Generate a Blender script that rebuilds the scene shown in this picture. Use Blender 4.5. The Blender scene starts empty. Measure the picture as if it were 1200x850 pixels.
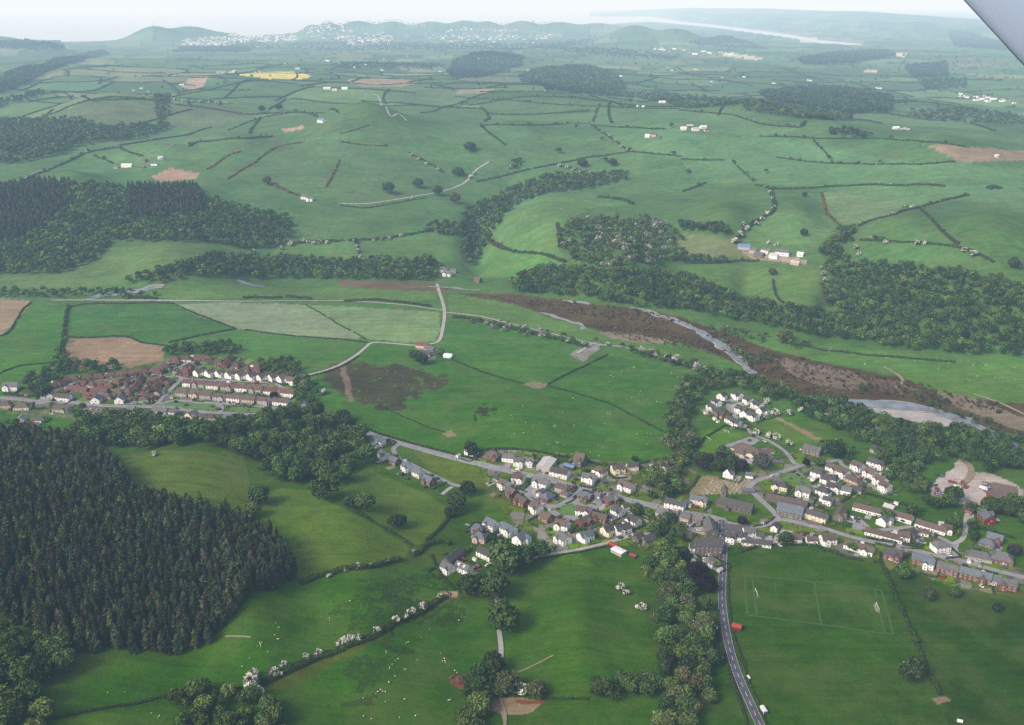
import bpy, bmesh, math, random
import numpy as np
rng = np.random.default_rng(7)
random.seed(7)
scn = bpy.context.scene
COL = scn.collection
R = math.radians

# ------------------------------------------------------------------ camera of the photograph (1200 x 850)
F, CX, CY = 1153.0, 600.0, 425.0
HC, PITCH = 417.0, R(20.1)
cp, sp = math.cos(PITCH), math.sin(PITCH)
SEA = -25.0

def srgb(c):
    c = np.asarray(c, float) / 255.0
    return np.where(c <= 0.04045, c / 12.92, ((c + 0.055) / 1.055) ** 2.4)

def pts(s):
    return np.array([[float(v) for v in p.split(',')] for p in s.split()])

def ray(p):
    p = np.atleast_2d(p).astype(float)
    u, v = (p[:, 0] - CX) / F, (p[:, 1] - CY) / F
    d = np.stack([u, cp - v * sp, -sp - v * cp], 1)
    return d / np.linalg.norm(d, axis=1)[:, None]

def plane_hit(p, z):
    d = ray(p); z = np.asarray(z, float)
    t = (z - HC) / d[:, 2]
    return d[:, :2] * t[:, None]

def project(P):
    P = np.asarray(P, float)
    y, z = P[:, 1], P[:, 2] - HC
    zc = y * cp - z * sp
    yc = y * sp + z * cp
    return np.stack([CX + F * P[:, 0] / zc, CY - F * yc / zc], 1)

# ------------------------------------------------------------------ value noise
def make_noise(seed, n=64):
    g = np.random.default_rng(seed).random((n, n))
    def f(x, y):
        x = np.asarray(x, float) % n; y = np.asarray(y, float) % n
        i, j = np.floor(x).astype(int) % n, np.floor(y).astype(int) % n
        a, b = x - np.floor(x), y - np.floor(y)
        a, b = a * a * (3 - 2 * a), b * b * (3 - 2 * b)
        i1, j1 = (i + 1) % n, (j + 1) % n
        return (g[i, j] * (1 - a) + g[i1, j] * a) * (1 - b) + (g[i, j1] * (1 - a) + g[i1, j1] * a) * b
    return f
N1, N2, N3 = make_noise(1), make_noise(2), make_noise(3)

# ------------------------------------------------------------------ terrain: control heights read off the valley, thin-plate spline
CTRL = """430,440,0 600,480,0 760,520,0 900,560,0 700,620,0 1000,480,-2 1150,560,0 950,720,0 1150,760,0 700,760,2 620,700,2 1050,430,1
880,380,-2 600,370,0 450,350,0 250,340,0 100,350,0 100,440,1 300,470,1 300,400,0 0,335,0 760,375,-2 1180,500,-3 1190,660,0 860,840,0 1190,845,0
0,520,30 220,560,18 350,620,14 450,580,6 150,560,28 0,600,52 100,680,46 250,700,28 330,690,20 0,780,40 50,845,34 250,780,18 400,760,9
420,680,10 500,830,6 100,505,10 0,490,8 430,510,2 560,640,2 400,530,9 300,520,14 200,505,10 330,840,14
0,300,8 0,250,50 0,220,75 100,260,50 200,250,55 300,270,28 340,305,6 205,205,85 160,195,85 400,305,6 500,300,5 430,250,32 400,215,60
400,170,105 350,190,85 480,210,58 560,228,30 540,290,8 620,262,42 650,240,52 620,300,14 700,300,24 740,268,42 780,250,46 850,240,56
830,290,36 900,300,32 920,335,12 870,335,9 970,300,40 1000,270,56 1100,240,82 1190,220,98 1190,300,64 1050,345,26 1190,360,42 1100,392,10
1190,415,10 950,392,3 700,340,5 800,356,3 60,300,14 200,300,14 720,200,62
50,170,85 0,150,80 100,130,118 250,140,105 330,120,112 300,90,112 450,140,122 600,150,114 560,180,90 700,165,106 850,170,100 1000,180,110
1150,180,102 1000,150,86 800,130,102 650,120,108 500,100,100 400,100,104 200,92,104 100,100,96 0,110,92 1100,130,66 900,110,58 1190,140,60
1000,90,40 1190,90,36 800,80,46 700,70,44 600,60,46 400,60,28 300,70,50 150,70,50 0,80,78 450,50,22 1100,60,18 900,60,30"""
c3 = np.array([[float(v) for v in t.split(',')] for t in CTRL.split()])
cxy = plane_hit(c3[:, :2], c3[:, 2])
ext = []   # far and outer anchors so that the spline stays calm beyond the frame
for az, r, z in [(-50, 300, 40), (-50, 700, 60), (-50, 1500, 30), (-50, 3000, 100), (-50, 7000, 70), (50, 300, 0), (50, 700, 5), (50, 1500, 60), (50, 3000, 90),
                 (50, 7000, 40), (0, 200, 5), (-25, 250, 35), (25, 250, 0), (-30, 12000, 10), (-15, 13000, 10), (0, 13000, 14), (15, 12000, 10), (30, 12000, 12),
                 (-40, 25000, 0), (0, 25000, 0), (40, 25000, 0), (-40, 80000, 0), (0, 80000, 0), (40, 80000, 0)]:
    ext.append([r * math.sin(R(az)), r * math.cos(R(az)), z])
ext = np.array(ext)
A = np.concatenate([np.column_stack([cxy, c3[:, 2]]), ext])
def warp(x, y):
    return np.stack([np.arctan2(x, y), np.log(np.hypot(x, y))], -1)
cw = warp(A[:, 0], A[:, 1])
def tps(r2):
    return 0.5 * r2 * np.log(r2 + 1e-12)
n_ = len(cw)
K = tps(((cw[:, None] - cw[None]) ** 2).sum(-1)) + np.eye(n_) * 0.0015
Pm = np.column_stack([np.ones(n_), cw])
M_ = np.block([[K, Pm], [Pm.T, np.zeros((3, 3))]])
sol = np.linalg.solve(M_, np.concatenate([A[:, 2], np.zeros(3)]))

def pix_az(px):
    return math.atan2((px - CX) / F, 1.052)   # azimuth of a column near the horizon
# hills that show against the sea and the skyline: (px, top py, distance, half-width px, half-depth m, height boost shape)
BUMPS = []
def bump(px, py, D, wpx, dep, base=0.0):
    az = pix_az(px)
    d = ray((px, py))[0]
    zt = HC + D * d[2] / math.hypot(d[0], d[1])
    BUMPS.append((D * math.sin(az), D * math.cos(az), zt - base, wpx / F * D, dep, az))
bump(182, 31, 11800, 26, 700, 6); bump(222, 30, 12300, 34, 600, 6); bump(262, 38, 12300, 22, 500, 8)
bump(0, 43, 9300, 38, 500, 25); bump(52, 50.5, 8600, 24, 300, 38)
for px, py, w in [(366, 27, 12), (385, 23, 16), (420, 21.5, 26), (460, 22.5, 26), (505, 23, 30), (545, 22, 26), (572, 23, 20), (612, 21, 26), (655, 23, 30), (700, 25, 34)]:
    bump(px, py, 14200, w, 700, 18)
for px, py, w in [(745, 30, 30), (790, 33, 30), (845, 42, 32), (890, 52, 26)]:
    bump(px, py, 11000, w, 800, 22)
bump(575, 63, 6600, 34, 380, 52); bump(545, 68, 6400, 22, 330, 52); bump(665, 84, 5300, 34, 300, 58); bump(705, 88, 5200, 26, 300, 56)
bump(960, 108, 4700, 70, 260, 50); bump(930, 66, 9000, 40, 500, 26); bump(1010, 62, 9500, 40, 500, 22)
# rounded hills and knolls of the middle distance: (px, py of the middle, height, half-width px, half-depth m)
DOMES = []
for px, py, hh, wp, dep in [(425, 165, 52, 70, 210), (500, 150, 9, 44, 190), (600, 165, 26, 42, 170), (730, 268, 30, 46, 110), (650, 240, 16, 34, 90), (850, 238, 26, 40, 110), (930, 238, 22, 30, 110),
                             (1060, 258, 24, 55, 130), (1160, 275, 30, 50, 150), (790, 178, 24, 60, 170), (960, 176, 22, 60, 180), (1110, 200, 24, 60, 170), (180, 182, 26, 40, 150), (85, 205, 24, 34, 130),
                             (280, 175, 22, 36, 150), (130, 138, 26, 60, 260), (290, 112, 26, 60, 330), (650, 130, 22, 70, 260), (880, 150, 22, 50, 220), (200, 262, 22, 60, 120),
                             (350, 255, -14, 70, 110), (560, 232, -22, 20, 160), (600, 205, -16, 26, 140), (980, 290, -16, 14, 130), (880, 275, -10, 16, 100), (520, 125, -16, 40, 260), (700, 205, -10, 50, 110),
                             (230, 565, 9, 60, 90), (400, 620, 7, 60, 80), (430, 730, 8, 60, 70), (680, 740, 6, 50, 70), (600, 500, 7, 70, 80), (720, 520, -3, 60, 80), (300, 760, 9, 60, 60)]:
    q_ = plane_hit((px, py), 90.0 if py < 300 else 4.0)[0]; D_ = math.hypot(*q_)
    DOMES.append((q_[0], q_[1], hh, wp / F * D_, dep, math.atan2(q_[0], q_[1])))
far_ridge = [(690, 6), (760, 7.5), (830, 9.5), (900, 10), (960, 12), (1010, 13), (1060, 16), (1130, 20), (1200, 24), (1300, 30), (1500, 30)]
def terrain_raw(x, y):
    x = np.asarray(x, float); y = np.asarray(y, float)
    az = np.arctan2(x, y); r = np.hypot(x, y)
    w = np.stack([az, np.log(r)], -1)
    out = np.empty(x.shape)
    fw, fo = w.reshape(-1, 2), out.reshape(-1)
    for s in range(0, len(fw), 60000):
        q = fw[s:s + 60000]
        d2 = ((q[:, None] - cw[None]) ** 2).sum(-1)
        fo[s:s + 60000] = tps(d2) @ sol[:n_] + sol[n_] + q @ sol[n_ + 1:]
    z = np.clip(out, -6, 140)
    for bx, by, bh, w_, dep, ba in DOMES:
        dx, dy = x - bx, y - by
        lx = dx * math.cos(ba) - dy * math.sin(ba); ly = dx * math.sin(ba) + dy * math.cos(ba)
        z = z + bh * 1.4 * np.exp(-((lx / w_) ** 2 + (ly / dep) ** 2))
    # rolling swells, stronger on the hills and further away
    k = np.clip((z - 8) / 40, 0, 1)
    amp = np.clip((r - 900) / 1400, 0.15, 1) * np.clip(1 - (r - 7000) / 4000, 0.35, 1)
    z = z + k * amp * (52 * (N1(x / 640, y / 640) - 0.5) + 26 * (N2(x / 300 + 7, y / 300) - 0.5) + 9 * (N3(x / 130, y / 130) - 0.5))
    z = z + (0.35 + k) * 2.0 * (N3(x / 70, y / 70) - 0.5)
    acc = np.zeros_like(z)
    for bx, by, bz, w_, dep, ba in BUMPS:
        dx, dy = x - bx, y - by
        lx = dx * math.cos(ba) - dy * math.sin(ba); ly = dx * math.sin(ba) + dy * math.cos(ba)
        q = (lx / w_) ** 2 + (ly / dep) ** 2
        acc += np.maximum(bz, 0) ** 4 * np.exp(-3.2 * q)
    z = z + acc ** 0.25 * (1 + 0.10 * (N2(x / 500, y / 500) - 0.5))
    px = CX + F * np.tan(np.clip(az, -1.2, 1.2)) * 1.052
    # coast: land drops under the sea beyond this distance
    rc = np.interp(px, [-400, 0, 80, 150, 300, 350, 480, 600, 700, 760, 800, 880, 960, 1010, 1100], [11000, 12000, 12500, 12700, 14200, 15400, 16200, 17000, 20500, 24500, 21500, 15600, 11700, 10900, 10900])
    rc = rc * (1 + 0.03 * (N1(px / 40, 3.3) - 0.5))
    sea = np.clip((r - rc) / 500, 0, 1)
    # estuary and the hills beyond it, on the north-east side
    ew = np.interp(px, [690, 760, 800, 880, 960, 1005, 1020], [14000, 9500, 4000, 1700, 800, 300, 0])
    back = np.clip((r - rc - ew) / 2500, 0, 1) * (px > 690)
    fr = np.interp(px, [p[0] for p in far_ridge], [p[1] for p in far_ridge])
    dep_ang = PITCH - np.arctan((CY - fr) / F)
    Rr = np.interp(px, [690, 860, 1000, 1200], [44000, 30000, 22000, 19000])
    zr = np.maximum(HC - Rr * np.tan(dep_ang), 40) * (1 + 0.05 * (N2(px / 23, 1.7) - 0.5))
    ridge = zr * np.exp(-((r - Rr) / (Rr * 0.13)) ** 2) + 0.55 * zr * np.exp(-((r - Rr * 0.8) / (Rr * 0.09)) ** 2) * (0.6 + 0.8 * N3(px / 30, r / 3000))
    lowland = -6 * np.ones_like(z)
    zfar = lowland + np.clip((px - 700) / 110, 0, 1) ** 0.8 * ridge
    zland = np.where(r > rc * 0.98, np.minimum(z, 25), z)
    zz = zland * (1 - sea) + (SEA - 14) * sea
    zz = zz * (1 - back) + np.maximum(zfar, zz) * back
    nosea = (px > 1012)
    zz = np.where(nosea, np.where(r > 12000, np.maximum(z * np.clip(1 - (r - 12000) / 4000, 0, 1), zfar), z), zz)
    return zz

AZ = np.linspace(R(-52), R(52), 1041); LR = np.linspace(math.log(110.0), math.log(90000.0), 1150)
_aa, _ll = np.meshgrid(AZ, LR, indexing='ij')
HG = terrain_raw(np.exp(_ll) * np.sin(_aa), np.exp(_ll) * np.cos(_aa))
def height(x, y):
    x = np.asarray(x, float); y = np.asarray(y, float)
    a = np.clip((np.arctan2(x, y) - AZ[0]) / (AZ[1] - AZ[0]), 0, len(AZ) - 1.001)
    l = np.clip((np.log(np.hypot(x, y) + 1e-9) - LR[0]) / (LR[1] - LR[0]), 0, len(LR) - 1.001)
    i, j = a.astype(int), l.astype(int); fa, fl = a - i, l - j
    return (HG[i, j] * (1 - fa) + HG[i + 1, j] * fa) * (1 - fl) + (HG[i, j + 1] * (1 - fa) + HG[i + 1, j + 1] * fa) * fl

S_ = np.exp(np.linspace(math.log(130.0), math.log(85000.0), 900))
def place(p, dz=0.0):
    """world points of the ground under the given photograph points (dz: how far above the ground the point is)"""
    p = np.atleast_2d(p).astype(float)
    out = np.empty((len(p), 3))
    for s in range(0, len(p), 400):
        d = ray(p[s:s + 400])
        X = d[:, None, 0] * S_; Y = d[:, None, 1] * S_; Z = HC + d[:, None, 2] * S_
        g = Z - (height(X, Y) + dz)
        hit = g < 0
        k = np.where(hit.any(1), hit.argmax(1), len(S_) - 1); k = np.maximum(k, 1)
        lo, hi = S_[k - 1].copy(), S_[k].copy()
        for _ in range(26):
            m = 0.5 * (lo + hi)
            gg = HC + d[:, 2] * m - (height(d[:, 0] * m, d[:, 1] * m) + dz)
            lo = np.where(gg > 0, m, lo); hi = np.where(gg > 0, hi, m)
        o = d * hi[:, None]
        out[s:s + 400, :2] = o[:, :2]
        out[s:s + 400, 2] = height(o[:, 0], o[:, 1])
    return out

def densify(p, step=12.0):
    p = np.asarray(p, float); o = [p[:1]]
    for a, b in zip(p[:-1], p[1:]):
        n = max(1, int(np.hypot(*(b - a)) / step))
        o.append(a + (b - a) * (np.arange(1, n + 1) / n)[:, None])
    return np.concatenate(o)

def smooth_line(P, step):
    """Catmull-Rom through world points, resampled at about step metres"""
    P = np.asarray(P, float)[:, :2]
    if len(P) > 2:
        Q = np.concatenate([[2 * P[0] - P[1]], P, [2 * P[-1] - P[-2]]])
        t = np.linspace(0, 1, 12, endpoint=False)[:, None]; o = []
        for i in range(1, len(Q) - 2):
            a, b, c, d = Q[i - 1:i + 3]
            o.append(0.5 * (2 * b + (c - a) * t + (2 * a - 5 * b + 4 * c - d) * t ** 2 + (3 * b - a - 3 * c + d) * t ** 3))
        o.append(Q[-2:-1]); P = np.concatenate(o)
    s = np.concatenate([[0], np.cumsum(np.hypot(*np.diff(P, axis=0).T))])
    n = max(2, int(s[-1] / step) + 1)
    q = np.linspace(0, s[-1], n)
    return np.stack([np.interp(q, s, P[:, 0]), np.interp(q, s, P[:, 1])], 1)

def inside(poly, x, y):
    r = np.zeros(x.shape, bool); j = len(poly) - 1
    for i in range(len(poly)):
        xi, yi = poly[i]; xj, yj = poly[j]
        c = ((yi > y) != (yj > y)) & (x < (xj - xi) * (y - yi) / (yj - yi + 1e-12) + xi)
        r ^= c; j = i
    return r

# ------------------------------------------------------------------ objects
def tag(o, label=None, cat=None, group=None, kind=None):
    if label: o['label'] = label
    if cat: o['category'] = cat
    if group: o['group'] = group
    if kind: o['kind'] = kind
    return o
def empty(name, loc, rz=0.0, scale=None):
    o = bpy.data.objects.new(name, None); COL.objects.link(o)
    o.location = loc; o.rotation_euler = (0, 0, rz); o.empty_display_size = 0.5
    if scale is not None: o.scale = (scale,) * 3 if np.isscalar(scale) else scale
    return o
def link(name, mesh, parent=None, loc=None, rz=0.0, scale=None, color=None):
    o = bpy.data.objects.new(name, mesh); COL.objects.link(o)
    if parent is not None: o.parent = parent
    if loc is not None: o.location = loc
    if rz: o.rotation_euler = (0, 0, rz)
    if scale is not None: o.scale = (scale,) * 3 if np.isscalar(scale) else scale
    if color is not None: o.color = (*color, 1)
    return o
def mesh_np(name, V, Fq, mats, col=None, mi=None, smooth=False):
    """mesh from arrays; Fq is (M,4) or (M,3); col per vertex (N,3|4)"""
    V = np.asarray(V, np.float32); Fq = np.asarray(Fq, np.int32)
    m = bpy.data.meshes.new(name); k = Fq.shape[1]
    m.vertices.add(len(V)); m.vertices.foreach_set('co', V.ravel())
    m.loops.add(Fq.size); m.loops.foreach_set('vertex_index', Fq.ravel())
    m.polygons.add(len(Fq)); m.polygons.foreach_set('loop_start', np.arange(0, Fq.size, k, dtype=np.int32))
    if mi is not None: m.polygons.foreach_set('material_index', np.asarray(mi, np.int32))
    if smooth: m.polygons.foreach_set('use_smooth', np.ones(len(Fq), bool))
    for mm in (mats if isinstance(mats, (list, tuple)) else [mats]): m.materials.append(mm)
    if col is not None:
        col = np.asarray(col, np.float32)
        if col.shape[1] == 3: col = np.column_stack([col, np.ones(len(col), np.float32)])
        a = m.color_attributes.new('Col', 'FLOAT_COLOR', 'POINT'); a.data.foreach_set('color', col.ravel())
    m.update(calc_edges=True); m.validate()
    return m
class MB:
    """small polygon collector: faces of any size, several materials"""
    def __init__(s): s.v = []; s.f = []; s.m = []
    def add(s, vs, fs, mi=0):
        b = len(s.v); s.v += [tuple(map(float, q)) for q in vs]
        s.f += [tuple(b + i for i in q) for q in fs]; s.m += [mi] * len(fs)
    def box(s, x0, x1, y0, y1, z0, z1, mi=0):
        s.add([(x0, y0, z0), (x1, y0, z0), (x1, y1, z0), (x0, y1, z0), (x0, y0, z1), (x1, y0, z1), (x1, y1, z1), (x0, y1, z1)],
              [(0, 3, 2, 1), (4, 5, 6, 7), (0, 1, 5, 4), (1, 2, 6, 5), (2, 3, 7, 6), (3, 0, 4, 7)], mi)
    def tube(s, a, b, r, n=6, mi=0, r2=None):
        a, b = np.array(a, float), np.array(b, float); r2 = r if r2 is None else r2
        d = b - a; d /= np.linalg.norm(d); u = np.cross(d, (0, 0, 1) if abs(d[2]) < 0.9 else (1, 0, 0)); u /= np.linalg.norm(u); w = np.cross(d, u)
        vs = []
        for p, q in ((a, r), (b, r2)):
            for i in range(n):
                t = 2 * math.pi * i / n; vs.append(p + q * (math.cos(t) * u + math.sin(t) * w))
        s.add(vs, [(i, (i + 1) % n, n + (i + 1) % n, n + i) for i in range(n)] + [tuple(range(n))[::-1], tuple(range(n, 2 * n))], mi)
    def mesh(s, name, mats, smooth=False):
        m = bpy.data.meshes.new(name); m.from_pydata(s.v, [], s.f)
        for mm in (mats if isinstance(mats, (list, tuple)) else [mats]): m.materials.append(mm)
        m.polygons.foreach_set('material_index', np.array(s.m, np.int32))
        if smooth: m.polygons.foreach_set('use_smooth', np.ones(len(s.f), bool))
        m.update(); return m

# ------------------------------------------------------------------ materials
def new_mat(name):
    m = bpy.data.materials.new(name); m.use_nodes = True
    nt = m.node_tree; nt.nodes.clear()
    out = nt.nodes.new('ShaderNodeOutputMaterial')
    return m, nt, out
def nd(nt, t, **k):
    n = nt.nodes.new(t)
    for a, v in k.items(): setattr(n, a, v)
    return n
def mathn(nt, op, a, b=None, c=None):
    n = nd(nt, 'ShaderNodeMath', operation=op)
    for i, v in enumerate((a, b, c)):
        if v is None: continue
        if isinstance(v, (int, float)): n.inputs[i].default_value = v
        else: nt.links.new(v, n.inputs[i])
    return n.outputs[0]
def mixc(nt, fac, a, b, blend='MIX'):
    n = nd(nt, 'ShaderNodeMix', data_type='RGBA', blend_type=blend)
    for i, v in ((0, fac), (6, a), (7, b)):
        if isinstance(v, (int, float)): n.inputs[i].default_value = v
        elif isinstance(v, (tuple, list, np.ndarray)): n.inputs[i].default_value = (*[float(q) for q in v[:3]], 1)
        else: nt.links.new(v, n.inputs[i])
    return n.outputs[2]
def noise(nt, vec, scale, detail=3, rough=0.55):
    n = nd(nt, 'ShaderNodeTexNoise'); n.inputs['Scale'].default_value = scale; n.inputs['Detail'].default_value = detail; n.inputs['Roughness'].default_value = rough
    if vec is not None: nt.links.new(vec, n.inputs['Vector'])
    return n.outputs['Fac']
def ramp(nt, fac, lo, hi, a=0.0, b=1.0):
    n = nd(nt, 'ShaderNodeMapRange'); n.inputs[1].default_value = lo; n.inputs[2].default_value = hi; n.inputs[3].default_value = a; n.inputs[4].default_value = b
    nt.links.new(fac, n.inputs[0]); return n.outputs[0]
def pos(nt): return nd(nt, 'ShaderNodeNewGeometry').outputs['Position']
def obj_co(nt): return nd(nt, 'ShaderNodeTexCoord').outputs['Object']

def surf_mat(name, c1, c2, scale=1.0, rough=0.85, spec=0.2, use_world=True, per_obj=0.25, fine=None):
    """a weathered painted or mineral surface: two tones by noise, plus a brightness that differs from object to object"""
    m, nt, out = new_mat(name)
    v = pos(nt) if use_world else obj_co(nt)
    f = noise(nt, v, scale, 4)
    c = mixc(nt, ramp(nt, f, 0.3, 0.7), srgb(c1), srgb(c2))
    if fine:
        f2 = noise(nt, v, fine, 2); k = ramp(nt, f2, 0.25, 0.75, 0.8, 1.12)
        cc = nd(nt, 'ShaderNodeCombineColor'); [nt.links.new(k, cc.inputs[i]) for i in range(3)]
        c = mixc(nt, 1.0, c, cc.outputs[0], 'MULTIPLY')
    if per_obj:
        r_ = nd(nt, 'ShaderNodeObjectInfo').outputs['Random']
        k = ramp(nt, r_, 0, 1, 1 - per_obj, 1 + per_obj * 0.4)
        cc = nd(nt, 'ShaderNodeCombineColor'); [nt.links.new(k, cc.inputs[i]) for i in range(3)]
        c = mixc(nt, 1.0, c, cc.outputs[0], 'MULTIPLY')
    b = nd(nt, 'ShaderNodeBsdfPrincipled'); nt.links.new(c, b.inputs['Base Color'])
    b.inputs['Roughness'].default_value = rough; b.inputs['Specular IOR Level'].default_value = spec
    nt.links.new(b.outputs[0], out.inputs[0])
    return m
def leaf_mat(name):
    """foliage: vertex colour times the object's own tint, with a little noise"""
    m, nt, out = new_mat(name)
    a = nd(nt, 'ShaderNodeVertexColor', layer_name='Col').outputs[0]
    oi = nd(nt, 'ShaderNodeObjectInfo')
    c = mixc(nt, 1.0, a, oi.outputs['Color'], 'MULTIPLY')
    f = noise(nt, pos(nt), 0.35, 2)
    k = ramp(nt, f, 0.3, 0.7, 0.72, 1.25)
    cc = nd(nt, 'ShaderNodeCombineColor'); [nt.links.new(k, cc.inputs[i]) for i in range(3)]
    c = mixc(nt, 1.0, c, cc.outputs[0], 'MULTIPLY')
    d = nd(nt, 'ShaderNodeBsdfDiffuse'); nt.links.new(c, d.inputs[0])
    nt.links.new(d.outputs[0], out.inputs[0])
    return m
MLEAF = leaf_mat('foliage')
MBARK = surf_mat('bark', (70, 60, 50), (96, 84, 70), 2.0)
# ================================================================== ground: one sheet to the horizon, field colours in a vertex attribute
def ground_grid():
    az = np.concatenate([np.linspace(R(-50), R(-30), 60, endpoint=False), np.linspace(R(-30), R(30), 900), np.linspace(R(30), R(50), 61)[1:]])
    ys = np.linspace(30.0, 900.0, 700)                      # rows about a pixel and a quarter apart on level ground
    dep = PITCH + np.arctan((ys - CY) / F)
    r1 = (HC - 60) / np.tan(dep)
    r = np.unique(np.concatenate([np.exp(np.linspace(math.log(140), math.log(r1.min()), 14)), r1, np.exp(np.linspace(math.log(r1.max()), math.log(80000), 170))]))
    r = r[(r > 120)]
    return az, r
az_, r_ = ground_grid()
AA, RR = np.meshgrid(az_, r_, indexing='ij')
GX, GY = RR * np.sin(AA), RR * np.cos(AA)
GZ = height(GX, GY)
nA, nR = AA.shape

base = np.empty((nA, nR, 4))
def lerp(a, b, t): return a + (b - a) * t[..., None]
near, mid, far = srgb((57, 90, 47)), srgb((74, 113, 66)), srgb((90, 122, 84))  # near grass darker than mid: foreground cloud shadow put into the colour
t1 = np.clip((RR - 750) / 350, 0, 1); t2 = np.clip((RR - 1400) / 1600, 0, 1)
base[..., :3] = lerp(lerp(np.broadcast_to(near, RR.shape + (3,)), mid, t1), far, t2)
base[..., 3] = 0.04
# patchwork of the distant farmland: irregular fields, each with its own green
def hash2(i, j, k=0):
    s = np.sin(i * 127.1 + j * 311.7 + k * 74.7) * 43758.5453
    return s - np.floor(s)
def field_cells(x, y, size):
    wx = x + 0.35 * size * (N1(x / size / 1.7, y / size / 1.7) - 0.5) * 2; wy = y + 0.35 * size * (N2(x / size / 1.7, y / size / 1.7) - 0.5) * 2
    u, v = wx / size, wy / size; i0, j0 = np.floor(u), np.floor(v)
    best = np.full(x.shape, 9.0); second = best.copy(); ci = np.zeros(x.shape); cj = np.zeros(x.shape)
    for di in (-1, 0, 1):
        for dj in (-1, 0, 1):
            i, j = i0 + di, j0 + dj
            dx, dy = np.abs(i + 0.15 + 0.7 * hash2(i, j) - u), np.abs(j + 0.15 + 0.7 * hash2(i, j, 1) - v)
            d = np.maximum(dx, dy) * 0.75 + 0.25 * (dx + dy)
            lt = d < best
            second = np.where(lt, best, np.minimum(second, d)); ci = np.where(lt, i, ci); cj = np.where(lt, j, cj); best = np.where(lt, d, best)
    return ci, cj, (second - best) * size
farm = RR > 2300
ci, cj, edge = field_cells(GX[farm], GY[farm], 330.0)
hv = hash2(ci, cj, 5); hb = hash2(ci, cj, 9)
pal = srgb(np.array([(84, 120, 76), (96, 128, 84), (104, 132, 88), (78, 112, 76), (112, 134, 92), (90, 122, 88), (86, 108, 74), (130, 138, 104), (100, 120, 90)]))
fc = pal[(hv * len(pal)).astype(int) % len(pal)] * (0.74 + 0.5 * hb)[:, None]
w_far = np.clip((RR[farm] - 2300) / 1500, 0, 1)[:, None] * 0.95
base[farm, :3] = base[farm, :3] * (1 - w_far) + fc * w_far
dk = np.clip((RR[farm] - 3300) / 1000, 0, 1) * np.exp(-(edge / 16.0) ** 2) * 0.85
base[farm, :3] = base[farm, :3] * (1 - dk[:, None]) + srgb((52, 72, 54)) * dk[:, None]
sand = (GZ < -13) & (RR > 9000)
base[sand, :3] = srgb((150, 145, 130))

FIELDS = []   # (polygon, colour, blotch)
def fld(s, c, blot=0.04, soft=0): FIELDS.append((pts(s), c, blot))
# foreground pastures, greens kept dark for the cloud shadow lying there
fld('850,650 880,643 950,640 1000,655 1030,657 1050,700 1075,760 1107,828 1118,870 890,870 866,785 854,740 849,690', (50, 84, 37))
fld('1030,657 1120,690 1200,708 1230,720 1230,880 1118,870 1107,828 1075,760 1050,700', (44, 75, 35))
fld('792,712 842,716 846,770 872,850 880,875 815,875 835,800', (50, 86, 42))
fld('600,665 625,655 700,642 770,650 745,690 760,740 775,800 690,815 590,820 585,740', (58, 95, 46), 0.05)
fld('575,820 690,822 775,822 775,870 540,870', (56, 92, 42))
fld('300,815 400,765 520,705 575,690 582,740 578,780 545,850 535,875 290,875', (52, 92, 39), 0.10)
fld('330,720 400,690 480,672 505,690 440,722 380,745 320,775', (56, 94, 44), 0.46)
fld('285,812 330,792 440,742 490,714 520,697 555,690 575,695 520,712 440,752 340,806', (70, 86, 50), 0.2)
fld('20,850 280,815 300,800 420,738 515,690 500,665 450,662 400,668 350,684 340,705 265,740 235,775 100,780', (54, 95, 44), 0.06)
fld('410,690 500,664 525,690 470,715 400,745 385,720', (56, 96, 43), 0.57)
fld('430,745 520,700 545,706 500,740 462,760 440,790 420,812 380,830 360,826 400,795 425,770', (55, 92, 41), 0.61)
fld('20,850 285,816 240,840 200,875 0,875', (62, 100, 46), 0.1)
fld('300,585 330,572 365,575 400,595 440,615 480,642 470,658 400,664 350,678 335,650 300,615', (84, 110, 82), 0.12)
fld('140,532 200,528 285,530 292,560 290,605 220,590 160,572 150,550', (86, 108, 82), 0.12)
fld('400,575 432,546 440,552 500,580 528,600 500,637 480,640 440,612', (82, 108, 78), 0.12)
fld('540,575 560,560 590,580 650,625 700,665 625,655 600,620 560,600 535,610', (72, 110, 56), 0.12)
fld('485,528 520,536 560,548 590,555 570,575 540,572 500,548', (86, 106, 62), 0.3)
# the bright valley-floor pastures
fld('365,465 430,500 480,516 540,532 585,546 690,548 745,543 790,537 785,508 750,492 713,473 667,460 640,451 613,450 567,437 527,420 505,412 470,404 440,404 400,430 372,436', (62, 106, 55), 0.05)
fld('527,420 567,437 613,450 640,450 667,437 710,417 680,407 600,388 523,372 520,400', (66, 112, 60))
fld('640,450 667,437 710,417 760,425 820,440 830,448 800,480 790,510 750,493 713,473 667,460', (62, 106, 55))
fld('525,345 560,345 600,350 640,372 700,388 740,395 800,420 780,425 735,407 690,400 600,382 525,366', (90, 124, 76), 0.1)
fld('372,433 395,428 440,430 480,431 512,436 524,446 520,457 495,459 478,478 455,480 430,476 400,470 385,456', (74, 70, 50), 0.45)
fld('556,478 572,474 582,480 576,490 562,489', (52, 64, 42), 0.5)
fld('398,426 404,426 414,470 408,472', (128, 112, 96), 0.2)
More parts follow.
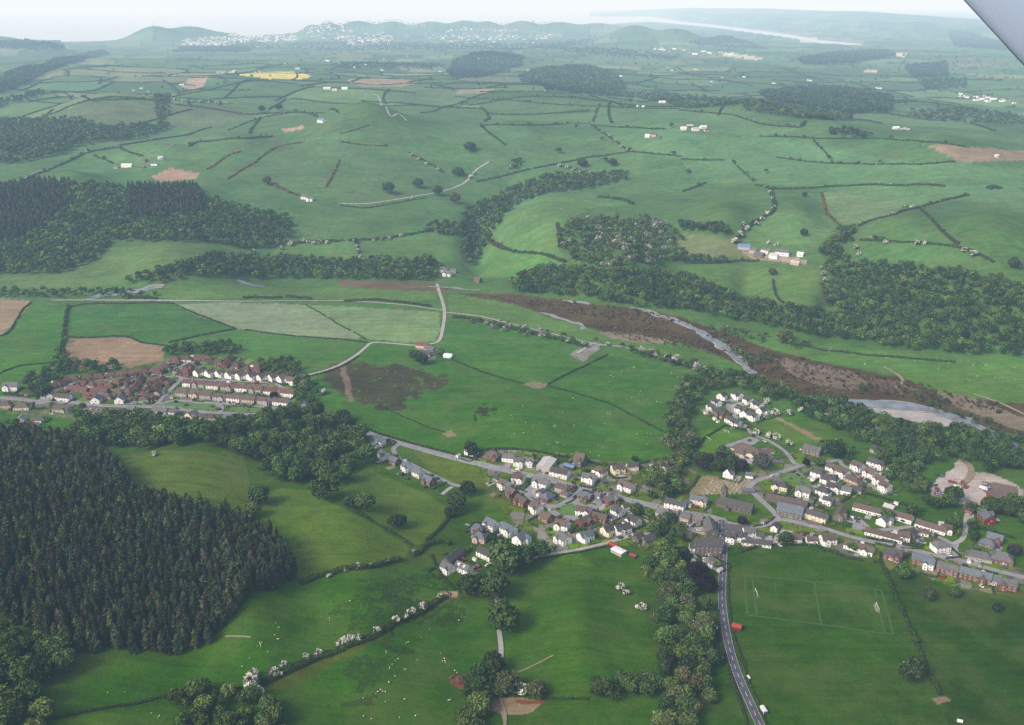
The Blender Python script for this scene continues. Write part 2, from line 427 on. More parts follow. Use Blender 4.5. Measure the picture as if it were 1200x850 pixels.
# crops west of the lane
fld('80,360 140,356 205,357 240,373 275,385 233,393 197,402 167,402 147,395 80,396', (62, 108, 64), 0.0)
fld('205,357 280,355 357,357 397,380 428,396 397,398 333,393 277,385 240,373', (132, 150, 136), 0.02)
fld('357,357 420,360 513,366 517,385 510,400 470,402 428,397 397,380', (118, 144, 122), 0.02)
fld('197,403 235,394 277,387 333,394 397,399 428,402 400,422 360,437 345,432 280,412', (74, 116, 72), 0.02)
fld('78,397 147,395 167,403 195,405 190,428 130,433 85,434 75,420', (160, 136, 112), 0.0)
fld('0,350 36,353 22,374 0,396 -40,410 -40,350', (162, 140, 118), 0.0)
fld('36,354 82,358 78,396 72,430 40,445 0,452 -40,455 -40,405 0,395 22,374', (70, 116, 58), 0.04)
fld('0,480 50,488 70,505 30,512 0,510', (66, 108, 54), 0.05)
fld('180,494 250,490 345,486 330,492 280,500 200,508', (84, 110, 64), 0.15)
# between river and the slopes
fld('0,325 60,322 130,290 240,286 250,297 200,311 150,332 60,338 0,338', (92, 122, 78), 0.06)
fld('200,340 270,333 330,338 500,338 513,352 440,353 330,350 200,350 150,350', (88, 122, 74), 0.08)
fld('345,283 415,281 430,303 400,308 330,300 320,296', (84, 124, 72), 0.05)
fld('425,280 495,273 540,276 540,305 512,308 440,303', (84, 124, 74), 0.05)
fld('570,285 600,295 640,300 665,310 655,318 600,326 560,325 545,310', (82, 128, 72), 0.06)
fld('575,250 600,242 640,228 690,226 735,232 735,240 690,245 660,262 655,290 663,305 640,298 600,293 572,280', (92, 132, 84), 0.04)
fld('255,212 310,215 400,241 440,238 500,230 540,222 545,240 510,262 440,276 345,281 342,255 300,240 262,230', (82, 120, 76), 0.06)
fld('800,274 855,280 880,292 885,304 850,303 800,300 790,290', (110, 122, 92), 0.1)
fld('780,312 850,310 960,318 965,340 955,362 920,358 880,345 840,335 800,325', (88, 122, 72), 0.1)
fld('815,378 870,388 920,395 960,402 1040,412 1130,424 1200,428 1230,430 1230,470 1150,466 1060,440 970,425 905,412 850,398', (84, 122, 72), 0.06)
fld('885,262 905,250 965,248 982,264 960,290 900,285 872,282', (88, 126, 82), 0.05)
fld('1010,286 1053,284 1100,289 1150,310 1130,325 1050,312 1005,308', (80, 124, 78), 0.04)
fld('963,226 1050,221 1100,222 1115,233 1047,252 1007,262 985,262 968,245', (102, 126, 92), 0.06)
# plateau fields
fld('240,150 330,135 400,135 470,150 480,180 540,213 500,228 430,240 320,214 262,205 300,180', (88, 116, 80), 0.12)
fld('560,150 690,147 715,163 737,177 690,185 650,192 600,200 545,190', (92, 128, 86), 0.03)
fld('690,147 780,152 850,160 890,160 1000,178 1080,193 900,200 800,186 737,177 700,152', (90, 128, 90), 0.03)
fld('700,125 800,128 857,135 900,147 940,150 890,160 780,152 693,147', (98, 132, 94), 0.03)
fld('800,190 910,186 1077,193 1120,190 1200,200 1200,240 1120,235 1080,243 960,220 885,215 820,214', (88, 124, 86), 0.04)
fld('200,122 273,124 300,135 240,152 200,148', (104, 116, 92), 0.1)
fld('100,120 195,120 190,140 120,150 60,145', (108, 120, 94), 0.1)
fld('110,183 140,173 213,161 247,170 230,190 180,196 133,193', (92, 126, 82), 0.05)
fld('178,207 200,197 233,203 231,210 186,214', (182, 148, 128), 0.0)
fld('277,88 300,84.5 345,85 364,90 350,93.5 315,93', (222, 208, 88), 0.0)
fld('212,102 235,88 252,87 230,105', (186, 160, 138), 0.0)
fld('404,94 440,91 492,95 470,102 425,102', (176, 156, 128), 0.0)
fld('540,104 580,104 575,110 535,110', (150, 150, 122), 0.0)
fld('252,84 276,83 275,86 255,87', (225, 220, 215), 0.0)
fld('1078,169.5 1110,171 1200,177 1230,180 1230,190 1200,188.5 1123,190', (178, 152, 126), 0.0)
fld('328,151 355,147 358,150 333,155', (186, 156, 136), 0.0)
fld('940,101 1000,104 1020,107 990,108 950,105', (165, 160, 132), 0.0)
fld('1012,82 1028,82 1028,85.5 1012,85', (215, 185, 165), 0.0)
fld('1050,62 1062,63 1060,67 1050,66', (235, 220, 190), 0.0)
fld('935,45 958,45 958,50 938,50', (235, 225, 200), 0.0)
fld('845,62 872,64 898,70 885,71 850,66', (215, 205, 180), 0.0)
# gorse, bracken and shingle along the river
fld('535,344 600,344 680,354 745,362 800,372 845,388 880,402 920,414 975,427 1050,442 1110,455 1160,466 1200,474 1230,480 1230,520 1200,512 1150,500 1110,484 1050,472 980,468 930,461 900,446 870,430 830,412 790,400 740,398 700,386 650,372 600,356', (88, 70, 50), 0.34)
fld('905,418 950,426 1000,436 1020,450 1000,458 960,452 930,440', (128, 112, 102), 0.25)
fld('700,388 740,392 780,398 790,403 750,402 715,396', (150, 136, 116), 0.1)
fld('1100,452 1150,470 1200,490 1230,500 1230,515 1180,500 1130,480 1100,468', (136, 124, 108), 0.2)
fld('1020,442 1060,448 1075,456 1040,460 1015,452', (118, 96, 84), 0.2)
fld('1020,425 1060,438 1120,452 1200,464 1230,466 1230,476 1150,470 1080,452', (84, 118, 66), 0.1)
fld('395,328 500,330 540,340 500,342 400,336', (120, 104, 84), 0.2)
# village ground: gardens, yards and verges
VIL = (78, 100, 74)
fld('565,545 640,540 700,540 800,560 850,590 900,600 1000,620 1100,640 1200,668 1200,700 1120,688 1030,655 1000,652 950,640 880,640 850,640 770,640 700,640 640,650 600,610 575,580', VIL, 0.22)
fld('540,528 580,526 640,530 690,538 745,544 790,540 830,560 850,590 800,600 700,578 600,552 550,538', VIL, 0.25)
fld('870,545 930,530 1000,540 1050,580 1000,590 960,600 900,600 880,580', VIL, 0.22)
fld('0,462 60,445 130,436 200,420 280,418 360,440 355,480 300,490 200,492 100,490 0,485', VIL, 0.25)
fld('885,485 905,488 950,505 985,520 960,535 935,530 900,510', (80, 116, 62), 0.05)
fld('908,490 914,490 962,514 956,516', (160, 134, 112), 0.0)
fld('820,505 850,500 872,512 846,525 835,545 818,538', (80, 118, 64), 0.03)
fld('805,580 820,558 880,562 884,578 850,582', (150, 138, 100), 0.35)
fld('828,580 870,578 905,600 890,612 865,614 835,602', (66, 100, 52), 0.08)
fld('985,600 1005,572 1060,585 1130,605 1115,620 1050,598 1010,592', (64, 102, 52), 0.08)
fld('1135,620 1150,618 1190,632 1185,648 1150,645 1135,640', (66, 104, 54), 0.1)
fld('620,420 640,447 652,453 665,456 650,458 630,455 612,451 625,449', (150, 140, 118), 0.05) if False else None
fld('612,450 625,447 642,450 640,454 625,455', (150, 140, 118), 0.1)
fld('518,508 530,505 535,511 524,513', (150, 138, 112), 0.1)
fld('563,819 600,817 635,822 625,834 600,838 572,834', (166, 140, 118), 0.05)
fld('600,822 630,820 640,824 615,828', (138, 84, 66), 0.1)
fld('527,792 548,789 552,800 540,808 527,801', (140, 86, 72), 0.25)
fld('1092,818 1110,817 1116,822 1100,825', (140, 118, 98), 0.0)
fld('515,693 535,692 536,700 520,700', (172, 150, 130), 0.2)
fld('1092,568 1104,556 1116,550 1124,538 1134,540 1138,552 1165,556 1196,570 1200,584 1150,592 1110,590 1090,580', (198, 186, 182), 0.06)
fld('1150,564 1192,570 1197,582 1165,586 1152,576', (128, 112, 106), 0.25)
fld('670,412 690,406 705,402 700,410 684,424 668,416', (150, 146, 146), 0.1)
fld('870,290 885,293 920,300 945,305 945,309 905,306 870,297', (176, 162, 150), 0.15)
fld('490,405 505,407 512,420 500,422 486,412', (140, 136, 130), 0.15)
fld('1030,652 1050,640 1060,650 1050,665 1040,668', (110, 116, 76), 0.1)

flat = base.reshape(-1, 4); fx, fy = GX.ravel(), GY.ravel(); faz, frr = AA.ravel(), RR.ravel()
fidx = np.arange(len(fx))
wob = 3.0
for fi_, (poly, c, blot) in enumerate(FIELDS):
    W = place(densify(poly, 14))[:, :2]
    rr = np.hypot(W[:, 0], W[:, 1]); aa = np.arctan2(W[:, 0], W[:, 1])
    ia0, ia1 = np.searchsorted(az_, aa.min()) - 1, np.searchsorted(az_, aa.max()) + 1
    ir0, ir1 = np.searchsorted(r_, rr.min()) - 1, np.searchsorted(r_, rr.max()) + 1
    sl = (slice(max(ia0, 0), ia1), slice(max(ir0, 0), ir1))
    X, Y = GX[sl], GY[sl]
    wj = 34.0 if blot >= 0.4 else 3.0
    q = inside(W, X + wj * (N2(X / 23, Y / 23) - 0.5) + wj * 0.8 * (N1(X / 6, Y / 6) - 0.5), Y + wj * (N3(X / 23, Y / 23) - 0.5) + wj * 0.8 * (N2(X / 6, Y / 6) - 0.5))
    if blot >= 0.4: q &= (0.6 * N1(X / 5, Y / 5) + 0.4 * N2(X / 16, Y / 16)) > (0.24 if blot < 0.5 else 0.3)
    b = base[sl]
    col = srgb(c)
    if c is VIL and q.any():      # garden plots: lawns, beds, paving and gravel side by side
        ca, cb, ce = field_cells(X[q], Y[q], 11.0); hp = hash2(ca, cb, 3)
        pl = srgb(np.array([(92, 122, 70), (84, 112, 66), (98, 126, 74), (78, 104, 60), (126, 128, 124), (140, 138, 132), (142, 130, 112), (72, 86, 54), (88, 98, 64), (104, 128, 78), (120, 120, 118)]))
        col = pl[(hp * len(pl)).astype(int) % len(pl)] * (0.9 + 0.25 * hash2(ca, cb, 4))[:, None]
        col = np.where((ce < 0.9)[:, None], srgb((66, 82, 50)), col)
    vary = 1 + (0.30 * ((fi_ * 0.618034) % 1.0) - 0.15) * (poly[:, 1].mean() < 340)
    b[q, :3] = col * vary; b[q, 3] = blot

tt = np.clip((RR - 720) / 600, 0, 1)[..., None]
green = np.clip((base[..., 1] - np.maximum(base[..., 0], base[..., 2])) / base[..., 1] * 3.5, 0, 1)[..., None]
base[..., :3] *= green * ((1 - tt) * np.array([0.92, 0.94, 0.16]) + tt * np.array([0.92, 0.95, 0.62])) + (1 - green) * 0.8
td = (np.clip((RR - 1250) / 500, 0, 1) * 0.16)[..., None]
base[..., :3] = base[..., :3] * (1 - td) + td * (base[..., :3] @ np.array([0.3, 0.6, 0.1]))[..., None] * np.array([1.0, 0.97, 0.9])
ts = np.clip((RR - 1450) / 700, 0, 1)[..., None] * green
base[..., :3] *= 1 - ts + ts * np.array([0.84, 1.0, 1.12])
m, nt, out = new_mat('pasture_ground')
att = nd(nt, 'ShaderNodeVertexColor', layer_name='Col')
P_ = pos(nt)
n1 = noise(nt, P_, 0.011, 5, 0.6); n2 = noise(nt, P_, 0.075, 4, 0.6); n3 = noise(nt, P_, 0.45, 3, 0.6)
k = mathn(nt, 'MULTIPLY', mathn(nt, 'MULTIPLY', ramp(nt, n1, 0.3, 0.7, 0.78, 1.2), ramp(nt, n2, 0.3, 0.7, 0.82, 1.16)), ramp(nt, n3, 0.3, 0.7, 0.84, 1.16))
cc = nd(nt, 'ShaderNodeCombineColor'); [nt.links.new(k, cc.inputs[i]) for i in range(3)]
c = mixc(nt, 1.0, att.outputs[0], cc.outputs[0], 'MULTIPLY')
n0 = ramp(nt, noise(nt, P_, 0.0028, 3, 0.6), 0.3, 0.7, 0.0, 1.0)  # cloud-shadow patches painted into the grass colour as broad soft noise
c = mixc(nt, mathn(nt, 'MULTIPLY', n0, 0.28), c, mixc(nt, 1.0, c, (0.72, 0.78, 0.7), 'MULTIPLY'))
# faint lines of mowing, grazing and old ploughing
for ang, sc_ in ((0.5, 0.16), (-0.7, 0.22)):
    mp = nd(nt, 'ShaderNodeMapping'); nt.links.new(P_, mp.inputs['Vector']); mp.inputs['Rotation'].default_value = (0, 0, ang); mp.inputs['Scale'].default_value = (0.008, sc_, 0.02)
    kk_ = ramp(nt, noise(nt, mp.outputs[0], 1.0, 3, 0.6), 0.3, 0.7, 0.89, 1.10)
    c2_ = nd(nt, 'ShaderNodeCombineColor'); [nt.links.new(kk_, c2_.inputs[i]) for i in range(3)]
    c = mixc(nt, 1.0, c, c2_.outputs[0], 'MULTIPLY')
# drier, yellower grass in drifts
dry = ramp(nt, noise(nt, P_, 0.02, 5, 0.68), 0.44, 0.7, 0.0, 0.6)
c = mixc(nt, dry, c, mixc(nt, 0.5, c, (0.16, 0.17, 0.06)))
# dark tussocks, rushes and scrub: how much of them is the attribute's alpha
tn = mathn(nt, 'ADD', mathn(nt, 'MULTIPLY', noise(nt, P_, 0.42, 3, 0.7), 0.75), mathn(nt, 'MULTIPLY', noise(nt, P_, 0.045, 3), 0.25))
thr = mathn(nt, 'SUBTRACT', 0.72, mathn(nt, 'MULTIPLY', att.outputs['Alpha'], 0.5))
tus = mathn(nt, 'MULTIPLY', ramp(nt, mathn(nt, 'SUBTRACT', tn, thr), 0.0, 0.06), 0.75)
c = mixc(nt, tus, c, mixc(nt, 0.25, (0.022, 0.036, 0.016), c))
d = nd(nt, 'ShaderNodeBsdfDiffuse'); nt.links.new(c, d.inputs[0])
bmp = nd(nt, 'ShaderNodeBump'); bmp.inputs['Strength'].default_value = 0.35; bmp.inputs['Distance'].default_value = 1.2
nt.links.new(noise(nt, P_, 0.3, 4, 0.7), bmp.inputs['Height']); nt.links.new(bmp.outputs[0], d.inputs['Normal'])
nt.links.new(d.outputs[0], out.inputs[0])
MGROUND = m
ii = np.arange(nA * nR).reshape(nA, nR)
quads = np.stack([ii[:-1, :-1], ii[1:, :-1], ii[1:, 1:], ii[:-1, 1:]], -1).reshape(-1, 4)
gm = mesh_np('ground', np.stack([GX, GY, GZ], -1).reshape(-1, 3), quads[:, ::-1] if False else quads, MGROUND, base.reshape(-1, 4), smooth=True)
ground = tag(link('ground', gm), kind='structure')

# ------------------------------------------------------------------ sea
m, nt, out = new_mat('sea_water')
b = nd(nt, 'ShaderNodeBsdfPrincipled'); b.inputs['Base Color'].default_value = (0.55, 0.61, 0.64, 1); b.inputs['Roughness'].default_value = 0.5
bmp = nd(nt, 'ShaderNodeBump'); bmp.inputs['Strength'].default_value = 0.3; bmp.inputs['Distance'].default_value = 6
nt.links.new(noise(nt, pos(nt), 0.006, 4), bmp.inputs['Height']); nt.links.new(bmp.outputs[0], b.inputs['Normal'])
nt.links.new(b.outputs[0], out.inputs[0]); MSEA = m
sa = np.linspace(R(-52), R(52), 90); sr = np.array([8500.0, 11000, 14000, 18000, 25000, 40000, 60000, 89000])
SA, SR = np.meshgrid(sa, sr, indexing='ij')
si = np.arange(SA.size).reshape(SA.shape)
sm = mesh_np('sea', np.stack([SR * np.sin(SA), SR * np.cos(SA), np.full(SA.shape, SEA)], -1).reshape(-1, 3), np.stack([si[:-1, :-1], si[1:, :-1], si[1:, 1:], si[:-1, 1:]], -1).reshape(-1, 4), MSEA)
tag(link('sea', sm), kind='structure')

# ------------------------------------------------------------------ draped strips and sheets
def sheet_mat(name, c1, c2, scale=0.25, rough=0.9, spec=0.1):
    return surf_mat(name, c1, c2, scale, rough, spec, True, 0.0, fine=1.3)
MROAD = sheet_mat('asphalt', (128, 129, 134), (150, 150, 154), 0.12)
MROADD = sheet_mat('dark_asphalt', (74, 77, 88), (94, 96, 106), 0.12)
MLANE = sheet_mat('pale_lane', (150, 148, 146), (172, 168, 162), 0.12)
MTRACK = sheet_mat('dirt_track', (150, 138, 120), (124, 118, 96), 0.2)
MPAVE = sheet_mat('pavement_slabs', (150, 150, 152), (166, 165, 166), 0.3)
MLINE = sheet_mat('road_paint', (225, 225, 222), (205, 205, 200), 0.8)
MGRASS = sheet_mat('mown_grass', (84, 118, 62), (98, 126, 72), 0.15)
ROADZ = [0.18]
def strip_mesh(name, C, width, z, mat, closed=False):
    C = np.asarray(C)[:, :2]
    T = np.gradient(C, axis=0); T /= np.linalg.norm(T, axis=1)[:, None] + 1e-9
    Nn = np.stack([-T[:, 1], T[:, 0]], 1)
    w = np.broadcast_to(np.asarray(width, float), (len(C),))
    rows = []
    for k in (-0.5, -0.17, 0.17, 0.5):
        q = C + Nn * (w * k)[:, None]
        rows.append(np.column_stack([q, height(q[:, 0], q[:, 1]) + z]))
    V = np.stack(rows, 1); n = len(C)
    idx = np.arange(n * 4).reshape(n, 4)
    Q = np.stack([idx[:-1, :-1], idx[:-1, 1:], idx[1:, 1:], idx[1:, :-1]], -1).reshape(-1, 4)[:, ::-1]
    return mesh_np(name, V.reshape(-1, 3), Q, mat)
LINES = {}
def road(name, s, width, mat, key=None, kerb=False, step=5.0, kind='structure'):
    P = place(pts(s)); C = smooth_line(P, step)
    ROADZ[0] += 0.012
    o = tag(link(name, strip_mesh(name, C, width, ROADZ[0], mat)), kind=kind)
    if kerb:      # a raised footway on both sides
        T = np.gradient(C, axis=0); T /= np.linalg.norm(T, axis=1)[:, None]; Nn = np.stack([-T[:, 1], T[:, 0]], 1)
        for sgn in (-1, 1):
            tag(link('pavement', strip_mesh('pavement', C + Nn * sgn * (width / 2 + 0.55), 1.1, ROADZ[0] + 0.12, MPAVE)), kind='structure')
    if key: LINES[key] = C
    return C
def dashes(C, period, dash, width, z):
    s = np.concatenate([[0], np.cumsum(np.hypot(*np.diff(C, axis=0).T))]); V, Q = [], []
    for a in np.arange(2, s[-1] - dash, period):
        t = np.array([a, a + dash]); x = np.interp(t, s, C[:, 0]); y = np.interp(t, s, C[:, 1])
        d = np.array([x[1] - x[0], y[1] - y[0]]); d /= np.linalg.norm(d); n = np.array([-d[1], d[0]]) * width / 2
        b0 = len(V)
        for i in (0, 1):
            for k in (-1, 1): V.append((x[i] + k * n[0], y[i] + k * n[1], float(height(x[i], y[i])) + z))
        Q.append((b0, b0 + 1, b0 + 3, b0 + 2))
    return np.array(V), np.array(Q)[:, ::-1]
road('main_road', '404,498 418,503 440,511 480,523 540,539 600,553 640,562 680,572 720,582 760,592 800,601 835,607 848,612', 6.6, MROAD, 'main', True)
road('village_road', '836,607 853,613 878,618 898,615 912,609 936,613 951,617 968,620 989,627 1021,635 1050,640 1075,646 1100,652 1125,657 1150,664 1175,671 1200,677 1240,688', 5.8, MROAD, 'east')
road('main_road', '846,610 846,625 848,640 847,665 846,700 849,730 856,765 866,795 876,818 886,840 902,875', 6.4, MROADD, 'south')
road('church_lane', '912,609 909,603 898,592 884,579 878,572 884,565 895,561 908,557 929,549 943,545 965,542 985,539', 5.5, MROAD, 'church')
road('cottage_lane', '984,540 988,546 1000,552 1011,563 1027,573 1036,580', 4.5, MROAD)
road('school_drive', '943,545 932,544 925,535 917,527 899,516 885,511 875,503 869,494 861,488 856,482 853,476 857,471 866,471', 4.5, MROAD)
road('cul_de_sac', '931,551 943,563 957,572 962,570', 4.5, MROAD)
road('estate_road', '681,572 675,579 668,586 656,593 645,594 632,590 622,583 617,575 622,571', 7.0, MROAD, 'estate')
road('estate_road', '644,593 647,599 656,605 668,607 678,609', 6.5, MROAD)
road('estate_road', '671,585 678,592 690,595 700,592 703,585', 6.5, MROAD)
road('farm_lane', '626,654 650,649 670,646 689,642 710,637 730,631 742,628 752,627 760,625 763,619 759,611 754,604', 4.0, MLANE)
road('service_road', '468,521 461,527 468,537 487,547 503,555 520,563 533,569 545,571', 4.8, MROAD, 'service')
road('service_road', '530,571 525,574 518,580', 3.6, MPAVE)
road('housing_road', '1003,617 1025,622 1050,620 1067,618 1082,623 1100,630 1112,636 1118,642 1120,650 1121,656', 5.0, MROAD, 'closes')
road('housing_road', '1116,638 1127,633 1131,622 1132,610 1134,602', 4.2, MLANE)
road('housing_road', '1003,606 1010,612 1017,618', 4.5, MROAD)
road('estate_street', '-30,466 0,467 25,469 58,472 83,472 107,475 150,477 198,478 216,481 247,484 297,486 312,486', 6.0, MROAD, 'west', True)
road('estate_street', '186,474 205,470 232,472 255,473 297,476 330,479 352,480 362,484', 6.0, MROAD, 'terrace')
road('estate_street', '255,473 259,478 257,484', 6.5, MROAD)
road('estate_street', '184,474 190,467 198,459 207,450 213,444 206,440 205,434 217,427 228,424', 5.0, MROAD)
road('estate_street', '213,444 247,446 297,448 322,450 332,456', 4.5, MROAD, 'upper')
road('estate_street', '204,441 190,443 167,445 155,446 147,453 140,458 133,459', 4.8, MROAD)
road('estate_street', '157,445 142,448 117,450 93,452 80,450', 4.8, MROAD)
road('estate_street', '352,481 356,476 358,470', 5, MROAD)
road('farm_lane', '103,476 98,484 92,493', 5.0, MLANE)
road('valley_lane', '512,333 515,343 518,352 521,366 519,385 514,400 500,404 483,405 460,403 437,402 428,408 417,417 400,427 380,435 357,441', 4.6, MLANE)
road('railway_lane', '60,352 100,352 200,352.5 330,353 400,353 440,355 477,358 505,362 520,364', 3.6, MLANE)
road('railway_lane', '519,366 545,369 567,372 607,382 653,393 700,404 735,408 800,426 840,440', 3.6, MLANE)
road('picnic_lane', '703,401 692,404 684,410 676,414', 5, MLANE)
road('hill_lane', '397,239 430,239 465,234 500,228 520,224 533,220 545,214 553,206 560,198 573,190', 4.0, MLANE)
road('farm_track', '160,191 172,181 185,176 200,172 227,162 255,160 300,155', 4.0, MTRACK)
road('farm_track', '20,218 27,211 40,203 57,198 70,196', 4.0, MTRACK)
road('farm_track', '872,296 885,304 905,306 945,310', 4.0, MTRACK)
road('farm_track', '581,690 582,712 584,733 587,757 587,775', 3.4, MPAVE)
road('farm_track', '587,790 584,806 587,822 592,838 590,870', 2.0, MTRACK)
road('yard_track', '1126,540 1136,546 1138,556 1130,566 1115,572', 6.0, MTRACK)
road('river_track', '1035,430 1052,440 1058,448 1046,456', 4, MTRACK)
road('river_track', '1140,462 1170,472 1200,486 1230,500', 4, MTRACK)
road('river_track', '960,484 985,490 1010,500 1040,508 1060,508', 4, MLANE)
road('hill_lane', '437,110 446,120 453,127 468,134 477,142', 5, MLANE)
C = LINES['south']; ROADZ[0] += 0.02
V, Q = dashes(C, 9.0, 4.5, 0.26, ROADZ[0]); tag(link('road_markings', mesh_np('road_markings', V, Q, MLINE)), kind='structure')
for sgn in (-1, 1):
    T = np.gradient(C, axis=0); T /= np.linalg.norm(T, axis=1)[:, None]; Nn = np.stack([-T[:, 1], T[:, 0]], 1)
    tag(link('road_markings', strip_mesh('edge_line', C + Nn * sgn * 2.8, 0.14, ROADZ[0], MLINE)), kind='structure')
V, Q = dashes(LINES['main'], 9.0, 3.0, 0.2, ROADZ[0]); tag(link('road_markings', mesh_np('road_markings', V, Q, MLINE)), kind='structure')

def sheet(name, s, mat, z=0.16, kind='structure', n=10, step=6):
    """a draped sheet: grid clipped to the polygon"""
    W = place(densify(pts(s), step))[:, :2]
    bm = bmesh.new(); vs = [bm.verts.new((x, y, 0)) for x, y in W]
    f = bm.faces.new(vs); bmesh.ops.triangulate(bm, faces=[f])
    bmesh.ops.subdivide_edges(bm, edges=[e for e in bm.edges if e.calc_length() > n], cuts=3, use_grid_fill=True)
    bmesh.ops.triangulate(bm, faces=bm.faces[:])
    for v in bm.verts: v.co.z = float(height(v.co.x, v.co.y)) + z
    bmesh.ops.recalc_face_normals(bm, faces=bm.faces[:])
    me = bpy.data.meshes.new(name); bm.to_mesh(me); bm.free(); me.materials.append(mat)
    if len(me.polygons) and me.polygons[0].normal.z < 0: me.flip_normals()
    return tag(link(name, me), kind=kind)
sheet('playground_surface', '846,523 879,512 891,516 884,521 866,526', MROAD)
sheet('car_park', '1018,502 1030,494 1060,505 1060,511 1020,512', MPAVE)
for s in ('614,570 628,567 636,573 634,584 622,583 614,577', '668,575 682,571 690,577 678,588 664,592', '696,583 712,586 708,597 698,600 690,594', '666,604 680,606 684,610 672,612', '640,550 652,553 648,560 634,556', '800,612 826,616 828,628 806,622', '872,628 905,628 905,634 878,634', '852,476 868,471 874,478 866,484 858,484', '868,531 900,527 906,536 880,544 866,538', '1000,612 1012,614 1010,622 998,620', '537,660 556,664 560,674 540,672', '1108,634 1124,638 1120,650 1106,640', '1126,612 1142,602 1140,614 1130,622'):
    sheet('yard_surface', s, [MROAD, MPAVE][len(s) % 2], 0.1)
sheet('forecourt', '908,628 928,622 934,630 925,640 905,638', MPAVE, 0.2)
for s in ('186,471.5 250,473.5 256,477 250,481 186,476', '270,477.5 330,480 335,484 275,483', '651,598 660,592 675,592 680,598 670,604 657,603', '937,556 955,568 948,571 915,562 925,555'):
    sheet('verge_grass', s, MGRASS, 0.3)

# ------------------------------------------------------------------ river
m, nt, out = new_mat('river_water')
b = nd(nt, 'ShaderNodeBsdfPrincipled'); b.inputs['Roughness'].default_value = 0.22
f = noise(nt, pos(nt), 0.05, 4, 0.6)
nt.links.new(mixc(nt, ramp(nt, f, 0.35, 0.65), (0.13, 0.145, 0.16), (0.25, 0.27, 0.30)), b.inputs['Base Color'])
bmp = nd(nt, 'ShaderNodeBump'); bmp.inputs['Strength'].default_value = 0.4; bmp.inputs['Distance'].default_value = 0.4
nt.links.new(noise(nt, pos(nt), 0.6, 3), bmp.inputs['Height']); nt.links.new(bmp.outputs[0], b.inputs['Normal'])
nt.links.new(b.outputs[0], out.inputs[0]); MRIVER = m
MSHINGLE = sheet_mat('shingle', (150, 148, 148), (178, 172, 168), 0.06)
def river(s, w, bank=True):
    P = place(pts(s)); C = smooth_line(P, 4)
    C = C + np.stack([N1(C[:, 0] / 17, C[:, 1] / 17) - 0.5, N2(C[:, 0] / 17, C[:, 1] / 17) - 0.5], 1) * 5
    ww = np.interp(np.linspace(0, 1, len(C)), np.linspace(0, 1, len(w)), w) * 0.82 * (0.55 + 0.9 * N1(C[:, 0] / 14, C[:, 1] / 14))
    ROADZ[0] += 0.01
    if bank: tag(link('shingle_bank', strip_mesh('shingle_bank', C + 2.5 * (N3(C[:, 0] / 9, C[:, 1] / 9) - 0.5)[:, None], ww + 7 * np.clip(N2(C[:, 0] / 11, C[:, 1] / 11) - 0.25, 0, 1), ROADZ[0] - 0.1, MSHINGLE)), kind='structure')
    tag(link('river_water', strip_mesh('river_water', C, ww, ROADZ[0], MRIVER)), kind='structure')
river('98,352 106,350 125,345 160,341 190,336', [5, 18, 22, 16, 8])
river('278,328 286,332 298,335 312,337', [10, 24, 16, 3], False)
river('505,336 530,338 560,341', [4, 5, 3])
river('634,367 655,372 672,378 686,386', [4, 6, 7, 3])
river('660,352 676,355 690,357', [4, 6, 4])
river('738,361 760,366 800,380 830,396 850,408 868,424 882,439', [3, 9, 10, 13, 15, 12, 9])
river('925,462 950,466 975,470 1010,473 1050,475 1090,481 1130,493 1160,508 1200,530 1240,560', [6, 16, 24, 18, 16, 18, 14])
sheet('shingle_bank', '985,473 1030,469 1062,471 1090,478 1120,488 1140,500 1100,500 1060,492 1020,482', MSHINGLE, 0.1)

# ------------------------------------------------------------------ haze: a real body of air with thin mist in it (absorbs and glows evenly)
SIG = np.array([3.5e-5, 5.3e-5, 7.0e-5]); LINF = np.array([0.97, 0.98, 1.0])
def haze():
    m, nt, out = new_mat('haze_air')
    s = float(SIG.max()); va = nd(nt, 'ShaderNodeVolumeAbsorption'); va.inputs['Density'].default_value = s
    va.inputs['Color'].default_value = (*(1 - SIG / s), 1)
    e = nd(nt, 'ShaderNodeEmission'); c = SIG * LINF; mx = float(c.max())
    e.inputs['Color'].default_value = (*(c / mx), 1); e.inputs['Strength'].default_value = mx
    a = nd(nt, 'ShaderNodeAddShader'); nt.links.new(va.outputs[0], a.inputs[0]); nt.links.new(e.outputs[0], a.inputs[1])
    nt.links.new(a.outputs[0], out.inputs['Volume'])
    mb = MB(); n = 48; Rz = 89500.0
    vs = [(Rz * math.cos(2 * math.pi * i / n), Rz * math.sin(2 * math.pi * i / n), z) for z in (-120, 1500) for i in range(n)]
    mb.add(vs, [(i, (i + 1) % n, n + (i + 1) % n, n + i) for i in range(n)] + [tuple(range(n))[::-1], tuple(range(n, 2 * n))])
    o = link('haze', mb.mesh('haze', m)); tag(o, kind='stuff')
haze()

# ------------------------------------------------------------------ sky, sun, camera
w = bpy.data.worlds.new('World'); scn.world = w; w.use_nodes = True; nt = w.node_tree; nt.nodes.clear()
sky = nd(nt, 'ShaderNodeTexSky', sky_type='NISHITA'); sky.sun_disc = False
SUN_EL, SUN_AZ = 39.0, 230.0          # azimuth clockwise from +Y (the way the camera looks)
sky.sun_elevation = R(SUN_EL); sky.sun_rotation = R(SUN_AZ); sky.dust_density = 7.0; sky.air_density = 1.0; sky.ozone_density = 1.0
bg = nd(nt, 'ShaderNodeBackground'); bg.inputs['Strength'].default_value = 0.15
wo = nd(nt, 'ShaderNodeOutputWorld'); nt.links.new(sky.outputs[0], bg.inputs[0]); nt.links.new(bg.outputs[0], wo.inputs[0])
l = bpy.data.lights.new('sun', 'SUN'); l.energy = 2.25; l.angle = R(15); l.color = (1.0, 0.97, 0.92)
